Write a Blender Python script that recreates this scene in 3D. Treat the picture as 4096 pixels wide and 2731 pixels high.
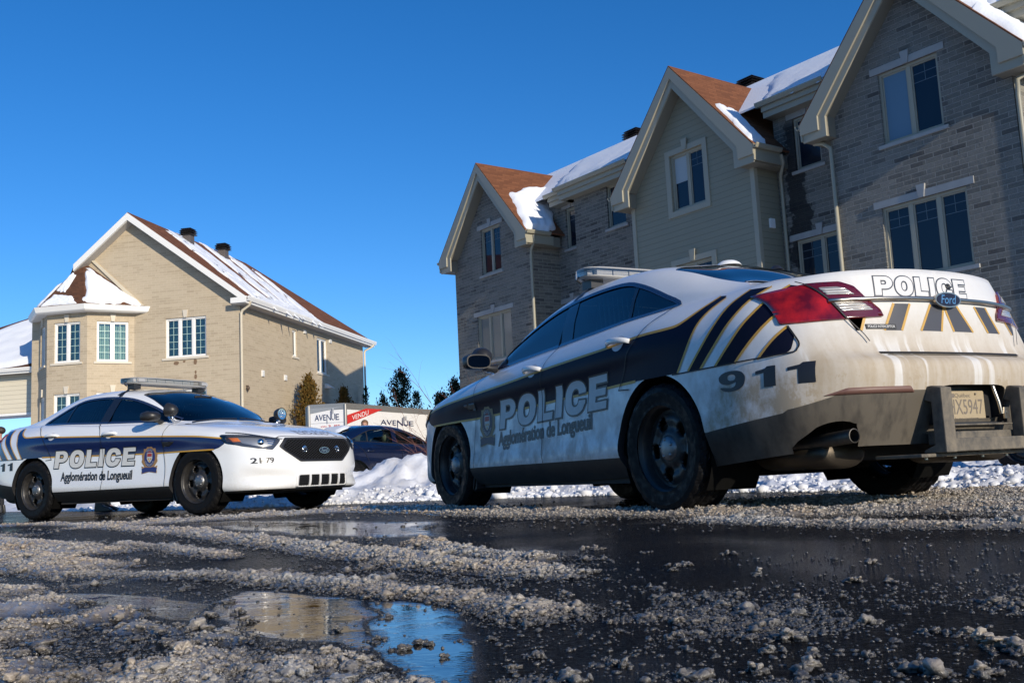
import bpy, bmesh, math, random
import numpy as np
from mathutils import Vector, Matrix, noise
from mathutils.bvhtree import BVHTree
from mathutils.geometry import delaunay_2d_cdt

for o in list(bpy.data.objects):
    bpy.data.objects.remove(o, do_unlink=True)
SC = bpy.context.scene
COL = SC.collection
R = math.radians

# ---------------------------------------------------------------- camera
F_PX, PITCH, ROLL, CAM_H = 4022.55, 0.1325, -0.0494, 0.253
cd = bpy.data.cameras.new('camera')
cam = bpy.data.objects.new('camera', cd)
COL.objects.link(cam)
cd.sensor_width = 36.0
cd.lens = F_PX / 4096 * 36.0
cd.clip_start = 0.05
cd.clip_end = 3000
_cp, _sp = math.cos(PITCH), math.sin(PITCH)
_f = Vector((0, _cp, _sp)); _u = Vector((0, -_sp, _cp)); _r = Vector((1, 0, 0))
_c, _s = math.cos(ROLL), math.sin(ROLL)
_r2 = _r * _c + _u * _s
_u2 = _u * _c - _r * _s
cam.matrix_world = Matrix(((_r2.x, _u2.x, -_f.x, 0), (_r2.y, _u2.y, -_f.y, 0), (_r2.z, _u2.z, -_f.z, CAM_H), (0, 0, 0, 1)))
SC.camera = cam

# ---------------------------------------------------------------- sky and sun
SUN_AZ, SUN_EL = R(-57.0), R(19.0)       # direction towards the sun, from +X counter-clockwise
w = bpy.data.worlds.new("World"); SC.world = w; w.use_nodes = True
nt = w.node_tree; nt.nodes.clear()
wo = nt.nodes.new('ShaderNodeOutputWorld'); bg = nt.nodes.new('ShaderNodeBackground')
sky = nt.nodes.new('ShaderNodeTexSky'); sky.sky_type = 'NISHITA'; sky.sun_disc = False
sky.sun_elevation = SUN_EL; sky.sun_rotation = R(90) - SUN_AZ
sky.altitude = 300; sky.air_density = 0.9; sky.dust_density = 0.1; sky.ozone_density = 3.5
hs = nt.nodes.new('ShaderNodeHueSaturation'); hs.inputs['Saturation'].default_value = 1.27
nt.links.new(sky.outputs[0], hs.inputs['Color']); gn = nt.nodes.new('ShaderNodeMixRGB'); gn.blend_type = 'MULTIPLY'; gn.inputs[0].default_value = 1; gn.inputs[2].default_value = (.92, 1.03, 1.20, 1)
nt.links.new(hs.outputs[0], gn.inputs[1]); nt.links.new(gn.outputs[0], bg.inputs[0])
bg.inputs[1].default_value = 0.125
nt.links.new(bg.outputs[0], wo.inputs[0])
sl = bpy.data.lights.new('sun', 'SUN'); so = bpy.data.objects.new('sun', sl); COL.objects.link(so)
sl.energy = 4.6; sl.angle = R(0.5); sl.color = (1.0, 0.89, 0.72)
sv = Vector((math.cos(SUN_EL) * math.cos(SUN_AZ), math.cos(SUN_EL) * math.sin(SUN_AZ), math.sin(SUN_EL)))
so.rotation_euler = sv.to_track_quat('Z', 'Y').to_euler()
so.location = (30, -40, 30)
SC.view_settings.view_transform = 'Standard'
SC.view_settings.look = 'None'
SC.view_settings.exposure = 0.0
SC.view_settings.gamma = 1.0
SC.render.engine = 'CYCLES'
SC.cycles.max_bounces = 7
SC.cycles.transparent_max_bounces = 12

# ---------------------------------------------------------------- helpers
def tag(o, label=None, cat=None, group=None, kind=None):
    if label: o['label'] = label
    if cat: o['category'] = cat
    if group: o['group'] = group
    if kind: o['kind'] = kind
    return o

def empty(name, loc=(0, 0, 0), rz=0.0, label=None, cat=None, group=None):
    o = bpy.data.objects.new(name, None); COL.objects.link(o)
    o.location = loc; o.rotation_euler = (0, 0, rz)
    return tag(o, label, cat, group)

def link(name, me, parent=None):
    o = bpy.data.objects.new(name, me); COL.objects.link(o)
    if parent is not None: o.parent = parent
    return o

def copy_tree(o, parent=None):
    c = o.copy(); COL.objects.link(c)
    if parent is not None: c.parent = parent
    for ch in list(o.children): copy_tree(ch, c)
    return c

class MB:
    """collects shapes that belong to one mesh object"""
    def __init__(s): s.v = []; s.f = []; s.mi = []; s.sm = []
    def add(s, vs, fs, mi=0, sm=False):
        n = len(s.v); s.v += [tuple(v) for v in vs]
        for f in fs: s.f.append(tuple(i + n for i in f)); s.mi.append(mi); s.sm.append(sm)
        return s
    def box(s, lo, hi, mi=0, M=None):
        x0, y0, z0 = lo; x1, y1, z1 = hi
        vs = [(x0,y0,z0),(x1,y0,z0),(x1,y1,z0),(x0,y1,z0),(x0,y0,z1),(x1,y0,z1),(x1,y1,z1),(x0,y1,z1)]
        if M is not None: vs = [M @ Vector(v) for v in vs]
        return s.add(vs, [(0,3,2,1),(4,5,6,7),(0,1,5,4),(1,2,6,5),(2,3,7,6),(3,0,4,7)], mi)
    def prism(s, poly, fn, d0, d1, mi=0, cap=True, sm=False):
        """poly: 2D points; fn(a,b,depth)->3D"""
        n = len(poly)
        vs = [fn(a, b, d0) for a, b in poly] + [fn(a, b, d1) for a, b in poly]
        fs = [(i, (i+1) % n, n+(i+1) % n, n+i) for i in range(n)]
        if cap: fs += [tuple(range(n-1, -1, -1)), tuple(range(n, 2*n))]
        return s.add(vs, fs, mi, sm)
    def tube(s, pts, r, n=8, mi=0, caps=True):
        pts = [Vector(p) for p in pts]; rs = r if isinstance(r, (list, tuple)) else [r]*len(pts)
        vs = []; fs = []; prev = None
        for i, p in enumerate(pts):
            if i == 0: t = pts[1]-p
            elif i == len(pts)-1: t = p-pts[i-1]
            else: t = (pts[i+1]-p).normalized()+(p-pts[i-1]).normalized()
            t.normalize()
            a = prev if prev is not None else (Vector((0,0,1)) if abs(t.z) < .9 else Vector((1,0,0)))
            a = (a - t*a.dot(t)).normalized(); b = t.cross(a); prev = a
            for k in range(n):
                q = 2*math.pi*k/n; vs.append(p + (a*math.cos(q)+b*math.sin(q))*rs[i])
        for i in range(len(pts)-1):
            for k in range(n):
                k2 = (k+1) % n; fs.append((i*n+k, i*n+k2, (i+1)*n+k2, (i+1)*n+k))
        m = len(pts)
        s.add(vs, fs, mi, True)
        if caps:
            s.add(vs[:n], [tuple(range(n-1,-1,-1))], mi); s.add(vs[-n:], [tuple(range(n))], mi)
        return s
    def lathe(s, prof, n=32, M=None, mi=0, closed=False):
        """prof: (r, h) revolved about local Z"""
        vs = []; fs = []
        for k in range(n):
            q = 2*math.pi*k/n
            for r_, h in prof:
                v = Vector((r_*math.cos(q), r_*math.sin(q), h)); vs.append(M @ v if M is not None else v)
        m = len(prof)
        for k in range(n):
            k2 = (k+1) % n
            for j in range(m-1): fs.append((k*m+j, k2*m+j, k2*m+j+1, k*m+j+1))
        return s.add(vs, fs, mi, True)
    def ball(s, c, r, n=16, m=10, mi=0, sc=(1,1,1)):
        vs = [(c[0], c[1], c[2]+r*sc[2])]; fs = []
        for j in range(1, m):
            t = math.pi*j/m
            for k in range(n):
                q = 2*math.pi*k/n
                vs.append((c[0]+r*sc[0]*math.sin(t)*math.cos(q), c[1]+r*sc[1]*math.sin(t)*math.sin(q), c[2]+r*sc[2]*math.cos(t)))
        vs.append((c[0], c[1], c[2]-r*sc[2]))
        for k in range(n):
            fs.append((0, 1+k, 1+(k+1) % n)); fs.append((len(vs)-1, 1+(m-2)*n+(k+1) % n, 1+(m-2)*n+k))
            for j in range(m-2): a = 1+j*n; fs.append((a+k, a+n+k, a+n+(k+1) % n, a+(k+1) % n))
        return s.add(vs, fs, mi, True)
    def build(s, name, mats, parent=None, bevel=0.0, smooth=None):
        me = bpy.data.meshes.new(name); me.from_pydata([tuple(v) for v in s.v], [], s.f); 
        mats = mats if isinstance(mats, (list, tuple)) else [mats]
        for m in mats: me.materials.append(m)
        me.polygons.foreach_set('material_index', s.mi)
        me.polygons.foreach_set('use_smooth', [bool(x) if smooth is None else smooth for x in s.sm])
        me.update()
        bm = bmesh.new(); bm.from_mesh(me); bmesh.ops.recalc_face_normals(bm, faces=bm.faces); bm.to_mesh(me); bm.free()
        o = link(name, me, parent)
        if bevel:
            b = o.modifiers.new('bevel', 'BEVEL'); b.width = bevel; b.segments = 2; b.limit_method = 'ANGLE'; b.angle_limit = R(40)
        return o

# ---------------------------------------------------------------- materials
def sock(n, name): return n.inputs[name]
def mat(name, col, rough=.5, metal=0.0, spec=.5, coat=0.0, **kw):
    m = bpy.data.materials.new(name); m.use_nodes = True
    b = m.node_tree.nodes['Principled BSDF']
    b.inputs['Base Color'].default_value = (*col, 1); b.inputs['Roughness'].default_value = rough
    b.inputs['Metallic'].default_value = metal; b.inputs['Specular IOR Level'].default_value = spec
    b.inputs['Coat Weight'].default_value = coat; b.inputs['Coat Roughness'].default_value = .04
    if 'sss' in kw: b.inputs['Subsurface Weight'].default_value = kw['sss']; b.inputs['Subsurface Radius'].default_value = kw.get('ssr', (.02, .02, .02)); b.inputs['Subsurface Scale'].default_value = 1.0
    if 'emit' in kw: b.inputs['Emission Color'].default_value = (*kw['emit'], 1); b.inputs['Emission Strength'].default_value = kw.get('es', 1)
    return m
class N:
    """tiny node helper"""
    def __init__(s, m): s.m = m; s.t = m.node_tree; s.b = s.t.nodes.get('Principled BSDF')
    def n(s, typ, **kw):
        x = s.t.nodes.new('ShaderNode' + typ)
        for k, v in kw.items(): setattr(x, k, v)
        return x
    def l(s, a, b): s.t.links.new(a, b)
    def co(s, kind='Object', scale=(1,1,1), loc=(0,0,0), rot=(0,0,0)):
        tc = s.n('TexCoord'); mp = s.n('Mapping'); s.l(tc.outputs[kind], mp.inputs[0])
        mp.inputs['Scale'].default_value = scale; mp.inputs['Location'].default_value = loc; mp.inputs['Rotation'].default_value = rot
        return mp.outputs[0]
    def noise(s, co, scale, detail=4, rough=.6, out='Fac'):
        x = s.n('TexNoise'); x.inputs['Scale'].default_value = scale; x.inputs['Detail'].default_value = detail; x.inputs['Roughness'].default_value = rough
        s.l(co, x.inputs['Vector']); return x.outputs[out]
    def ramp(s, f, stops, interp='LINEAR'):
        x = s.n('ValToRGB'); x.color_ramp.interpolation = interp; e = x.color_ramp.elements
        while len(e) < len(stops): e.new(0.5)
        for i, (p, c) in enumerate(stops):
            e[i].position = p; e[i].color = (*c, 1) if isinstance(c, (tuple, list)) else (c, c, c, 1)
        s.l(f, x.inputs[0]); return x.outputs[0]
    def mix(s, f, a, b, mode='MIX'):
        x = s.n('MixRGB', blend_type=mode)
        for v, i in ((f, 0), (a, 1), (b, 2)):
            if isinstance(v, (int, float)): x.inputs[i].default_value = v if i == 0 else (v, v, v, 1)
            elif isinstance(v, (tuple, list)): x.inputs[i].default_value = (*v, 1)
            else: s.l(v, x.inputs[i])
        return x.outputs[0]
    def math(s, op, a, b=0.0, clamp=False):
        x = s.n('Math', operation=op); x.use_clamp = clamp
        for v, i in ((a, 0), (b, 1)):
            if isinstance(v, (int, float)): x.inputs[i].default_value = v
            else: s.l(v, x.inputs[i])
        return x.outputs[0]
    def sep(s, v):
        x = s.n('SeparateXYZ'); s.l(v, x.inputs[0]); return x.outputs
    def rng(s, v, a, b, c=0.0, d=1.0):
        x = s.n('MapRange'); s.l(v, x.inputs[0])
        for i, q in enumerate((a, b, c, d)): x.inputs[i+1].default_value = q
        return x.outputs[0]
    def bump(s, h, strength=.3, dist=.01):
        x = s.n('Bump'); x.inputs['Strength'].default_value = strength; x.inputs['Distance'].default_value = dist
        s.l(h, x.inputs['Height']); s.l(x.outputs[0], s.b.inputs['Normal']); return x
    def set(s, name, v):
        if isinstance(v, (int, float)): s.b.inputs[name].default_value = v
        elif isinstance(v, tuple): s.b.inputs[name].default_value = (*v, 1)
        else: s.l(v, s.b.inputs[name])
def glassy(name, tint, transp, rough=.02, refl=(1, 1, 1)):
    """thin pane: fresnel reflection over tinted see-through"""
    m = bpy.data.materials.new(name); m.use_nodes = True; t = m.node_tree; t.nodes.clear()
    o = t.nodes.new('ShaderNodeOutputMaterial'); mx = t.nodes.new('ShaderNodeMixShader'); fr = t.nodes.new('ShaderNodeFresnel'); fr.inputs[0].default_value = 1.5
    tr = t.nodes.new('ShaderNodeBsdfTransparent'); tr.inputs[0].default_value = (*[c*transp for c in tint], 1)
    gl = t.nodes.new('ShaderNodeBsdfGlossy'); gl.inputs[0].default_value = (*refl, 1); gl.inputs['Roughness'].default_value = rough
    ad = t.nodes.new('ShaderNodeMath'); ad.operation = 'ADD'; ad.inputs[1].default_value = .05; t.links.new(fr.outputs[0], ad.inputs[0])
    t.links.new(ad.outputs[0], mx.inputs[0]); t.links.new(tr.outputs[0], mx.inputs[1]); t.links.new(gl.outputs[0], mx.inputs[2]); t.links.new(mx.outputs[0], o.inputs[0])
    return m
# ================================================================ police sedan body surface
# car frame: x forward, y left, z up, origin on the ground midway between the axles
_SZ = [.20,.32,.47,.63,.79,.86,.95,1.045]; _SI = [.09,.0,.012,.022,.021,.003,.02,.085]
WC = [  # base x, base y, outward angle, z of 8 rows, inset of 8 rows
 (2.43,.00,  0,[.215,.25,.36,.45,.56,.67,.76,.81],[.07,.02,.0,.005,.018,.035,.06,.12]),
 (2.405,.35, 9,[.215,.25,.36,.45,.56,.67,.76,.812],[.07,.02,.0,.005,.018,.035,.06,.12]),
 (2.335,.60,24,[.215,.25,.37,.455,.57,.68,.77,.825],[.07,.005,.022,.003,.012,.03,.06,.13]),
 (2.20,.80,48,[.215,.25,.38,.47,.59,.69,.78,.845],[.06,.0,.024,.0,.006,.02,.055,.15]),
 (2.02,.905,68,[.215,.255,.38,.50,.62,.72,.80,.87],[.05,.008,.0,.0,.003,.008,.035,.15]),
 (1.80,.95,82,[.22,.27,.41,.54,.67,.77,.84,.91],[.05,.003,.0,.003,.004,.0,.02,.13]),
 (1.434,.966,90,[.22,.30,.44,.58,.73,.81,.89,.955],[.06,.0,.0,.002,.003,.0,.018,.10]),
 (1.0,.966,90,[.20,.31,.46,.62,.765,.83,.92,1.00],[.08,.0,.012,.02,.018,.002,.02,.09]),
 (.3,.968,90,_SZ,_SI),
 (-.5,.968,90,[.20,.33,.48,.65,.81,.885,.99,1.085],[.09,0,.012,.022,.022,.003,.02,.08]),
 (-1.0,.968,90,[.21,.34,.50,.67,.84,.91,1.02,1.125],[.09,.0,.01,.015,.014,.0,.028,.10]),
 (-1.434,.968,91,[.22,.36,.52,.69,.86,.93,1.05,1.15],[.07,0,.003,.004,.006,.003,.045,.15]),
 (-1.85,.960,94,[.25,.41,.54,.70,.86,.95,1.06,1.16],[.07,.0,.0,.003,.008,.02,.075,.19]),
 (-2.2,.925,102,[.28,.44,.56,.71,.85,.96,1.07,1.165],[.08,.012,.0,.005,.015,.03,.09,.20]),
 (-2.45,.845,118,[.30,.46,.57,.71,.80,.93,1.06,1.165],[.10,.02,.0,.003,.025,.07,.13,.21]),
 (-2.61,.68,140,[.31,.47,.57,.71,.765,.90,1.05,1.17],[.11,.03,.0,.0,.055,.105,.15,.195]),
 (-2.70,.38,163,[.31,.48,.57,.70,.755,.90,1.05,1.178],[.11,.035,.0,.0,.085,.115,.135,.17]),
 (-2.725,.0,180,[.31,.48,.57,.70,.755,.90,1.05,1.182],[.11,.035,.0,.0,.095,.12,.135,.165]),
]
NW = len(WC)
def w_ctrl(k, r):
    bx, by, a, zs, ins = WC[k]; a = R(a)
    return np.array([bx-ins[r]*math.cos(a), by-ins[r]*math.sin(a) if by > 0 else 0.0, zs[r]])
WP = np.array([[w_ctrl(k, r) for r in range(8)] for k in range(NW)])

def crspline(P, U, u, mirror0=None, mirror1=None):
    """Catmull-Rom through P[i] at knots U, evaluated at u; non-uniform tangents"""
    P = np.asarray(P, float); n = len(P); i = int(np.searchsorted(U, u, side='right')-1); i = max(0, min(n-2, i))
    def tan(k):
        if k == 0: return mirror0 if mirror0 is not None else (P[1]-P[0])/(U[1]-U[0])
        if k == n-1: return mirror1 if mirror1 is not None else (P[-1]-P[-2])/(U[-1]-U[-2])
        a = (P[k]-P[k-1])/(U[k]-U[k-1]); b = (P[k+1]-P[k])/(U[k+1]-U[k]); h0 = U[k]-U[k-1]; h1 = U[k+1]-U[k]
        return (a*h1+b*h0)/(h0+h1)
    h = U[i+1]-U[i]; t = (u-U[i])/h; t2, t3 = t*t, t*t*t
    return (2*t3-3*t2+1)*P[i]+(t3-2*t2+t)*h*tan(i)+(-2*t3+3*t2)*P[i+1]+(t3-t2)*h*tan(i+1)

# arc-length knots for the plan outline
KU = [0.0]
for k in range(1, NW): KU.append(KU[-1]+float(np.linalg.norm(WP[k, 4, :2]-WP[k-1, 4, :2])))
KU = np.array(KU); UEND = KU[-1]
def w_row(r, u):
    P = WP[:, r]
    m0 = np.array([0, (P[1, 1])/(KU[1]), 0]); m1 = np.array([0, -P[-2, 1]/(KU[-1]-KU[-2]), 0])
    return crspline(P, KU, u, m0, m1)
def u_at(x):
    lo, hi = KU[3], KU[15]
    for _ in range(40):
        m = (lo+hi)/2
        if w_row(7, m)[0] > x: lo = m
        else: hi = m
    return (lo+hi)/2

TC = []   # (u, five points j1..j5)
def hood_col(u, mx, mz, crown=.014):
    S = w_row(7, u); pts = []
    for f in (.86, .64, .42, .2, 0.0):
        g = 1-f
        y = S[1]*f; x = S[0]+(mx-S[0])*(1-f**1.6); z = S[2]+(mz-S[2])*(1-f**2.2)+crown*math.sin(math.pi*min(1, g*1.5))*(1 if g < .67 else 0)
        pts.append((x, y, z))
    TC.append((u, pts))
def cab_col(xs, P, M, mid=None):
    u = u_at(xs); S = w_row(7, u); P = np.array(P, float); M = np.array(M, float)
    j1 = np.array([xs*.6+P[0]*.4, S[1]-.035, S[2]+.010])
    if P[1] > j1[1]-.02: j1 = S*.6+P*.4
    j2 = (j1+P)/2+np.array([0, .016 if P[2]-j1[2] > .08 else .0, .004])
    j4 = np.array([P[0]+(M[0]-P[0])*.72, P[1]*.52, P[2]+(M[2]-P[2])*.76])
    TC.append((u, [j1, j2, P, j4, M]))
S0 = w_row(7, 0.0)
TC.append((0.0, [S0.copy() for _ in range(5)]))
hood_col(KU[1], 2.29, .822, .002); hood_col(KU[2], 2.22, .852, .006); hood_col(KU[3], 2.08, .893, .010); hood_col(KU[4], 1.90, .932, .012)
hood_col(KU[5], 1.74, .960, .013); hood_col(KU[6], 1.42, 1.005, .013)
hood_col(u_at(1.10), 1.24, 1.035, .010)
def cowl(xs, dx, dz):
    S = w_row(7, u_at(xs))
    TC.append((u_at(xs), [(xs-.01+dx, S[1]-.03, S[2]+.008+dz), (xs-.02+dx, S[1]-.06, S[2]+.015+dz), (xs-.03+dx, .785, S[2]+.025+dz), (1.11+dx, .42, 1.048+dz), (1.175+dx, 0, 1.052+dz)]))
cowl(.985, .012, -.004); cowl(.955, -.012, .004)
cab_col(.70, (.70,.735,1.178), (.90,0,1.205))
cab_col(.40, (.40,.685,1.320), (.58,0,1.372))
cab_col(.10, (.10,.645,1.418), (.26,0,1.480))
cab_col(-.20, (-.20,.628,1.468), (-.16,0,1.543))
cab_col(-.60, (-.60,.622,1.482), (-.60,0,1.558))
cab_col(-1.0, (-1.0,.615,1.455), (-1.04,0,1.528))
cab_col(-1.3, (-1.3,.615,1.385), (-1.40,0,1.435))
cab_col(-1.6, (-1.6,.625,1.288), (-1.76,0,1.300))
cab_col(-1.85,(-1.85,.640,1.222), (-2.02,0,1.200))
cab_col(-2.0, (-2.0,.640,1.196), (-2.13,0,1.168))
cab_col(-2.2, (-2.2,.600,1.186), (-2.28,0,1.176))
hood_col(KU[14], -2.40, 1.188, .004); hood_col(KU[15], -2.50, 1.190, .002); hood_col(KU[16], -2.545, 1.188, .001)
SE = w_row(7, UEND); TC.append((UEND, [SE.copy() for _ in range(5)]))
TU = np.array([c[0] for c in TC]); TPt = np.array([[np.array(p, float) for p in c[1]] for c in TC])

def dense(pts, seg, y0end=False, top=False):
    """section curve through pts with chord knots"""
    P = np.array(pts); d = np.linalg.norm(np.diff(P, axis=0), axis=1); d = np.maximum(d, 1e-4)**.75
    U = np.concatenate([[0], np.cumsum(d)])
    m1 = None
    if y0end: m1 = np.array([0, (P[-1, 1]-P[-2, 1])/(U[-1]-U[-2]), 0])
    out = []
    for i in range(len(P)-1):
        for s in range(seg[i]):
            out.append(crspline(P, U, U[i]+(U[i+1]-U[i])*s/seg[i], None, m1))
    out.append(P[-1]); return np.array(out)

WSEG = [3, 5, 5, 5, 3, 4, 4]; TSEG = [2, 7, 7, 8, 7, 6][:]
def make_body():
    us = []
    stops = sorted(set([round(float(x), 5) for x in list(KU)+list(TU)]))
    for a, b in zip(stops[:-1], stops[1:]):
        n = max(1, int(math.ceil((b-a)/.034)))
        us += [a+(b-a)*i/n for i in range(n)]
    us.append(stops[-1]); us = np.array(us)
    W = []; T = []
    for u in us:
        u = min(max(float(u), 0.0), float(UEND))
        sec = dense([w_row(r, u) for r in range(8)], WSEG); W.append(sec)
        tp = [crspline(TPt[:, j], TU, u) for j in range(5)]; tp[4][1] = 0.0
        T.append(dense([sec[-1]]+tp, TSEG[:5], y0end=True))
    W = np.array(W); T = np.array(T)
    W[0, :, 1] = 0; W[-1, :, 1] = 0; T[0, :, 1] = 0; T[-1, :, 1] = 0; T[:, :, 1] = np.maximum(T[:, :, 1], 0)
    return us, W, T
BUS, BW, BT = make_body()

def grid_mesh(G):
    n, m = G.shape[:2]; v = G.reshape(-1, 3); f = []
    for i in range(n-1):
        for j in range(m-1):
            f.append((i*m+j, (i+1)*m+j, (i+1)*m+j+1, i*m+j+1))
    return v, f
def body_bm():
    bm = bmesh.new(); lay = bm.faces.layers.int.new('part')
    for gi, G in ((0, BW), (1, BT)):
        v, f = grid_mesh(G); vs = [bm.verts.new(p) for p in v]
        m = G.shape[1]
        for q in f:
            try: fc = bm.faces.new([vs[k] for k in q])
            except ValueError: continue
            j = (q[0] % m); fc[lay] = gi if gi == 0 else (1 if j < TSEG[0]+TSEG[1]+TSEG[2] else 2)   # 1 side glass band, 2 top
    bmesh.ops.remove_doubles(bm, verts=bm.verts, dist=1e-5)
    bmesh.ops.dissolve_degenerate(bm, dist=1e-6, edges=bm.edges)
    return bm, lay
_bm, _lay = body_bm()
_full = _bm.copy()
_g = bmesh.ops.duplicate(_full, geom=list(_full.verts)+list(_full.edges)+list(_full.faces))
for v in [x for x in _g['geom'] if isinstance(x, bmesh.types.BMVert)]: v.co.y = -v.co.y
bmesh.ops.remove_doubles(_full, verts=_full.verts, dist=1e-5)
bmesh.ops.recalc_face_normals(_full, faces=_full.faces)
BODY_BVH = BVHTree.FromBMesh(_full)
_full.verts.ensure_lookup_table(); _full.faces.ensure_lookup_table(); _full.normal_update()
_tri = _full.copy(); bmesh.ops.triangulate(_tri, faces=_tri.faces); _tri.normal_update(); _tri.faces.ensure_lookup_table()
TRI_BVH = BVHTree.FromBMesh(_tri)
TRI = [([v.co.copy() for v in f.verts], [v.normal.copy() for v in f.verts]) for f in _tri.faces]
_full.free(); _tri.free()
def smooth_normal(co):
    loc, nor, idx, d = TRI_BVH.find_nearest(co)
    cs, ns = TRI[idx]
    from mathutils.interpolate import poly_3d_calc
    w_ = poly_3d_calc(cs, loc); n = Vector((0, 0, 0))
    for a, b in zip(w_, ns): n += b*a
    return n.normalized() if n.length > 1e-6 else nor

def cut_function(bm, faces, fn):
    """split faces along fn(co)==0"""
    fs = [f for f in faces if f.is_valid]
    vals = {}
    def val(v):
        k = v
        if k not in vals: vals[k] = fn(v.co)
        return vals[k]
    new = set()
    for e in {e for f in fs for e in f.edges}:
        a, b = e.verts; va, vb = val(a), val(b)
        if va*vb < 0 and min(abs(va), abs(vb)) > 1e-5:
            t = va/(va-vb); p = a.co.lerp(b.co, t)
            ne, nv = bmesh.utils.edge_split(e, a, t); nv.co = p; vals[nv] = 0.0; new.add(nv)
    for f in list({f for v in new for f in v.link_faces}):
        zs = [v for v in f.verts if abs(val(v)) <= 1e-5]
        if len(zs) >= 2 and any(val(v) > 1e-5 for v in f.verts) and any(val(v) < -1e-5 for v in f.verts):
            a, b = zs[0], zs[-1]
            if len(zs) > 2:
                best = None
                for i in range(len(zs)):
                    for j in range(i+1, len(zs)):
                        d = (zs[i].co-zs[j].co).length
                        if best is None or d > best[0]: best = (d, zs[i], zs[j])
                a, b = best[1], best[2]
            try: bmesh.utils.face_split(f, a, b)
            except ValueError: pass
def cut_poly(bm, poly, axes, keep):
    """split faces along a 2D polygon drawn in the given axes; keep(face) limits it"""
    ax, ay = axes; third = 3-ax-ay; n = len(poly)
    for i in range(n):
        a, b = Vector(poly[i]), Vector(poly[(i+1) % n]); d = b-a
        if d.length < 1e-6: continue
        nrm = Vector((-d.y, d.x)).normalized(); co = Vector((0, 0, 0)); no = Vector((0, 0, 0))
        co[ax], co[ay] = a.x, a.y; no[ax], no[ay] = nrm.x, nrm.y
        sel = []
        dn = d.normalized(); L = d.length
        for f in bm.faces:
            if not keep(f): continue
            c = f.calc_center_median(); p = Vector((c[ax], c[ay]))-a; t = p.dot(dn)
            if -.035 < t < L+.035 and abs(p.dot(nrm)) < .05: sel.append(f)
        g = list({v for f in sel for v in f.verts})+list({e for f in sel for e in f.edges})+sel
        if sel: bmesh.ops.bisect_plane(bm, geom=g, plane_co=co, plane_no=no, dist=1e-6)
def inside(p, poly):
    x, y = p; r = False; n = len(poly); j = n-1
    for i in range(n):
        xi, yi = poly[i]; xj, yj = poly[j]
        if (yi > y) != (yj > y) and x < (xj-xi)*(y-yi)/(yj-yi)+xi: r = not r
        j = i
    return r
def rounded(poly, r, seg=5):
    """round the corners of a closed 2D polygon; r number or per-corner list"""
    out = []; n = len(poly)
    for i in range(n):
        p = Vector(poly[i]); a = Vector(poly[i-1]); b = Vector(poly[(i+1) % n]); rr = r[i] if isinstance(r, (list, tuple)) else r
        da = (a-p); db = (b-p); la, lb = da.length, db.length
        rr = min(rr, la*.48, lb*.48)
        if rr < 1e-4: out.append(tuple(p)); continue
        s, e = p+da.normalized()*rr, p+db.normalized()*rr
        for k in range(seg+1):
            t = k/seg; q = s*(1-t)**2+p*2*t*(1-t)+e*t*t; out.append((q.x, q.y))
    return out
def smooth_poly(pts, n=6):
    """closed Catmull-Rom through pts"""
    out = []; m = len(pts)
    for i in range(m):
        p0, p1, p2, p3 = [Vector(pts[(i+k-1) % m]) for k in range(4)]
        for s in range(n):
            t = s/n; q = .5*((2*p1)+(p2-p0)*t+(2*p0-5*p1+4*p2-p3)*t*t+(-p0+3*p1-3*p2+p3)*t**3); out.append((q.x, q.y))
    return out

HUBS = ((1.434, .362), (-1.434, .362)); ARCH_R = .408
# glass outlines in (x,z) on the side, (x,y) on top
SIDE_OPEN = [(.90,1.056),(.78,1.125),(.62,1.205),(.45,1.270),(.28,1.325),(.08,1.376),(-.15,1.410),(-.40,1.428),(-.65,1.430),(-.82,1.418),(-.95,1.385),(-1.10,1.332),(-1.30,1.248),(-1.44,1.188),(-1.40,1.168),(-1.0,1.152),(-.3,1.112),(.4,1.080)]
FRONT_WIN = [(.86,1.064),(.76,1.118),(.60,1.195),(.44,1.257),(.27,1.311),(.08,1.361),(-.10,1.388),(-.20,1.108),(.4,1.084)]
REAR_WIN = [(-.215,1.402),(-.40,1.414),(-.65,1.416),(-.80,1.406),(-.93,1.372),(-.985,1.160),(-.29,1.118)]
QTR_WIN = [(-.965,1.360),(-1.09,1.320),(-1.28,1.242),(-1.405,1.190),(-1.38,1.177),(-1.01,1.160)]
WSHIELD = [(1.150,0),(1.128,.22),(1.07,.44),(.97,.62),(.86,.715),(.66,.705),(.40,.652),(.17,.612),(.165,.56),(.20,.40),(.225,.2),(.235,0)]
RGLASS = [(-1.16,0),(-1.15,.25),(-1.12,.48),(-1.16,.565),(-1.35,.575),(-1.60,.585),(-1.82,.60),(-1.93,.55),(-2.02,.38),(-2.06,.2),(-2.07,0)]
def zclad(co):
    """height of the black lower cladding's upper edge"""
    x, y = co.x, abs(co.y)
    if x > 1.434: return .238
    if x > -1.434: return .327
    if x < -2.3 and y < .72: return .562
    if y < .88: return .50+.062*min(1, max(0, (.88-y)/.16))
    return .425+.075*min(1, max(0, (-1.85-x)/.6))

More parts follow.
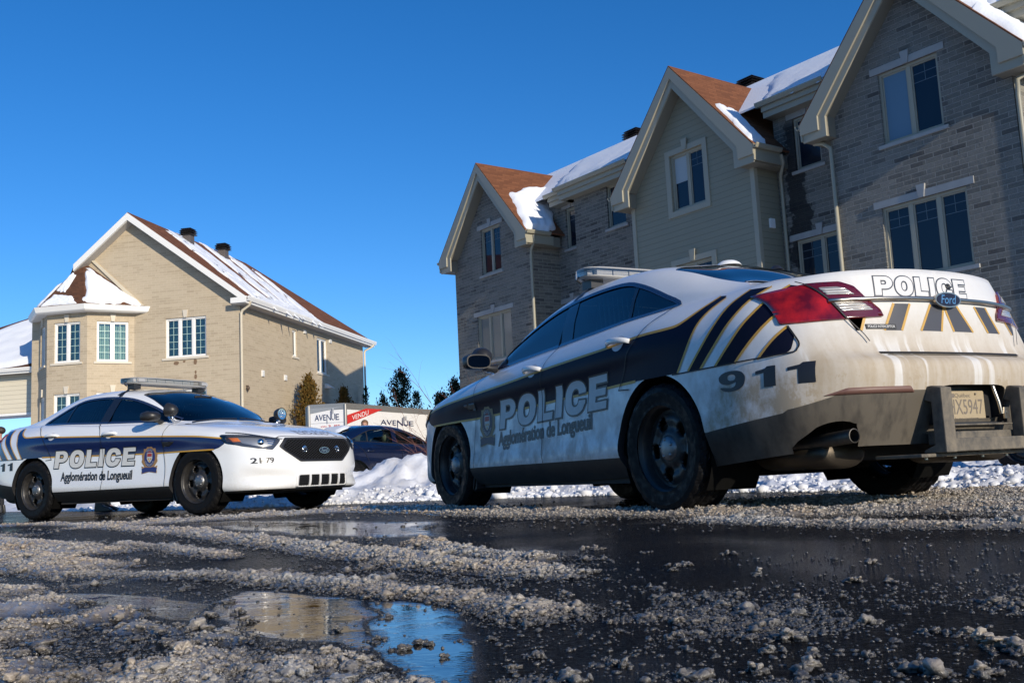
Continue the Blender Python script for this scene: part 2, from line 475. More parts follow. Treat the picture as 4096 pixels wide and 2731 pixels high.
def make_shell():
    bm, lay = _bm, _lay
    # lower cladding edge
    cut_function(bm, [f for f in bm.faces if f[lay] == 0], lambda co: co.z-zclad(co))
    for f in bm.faces:
        if f[lay] == 0:
            c = f.calc_center_median()
            if c.z < zclad(c): f[lay] = 5
    for hx, hz in HUBS:
        cut_function(bm, [f for f in bm.faces if f[lay] in (0, 5) and abs(f.calc_center_median().x-hx) < .55 and f.calc_center_median().y > .5],
                     lambda co: math.hypot(co.x-hx, co.z-hz)-ARCH_R)
    xf = lambda co: (abs(co.y-.715)/.108)**2.4+(abs(co.z-.295)/.140)**2.4-1
    cut_function(bm, [f for f in bm.faces if f[lay] in (0, 5) and f.calc_center_median().x < -2.3 and f.calc_center_median().z < .6], xf)
    dele = [f for f in bm.faces if f[lay] in (0, 5) and f.calc_center_median().x < -2.3 and f.calc_center_median().z < .6 and xf(f.calc_center_median()) < 0]
    pf = lambda co: (abs(co.y)/.238)**8+(abs(co.z-.497)/.092)**8-1
    cut_function(bm, [f for f in bm.faces if f[lay] in (0, 5) and f.calc_center_median().x < -2.5 and f.calc_center_median().y < .35 and .35 < f.calc_center_median().z < .65], pf)
    dele += [f for f in bm.faces if f[lay] in (0, 5) and f.calc_center_median().x < -2.5 and pf(f.calc_center_median()) < 0]
    for f in bm.faces:
        if f[lay] in (0, 5):
            c = f.calc_center_median()
            if f not in dele and c.y > .5 and any(math.hypot(c.x-hx, c.z-hz) < ARCH_R for hx, hz in HUBS): dele.append(f)
    bmesh.ops.delete(bm, geom=dele, context='FACES')
    sk = lambda f: f[lay] == 1 and f.calc_center_median().x > -1.6 and f.calc_center_median().x < 1.05
    sp = smooth_poly(SIDE_OPEN, 2)
    cut_poly(bm, sp, (0, 2), sk)
    for f in bm.faces:
        if f[lay] == 1:
            c = f.calc_center_median()
            if inside((c.x, c.z), sp): f[lay] = 3
    tk = lambda f: f[lay] in (2,) or (f[lay] == 1 and f.calc_center_median().x > .9)
    for poly in (WSHIELD, RGLASS):
        full = rounded([p for p in poly]+[(p[0], -p[1]) for p in reversed(poly[1:-1])], .03, 3)
        cut_poly(bm, [p for p in full], (0, 1), lambda f: f[lay] == 2)
        for f in bm.faces:
            if f[lay] == 2:
                c = f.calc_center_median()
                if inside((c.x, c.y), full): f[lay] = 4
    return bm, lay
def region_mesh(bm, lay, ids, name, inset=0.0, mirror=True, matmap=None):
    """copy the faces of some regions into a mesh with exact surface normals"""
    vmap = {}; V = []; F = []; MI = []
    for f in bm.faces:
        if f[lay] not in ids: continue
        ix = []
        for v in f.verts:
            if v.index not in vmap: vmap[v.index] = len(V); V.append(v.co.copy())
            ix.append(vmap[v.index])
        F.append(ix); MI.append((matmap or {}).get(f[lay], 0))
    NN = [smooth_normal(v) for v in V]
    for k, v in enumerate(V):
        if v.y < 1e-5: NN[k] = Vector((NN[k].x, 0, NN[k].z)).normalized()
    if inset: V = [v-n*inset for v, n in zip(V, NN)]
    if mirror:
        n0 = len(V); m2 = {}
        for k in range(n0):
            if abs(V[k].y) < 1e-5: m2[k] = k
            else: m2[k] = len(V); V.append(Vector((V[k].x, -V[k].y, V[k].z))); NN.append(Vector((NN[k].x, -NN[k].y, NN[k].z)))
        for q, mi in list(zip(F, MI)): F.append([m2[k] for k in reversed(q)]); MI.append(mi)
    me = bpy.data.meshes.new(name); me.from_pydata(V, [], F)
    me.polygons.foreach_set('use_smooth', [True]*len(F)); me.polygons.foreach_set('material_index', MI)
    # orient outward
    bad = 0
    for p in list(me.polygons)[:400]:
        n = sum((NN[i] for i in p.vertices), Vector())
        bad += 1 if p.normal.dot(n) < 0 else -1
    if bad > 0: me.flip_normals()
    me.validate(); me.update()
    me.normals_split_custom_set_from_vertices([tuple(n) for n in NN])
    return me
def rim_strip(bm, lay, ids, name, depth, width, out=.0, sel=None):
    """a thin rim following the open edge of a region"""
    V = []; F = []
    for e in bm.edges:
        ks = [f[lay] in ids for f in e.link_faces]
        if sum(ks) == 1 and (sel is None or sel(e)):
            f = [x for x in e.link_faces if x[lay] in ids][0]
            a, b = e.verts
            if min(a.co.y, b.co.y) < 1e-4 and abs(a.co.y-b.co.y) < 1e-5: continue
            na, nb = smooth_normal(a.co), smooth_normal(b.co)
            c = f.calc_center_median(); t = (b.co-a.co).normalized()
            ia = na.cross(t); ia = ia if ia.dot(c-a.co) > 0 else -ia
            ib = nb.cross(t); ib = ib if ib.dot(c-b.co) > 0 else -ib
            n0 = len(V)
            V += [a.co+na*out, b.co+nb*out, b.co+nb*out+ib*width, a.co+na*out+ia*width, a.co-na*depth, b.co-nb*depth]
            F += [(n0, n0+1, n0+2, n0+3), (n0, n0+1, n0+5, n0+4)]
    n0 = len(V); V += [Vector((v.x, -v.y, v.z)) for v in V]; F += [tuple(n0+k for k in reversed(q)) for q in F]
    me = bpy.data.meshes.new(name); me.from_pydata(V, [], F); me.update()
    return me

# -------- flat artwork laid onto the body by ray casting
def loops_area(l): return sum(l[i-1][0]*l[i][1]-l[i][0]*l[i-1][1] for i in range(len(l)))/2
def tess(loops, h):
    """triangulate polygons with holes on a grid of spacing h; even-odd rule"""
    pts = []; edges = []
    for l in loops:
        q = []
        for i in range(len(l)):
            a, b = Vector(l[i]), Vector(l[(i+1) % len(l)]); n = max(1, int((b-a).length/h))
            for s in range(n): q.append(a.lerp(b, s/n))
        n0 = len(pts); pts += q; edges += [(n0+i, n0+(i+1) % len(q)) for i in range(len(q))]
    xs = [p.x for p in pts]; ys = [p.y for p in pts]
    x = min(xs)+h*.5; row = 0
    while x < max(xs):
        y = min(ys)+h*.5
        while y < max(ys):
            c = sum(1 for l in loops if inside((x, y), l))
            if c % 2: pts.append(Vector((x, y)))
            y += h
        x += h
    r = delaunay_2d_cdt(pts, edges, [], 0, 1e-6)
    V, F = r[0], r[2]; out = []
    for f in F:
        c = sum((V[i] for i in f), Vector((0, 0)))/len(f)
        if sum(1 for l in loops if inside(c, l)) % 2: out.append(tuple(f))
    return V, out
VIEWS = {  # (2D -> ray origin, direction)
 'L': (lambda a, b: (Vector((a, 1.6, b)), Vector((0, -1, 0)))),
 'R': (lambda a, b: (Vector((a, -1.6, b)), Vector((0, 1, 0)))),
 'rear': (lambda a, b: (Vector((-3.4, a, b)), Vector((1, 0, 0)))),
 'front': (lambda a, b: (Vector((3.2, a, b)), Vector((-1, 0, 0)))),
 'top': (lambda a, b: (Vector((a, b, 2.2)), Vector((0, 0, -1)))),
}
def onbody(view, a, b, off=0.0):
    o, d = VIEWS[view](a, b); loc, nor, idx, dist = BODY_BVH.ray_cast(o, d)
    if loc is None: return None, None
    n = smooth_normal(loc)
    if n.dot(d) > 0: n = -n
    return loc+n*off, n
def decal(name, loops, view, off, material, parent, h=.03, thick=0.0):
    V2, F = tess(loops, h)
    V = []; NN = []; ok = []
    for v in V2:
        p, n = onbody(view, v.x, v.y, off)
        ok.append(p is not None); V.append(p if p is not None else Vector((0, 0, 0))); NN.append(n if n is not None else Vector((0, 0, 1)))
    F = [f for f in F if all(ok[i] for i in f)]
    me = bpy.data.meshes.new(name)
    if thick:
        cnt = {}
        for f in F:
            for i in range(len(f)): e = (f[i], f[(i+1) % len(f)]); cnt[tuple(sorted(e))] = cnt.get(tuple(sorted(e)), 0)+1
        n0 = len(V); V = V+[v-n*thick for v, n in zip(V, NN)]; NN = NN+NN
        for f in list(F):
            for i in range(len(f)):
                e = (f[i], f[(i+1) % len(f)])
                if cnt[tuple(sorted(e))] == 1: F.append((e[1], e[0], n0+e[0], n0+e[1]))
    me.from_pydata(V, [], F)
    if not thick:
        me.polygons.foreach_set('use_smooth', [True]*len(F))
    else: me.polygons.foreach_set('use_smooth', [len(f) == 3 for f in F])
    if F:
        p = me.polygons[0]
        if p.normal.dot(NN[p.vertices[0]]) < 0: me.flip_normals()
    me.update()
    if not thick: me.normals_split_custom_set_from_vertices([tuple(n) for n in NN])
    for m in (material if isinstance(material, (list, tuple)) else [material]): me.materials.append(m)
    return link(name, me, parent)
def line_loops(pts, wd, closed=False):
    """a polyline as a thin polygon"""
    P = [Vector(p) for p in pts]; L = []; Rr = []
    for i, p in enumerate(P):
        a = P[i-1] if i else P[0]; b = P[i+1] if i < len(P)-1 else P[-1]
        t = (b-a).normalized(); n = Vector((-t.y, t.x)); L.append(tuple(p+n*wd/2)); Rr.append(tuple(p-n*wd/2))
    return [L+Rr[::-1]]
def spline2(pts, n=6):
    out = []; P = [Vector(p) for p in pts]; m = len(P)
    for i in range(m-1):
        p0, p1, p2, p3 = P[max(i-1, 0)], P[i], P[i+1], P[min(i+2, m-1)]
        for s in range(n):
            t = s/n; q = .5*((2*p1)+(p2-p0)*t+(2*p0-5*p1+4*p2-p3)*t*t+(-p0+3*p1-3*p2+p3)*t**3); out.append((q.x, q.y))
    out.append(tuple(P[-1])); return out
def offset_loop(l, d):
    """grow a counter-clockwise loop outward by d (clockwise loops shrink)"""
    n = len(l); out = []
    for i in range(n):
        a, p, b = Vector(l[i-1]), Vector(l[i]), Vector(l[(i+1) % n])
        t1 = (p-a); t2 = (b-p)
        if t1.length < 1e-7 or t2.length < 1e-7: out.append(tuple(p)); continue
        t1.normalize(); t2.normalize(); n1 = Vector((t1.y, -t1.x)); n2 = Vector((t2.y, -t2.x)); m = n1+n2
        if m.length < .3: m = n1; k = 1
        else: m.normalize(); k = min(1.9, 1/max(.3, m.dot(n1)))
        out.append(tuple(p+m*d*k))
    return out
def grow(loops, d): return [offset_loop(l, d) for l in loops]   # outer loops ccw, holes cw

# block capitals, 1 high
def sup(cx, cy, rx, ry, p=2.5, n=28, rev=False):
    o = []
    for i in range(n):
        q = 2*math.pi*i/n; c, s = math.cos(q), math.sin(q)
        o.append((cx+rx*math.copysign(abs(c)**(2/p), c), cy+ry*math.copysign(abs(s)**(2/p), s)))
    return o[::-1] if rev else o
def glyph(ch):
    if ch == 'I': return [[(0,0),(.27,0),(.27,1),(0,1)]], .27
    if ch == 'L': return [[(0,0),(.66,0),(.66,.23),(.27,.23),(.27,1),(0,1)]], .66
    if ch == 'E': return [[(0,0),(.70,0),(.70,.22),(.27,.22),(.27,.40),(.65,.40),(.65,.61),(.27,.61),(.27,.78),(.69,.78),(.69,1),(0,1)]], .70
    if ch == 'P':
        arc = [(.46+.31*math.sin(R(a)), .67-.33*math.cos(R(a))) for a in range(0, 181, 18)]
        hole = [(.43+.08*math.sin(R(a)), .675-.125*math.cos(R(a))) for a in range(0, 181, 30)]
        return [[(0,0),(.27,0),(.27,.34)]+arc+[(0,1)], ([(.27,.55)]+hole+[(.27,.80)])[::-1]], .77
    if ch == 'O': return [sup(.43,.5,.43,.52,2.35), sup(.43,.5,.155,.28,2.2,20,True)], .86
    if ch == 'C':
        out = []; inn = []
        for a in range(38, 323, 12): c, s = math.cos(R(a)), math.sin(R(a)); out.append((.43+.43*math.copysign(abs(c)**.86, c), .5+.52*math.copysign(abs(s)**.86, s)))
        for a in range(47, 315, 14): c, s = math.cos(R(a)), math.sin(R(a)); inn.append((.43+.165*math.copysign(abs(c)**.9, c), .5+.28*math.copysign(abs(s)**.9, s)))
        out = [(.84,.62),(.84,.72)]+out+[(.84,.30),(.84,.38)]
        return [out+[(.57,.40)]+inn[::-1]+[(.57,.60)]], .85
    if ch == '1': return [[(.26,0),(.60,0),(.60,1),(.36,1),(.30,.90),(.02,.82),(.02,.66),(.26,.70)]], .62
    if ch == '9':
        o = [(.06,.22),(.20,.03),(.45,-.02),(.70,.04),(.86,.22),(.92,.5),(.90,.74),(.76,.95),(.48,1.02),(.20,.96),(.04,.80),(.02,.62),(.10,.44),(.30,.34),(.50,.37),(.62,.44),(.58,.24),(.45,.16),(.34,.18),(.30,.25)]
        return [smooth_poly(o[:-1], 3)[:]+[(.30,.25)], sup(.47,.68,.14,.16,2.2,14,True)], .95
    return [], .4
def word(txt, x, y, hgt, width, gap=.10, shear=0.0, flip=False):
    gs = []; cur = 0
    for ch in txt:
        l, wd = glyph(ch); gs.append((l, cur)); cur += wd+gap
    cur -= gap; sx = width/cur; out = []
    for l, c in gs:
        for lp in l:
            q = [(((px+c)*sx+shear*py), py*hgt) for px, py in lp]
            out.append(q)
    if flip: out = [[(x+width-px, y+py) for px, py in lp][::-1] for lp in out]
    else: out = [[(x+px, y+py) for px, py in lp] for lp in out]
    return out
_font_cache = {}
def font_loops(txt, bold=0.0):
    """outlines of text in Blender's own built-in font"""
    key = (txt, bold)
    if key in _font_cache: return _font_cache[key]
    cu = bpy.data.curves.new('lettering', 'FONT'); cu.body = txt; cu.fill_mode = 'NONE'; cu.resolution_u = 4; cu.offset = bold
    ob = bpy.data.objects.new('lettering', cu); COL.objects.link(ob)
    dg = bpy.context.evaluated_depsgraph_get(); me = ob.evaluated_get(dg).to_mesh()
    adj = {}
    co = [(v.co.x, v.co.y) for v in me.vertices]
    for e in me.edges: a, b = e.vertices; adj.setdefault(a, []).append(b); adj.setdefault(b, []).append(a)
    loops = []; seen = set()
    for s in adj:
        if s in seen: continue
        l = [s]; seen.add(s); prev = None; cur = s
        while True:
            nx = [k for k in adj[cur] if k not in seen]
            if not nx: break
            cur = nx[0]; seen.add(cur); l.append(cur)
        if len(l) > 2: loops.append([co[k] for k in l])
    ob.evaluated_get(dg).to_mesh_clear(); bpy.data.objects.remove(ob); bpy.data.curves.remove(cu)
    _font_cache[key] = loops; return loops
def fit(loops, x0, y0, x1, y1, flip=False):
    xs = [p[0] for l in loops for p in l]; ys = [p[1] for l in loops for p in l]
    a, b, c, d = min(xs), max(xs), min(ys), max(ys)
    def T(p):
        u = (p[0]-a)/(b-a); v = (p[1]-c)/(d-c); u = 1-u if flip else u
        return (x0+(x1-x0)*u, y0+(y1-y0)*v)
    return [[T(p) for p in l] for l in loops]
def bolder(loops, d):
    out = []
    for l in loops:
        depth = sum(1 for m in loops if m is not l and inside(l[0], m)); a = loops_area(l)
        if (a < 0) != (depth % 2 == 1): l = l[::-1]
        out.append(offset_loop(l, d))
    return out
def split_parts(me, key, name, material, parent):
    """one object per group of faces"""
    ks = {}
    for p in me.polygons: ks.setdefault(key(p.center), []).append(p.index)
    for k in sorted(ks):
        bm = bmesh.new(); bm.from_mesh(me); keep = set(ks[k]); bm.faces.ensure_lookup_table()
        bmesh.ops.delete(bm, geom=[f for f in bm.faces if f.index not in keep], context='FACES'); m2 = bpy.data.meshes.new(name); bm.to_mesh(m2); bm.free()
        m2.materials.clear(); m2.materials.append(material); link(name, m2, parent)
def flat(mb, loops, fn, d, mi=0, h=9):
    """flat filled art placed by fn(a,b,d)"""
    V, F = tess(loops, h); mb.add([fn(v.x, v.y, d) for v in V], F, mi)
# ================================================================ car materials
def paint_mat(name, dirty):
    m = mat(name, (.80, .81, .82), .28, spec=.5, coat=.6); n = N(m)
    co = n.co('Object'); x, y, z = n.sep(co)[:3]
    big = n.noise(co, 2.2, 5, .65); fine = n.noise(co, 38, 6, .7)
    stc = n.co('Object', (3, 12, 1.1)); streak = n.noise(stc, 1.6, 5, .62)
    sts = n.co('Object', (4, 3, 2.6)); streak2 = n.noise(sts, 2.6, 6, .7)
    if dirty:
        # road film: heavy on the tail, a low band along the sides
        tail = n.rng(x, -2.25, -2.5, 0, 1)
        zt = n.rng(z, 1.03, .72, .20, 1.0)
        q = n.math('MULTIPLY', tail, zt)
        st = n.rng(streak, .40, .60, 0, 1)
        q = n.math('MULTIPLY', q, n.math('ADD', n.math('MULTIPLY', st, .16), .80))
        low = n.rng(z, .98, .36, 0.08, .72)
        beh = n.math('MULTIPLY', n.rng(x, -1.75, -2.05, 0, .8), n.rng(z, .80, .60, 0, 1))
        s2 = n.rng(streak2, .38, .66, .25, 1)
        q2 = n.math('MULTIPLY', n.math('ADD', low, beh), s2)
        q = n.math('MAXIMUM', q, q2)
        wash = n.rng(n.noise(n.co('Object', (2, 9, .35), (0, .3, 0)), 1.7, 3, .5), .575, .64, 0, 1)
        wash = n.math('MULTIPLY', wash, n.math('MULTIPLY', tail, n.rng(z, .85, .76, 0, .50)))
        q = n.math('SUBTRACT', q, wash, True)
        q = n.math('ADD', q, n.math('MULTIPLY', n.rng(fine, .45, .8, 0, .18), .6), True)
        dirt = n.mix(big, (.30, .235, .155), (.42, .34, .235))
        col = n.mix(n.math('MULTIPLY', q, .93), (.74, .75, .76), dirt)
        n.set('Base Color', col); n.set('Roughness', n.rng(q, 0, .6, .26, .7)); n.set('Coat Weight', n.rng(q, 0, .5, .6, .0))
    else:
        low = n.rng(z, .55, .25, 0.0, .32)
        q = n.math('MULTIPLY', low, n.rng(fine, .35, .65, .3, 1)); q = n.math('ADD', q, n.rng(big, .45, .8, 0, .06))
        n.set('Base Color', n.mix(q, (.82, .83, .84), (.38, .34, .28))); n.set('Roughness', n.rng(q, 0, .3, .18, .45))
    n.bump(fine, .015, .002)
    return m
def dirtied(name, col, rough, dirty, dirtcol=(.33, .28, .21), lo=.9, hi=.3, amt=.7, metal=0.0, coat=0.0, tail=.5):
    m = mat(name, col, rough, metal, coat=coat); n = N(m); co = n.co('Object'); z = n.sep(co)[2]; x = n.sep(co)[0]
    f = n.noise(co, 24, 6, .7); g = n.noise(n.co('Object', (5, 5, 1)), 3, 4, .6)
    q = n.math('MULTIPLY', n.rng(z, lo, hi, .15, 1 if name != 'black_cladding' else .3), n.rng(n.math('MULTIPLY', n.math('ADD', f, g), .5), .38, .62, .1, 1))
    if tail: q = n.math('ADD', q, n.math('MULTIPLY', n.rng(x, -1.9, -2.55, 0, tail), n.rng(g, .35, .6, .45, 1)), True)
    q = n.math('MULTIPLY', q, amt*(1 if dirty else .35))
    n.set('Base Color', n.mix(q, col, dirtcol)); n.set('Roughness', n.rng(q, 0, .5, rough, .8))
    return m
def tyre_mat():
    m = mat('tyre_rubber', (.012, .012, .013), .6, spec=.12); n = N(m); f = n.noise(n.co('Object'), 30, 6, .7)
    n.set('Base Color', n.mix(n.rng(f, .5, .75, 0, .55), (.007, .007, .008), (.026, .024, .020))); n.set('Roughness', n.rng(f, .35, .6, .3, .75)); n.bump(f, .25, .004); return m
M_TYRE = tyre_mat()
M_RIM = dirtied('black_steel', (.014, .014, .016), .28, True, (.07, .062, .05), 2, -1, .38, tail=0)
M_CHROME = mat('chrome', (.62, .63, .65), .16, 1.0)
M_DCHROME = mat('dull_chrome', (.50, .46, .40), .33, 1.0)
M_CAP = mat('hub_steel', (.25, .25, .255), .45, .85); _n = N(M_CAP); _n.bump(_n.noise(_n.co('Object'), 60, 4), .2, .003)
M_BLACK = mat('black_plastic', (.020, .020, .022), .42)
M_GBLACK = mat('gloss_black', (.012, .012, .013), .12, coat=.5)
M_VOID = mat('dark_cavity', (.004, .004, .004), .9, spec=.1)
M_SEAL = mat('panel_gap', (.010, .010, .011), .6)
M_GLASS = glassy('tinted_side_glass', (.55, .80, .86), .36, .015)
M_WGLASS = glassy('windscreen_glass', (.66, .86, .86), .60, .01)
M_CLEAR = glassy('clear_lens', (.95, .96, .97), .92, .03)
M_SEAT = mat('seat_cloth', (.035, .037, .042), .9)
M_WHITE = mat('white_plastic', (.78, .78, .77), .35)
M_NAVY = {d: dirtied('navy_vinyl', (.004, .006, .020) if d else (.006, .016, .085), .42 if d else .22, d, (.09, .08, .07), .95, .35, .08 if d else .1, coat=.0 if d else .35, tail=.3) for d in (True, False)}
for _d in (True,): M_NAVY[_d].node_tree.nodes['Principled BSDF'].inputs['Specular IOR Level'].default_value = .08
M_GOLD = {d: dirtied('gold_vinyl', (.56, .30, .03), .35, d, (.33, .28, .20), .9, .3, .45, tail=.5) for d in (True, False)}
M_SILVER = {d: dirtied('reflective_silver', (.55, .56, .55) if d else (.68, .68, .65), .42, d, (.28, .26, .22), .95, .3, .4) for d in (True, False)}
M_INK = mat('black_ink', (.010, .011, .016), .4)
M_CLAD = {d: dirtied('black_cladding', (.012, .012, .013), .5, d, (.20, .17, .13), .60, .34, .52 if d else .35, tail=1.0) for d in (True, False)}
M_ORANGE = mat('amber_lens', (.75, .22, .02), .15, coat=1)
M_REFL = mat('lamp_reflector', (.70, .71, .73), .12, 1.0)
def red_lens():
    m = mat('red_lens', (.33, .006, .012), .08, spec=.6, coat=.6); n = N(m)
    w_ = n.noise(n.co('Object', (1, 1, 1)), 9, 3, .5); v = n.n('TexVoronoi'); v.inputs['Scale'].default_value = 75; n.l(n.co('Object'), v.inputs['Vector'])
    c = n.mix(n.rng(w_, .38, .66, 0, 1), (.10, .0015, .003), (.42, .010, .006)); n.set('Base Color', n.mix(n.math('MULTIPLY', v.outputs['Distance'], .22), c, (.06, .0, .002))); return m
M_RED = red_lens()
M_DRED = mat('dark_red_trim', (.10, .004, .010), .18, coat=1)
M_MAROON = mat('dusty_red_reflector', (.15, .075, .06), .5)
def lens_white():
    m = mat('ribbed_lamp', (.62, .60, .56), .12, .3, coat=1); n = N(m); wv = n.n('TexWave'); wv.inputs['Scale'].default_value = 22; wv.bands_direction = 'Z'
    n.l(n.co('Object'), wv.inputs[0]); n.bump(wv.outputs['Fac'], .5, .01); n.set('Base Color', n.mix(wv.outputs['Fac'], (.36, .33, .30), (.80, .78, .74))); return m
M_LENSW = lens_white()

# ================================================================ wheel (axis along local Y, outer face at -Y ... +Y after mirroring)
def tyre_bm(Rr=.362, wid=.245, rim=.235):
    """tyre with cut tread blocks"""
    mb = MB(); nA = 150
    prof = [(rim+.002, -.5), (rim+.018, -.50), (rim+.05, -.515), (.310, -.525), (.338, -.505), (.352, -.455), (Rr-.004, -.42)]
    tr = np.linspace(-.40, .40, 17)
    prof = [(r, h*wid) for r, h in prof]+[(Rr, t*wid) for t in tr]+[(r, -h*wid) for r, h in reversed(prof)]
    m = len(prof); vs = []
    for k in range(nA):
        q = 2*math.pi*k/nA
        for j, (r, h) in enumerate(prof):
            rr = r; t = h/wid
            if r >= Rr-.012 and abs(t) < .47:
                a = abs(t)
                groove = (.055 < a < .105) or (.21 < a < .255)
                ph = (k+int(a*26)*1) % 6
                cut = ph in (0, 1) if a > .22 else ph == 0
                if groove: rr -= .009
                elif cut: rr -= .007
            elif .338 <= r and abs(t) >= .42 and (k % 6) in (0, 1): rr -= .004
            vs.append((rr*math.cos(q), h, rr*math.sin(q)))
    fs = []
    for k in range(nA):
        k2 = (k+1) % nA
        for j in range(m-1): fs.append((k*m+j, k*m+j+1, k2*m+j+1, k2*m+j))
    mb.add(vs, fs, 0, False)
    return mb
def rim_mesh():
    """pressed steel rim with five openings, outer side at +Y"""
    mb = MB(); nA = 120
    def ring(pts, sm=True):
        vs = []; fs = []; m = len(pts)
        for k in range(nA):
            q = 2*math.pi*k/nA
            for r, h in pts: vs.append((r*math.cos(q), h, r*math.sin(q)))
        for k in range(nA):
            k2 = (k+1) % nA
            for j in range(m-1): fs.append((k*m+j, k*m+j+1, k2*m+j+1, k2*m+j))
        mb.add(vs, fs, 0, sm)
    ring([(.238, .118), (.247, .112), (.246, .104), (.232, .102), (.224, .085), (.217, .045), (.214, -.09), (.235, -.11)])
    # disc with openings
    rs = [.060, .075, .095, .110, .122, .134, .146, .158, .170, .182, .194, .205, .2165]
    hs = [.072, .074, .064, .058, .057, .060, .064, .066, .064, .058, .048, .044, .046]
    V = []; F = []; m = len(rs)
    for k in range(nA):
        q = 2*math.pi*k/nA
        for j in range(m):
            d = ((k/24.0+.5) % 1.0-.5)*2  # -1..1 across one of five sectors
            dish = -.006*max(0, 1-abs(abs(d)-1)*2.2)*(1 if .1 < rs[j] < .19 else 0)
            V.append(Vector((rs[j]*math.cos(q), hs[j]+dish, rs[j]*math.sin(q))))
    def hole(k, j):
        d = abs((((k+.5)/24.0+.5) % 1.0-.5)*2); r = (rs[j]+rs[j+1])/2
        u = d*r*math.pi/5/.041; v_ = (r-.151)/.041
        return (abs(u)**2.6+abs(v_)**2.6) < 1
    H = {(k, j): hole(k, j) for k in range(nA) for j in range(m-1)}
    for (k, j), hh in H.items():
        k2 = (k+1) % nA
        if hh:
            # walls of the opening
            for (kk, jj, a, b) in (((k-1) % nA, j, (k, j), (k, j+1)), (k2, j, (k2, j), (k2, j+1)), (k, j-1, (k, j), (k2, j)), (k, j+1, (k, j+1), (k2, j+1))):
                if not H.get((kk, jj), False):
                    n0 = len(V); pa, pb = V[a[0]*m+a[1]], V[b[0]*m+b[1]]
                    V.append(pa+Vector((0, -.018, 0))); V.append(pb+Vector((0, -.018, 0)))
                    F.append((a[0]*m+a[1], b[0]*m+b[1], n0+1, n0))
        else: F.append((k*m+j, k*m+j+1, k2*m+j+1, k2*m+j))
    mb.add(V, F, 0, True)
    return mb
def cap_mesh():
    mb = MB()
    M = Matrix.Rotation(R(-90), 4, 'X')
    mb.lathe([(.0, .100), (.034, .098), (.060, .090), (.073, .076), (.076, .058)], 32, M)
    for k in range(5):
        q = 2*math.pi*k/5+.3; c = (.049*math.cos(q), .088, .049*math.sin(q))
        mb.ball(c, .0125, 10, 6)
    return mb
_T = tyre_bm(); _Rm = rim_mesh(); _Cp = cap_mesh()
def wheel(parent, x, y, side, steer=0.0):
    t = _T.build('wheel', M_TYRE, parent); t.location = (x, side*y, .362); t.rotation_euler = (0, random.uniform(0, 6), (0 if side > 0 else math.pi)+steer)
    me = t.data
    r = _Rm.build('rim', M_RIM, t); c = _Cp.build('hub_cap', M_CAP, t)
    bk = MB(); bk.lathe([(.0, .0), (.15, .005), (.165, .02), (.165, -.02), (.0, -.03)], 24, Matrix.Rotation(R(-90), 4, 'X')); bk.build('brake_disc', mat('rusty_brake', (.07, .055, .045), .6, .6) if 'rusty_brake' not in bpy.data.materials else bpy.data.materials['rusty_brake'], t)
    return t

# ================================================================ the police sedan
GOLD_TOP = [(1.835,.803),(1.6,.832),(1.39,.852),(.92,.880),(.3,.915),(-.15,.945),(-.60,.968),(-.95,.985),(-1.27,1.010),(-1.50,1.014),(-1.62,1.020),(-1.70,1.050),(-1.77,1.095),(-1.835,1.150)]
GOLD_LOW = [(1.72,.690),(1.60,.692),(1.165,.696),(.85,.697),(.25,.710),(-.30,.727),(-.90,.746),(-1.24,.755)]
def band_poly():
    top = spline2(GOLD_TOP, 3)
    first = [(-1.835,1.150),(-1.895,1.130),(-1.80,1.02),(-1.755,.93),(-1.70,.84),(-1.640,.757)]
    low = spline2(GOLD_LOW[::-1], 3)
    nose = [(1.79,.705),(1.855,.738),(1.872,.76),(1.84,.79)]
    return top+spline2(first, 3)[1:]+low+nose
STRIPES = [  # navy slashes on the quarter panel: (upper edge line, lower edge line) from the bottom up
 ([(-1.735,.757),(-1.835,.86),(-1.93,.97),(-1.99,1.06),(-2.06,1.145)], [(-1.835,.757),(-1.95,.87),(-2.06,.985),(-2.13,1.07),(-2.20,1.135)]),
 ([(-1.945,.757),(-2.06,.87),(-2.17,.98),(-2.235,1.06),(-2.30,1.125)], [(-2.085,.757),(-2.19,.86),(-2.30,.965),(-2.36,1.04),(-2.40,1.10)]),
 ([(-2.225,.760),(-2.30,.84),(-2.37,.905)], [(-2.375,.772),(-2.40,.79),(-2.405,.86)]),
]
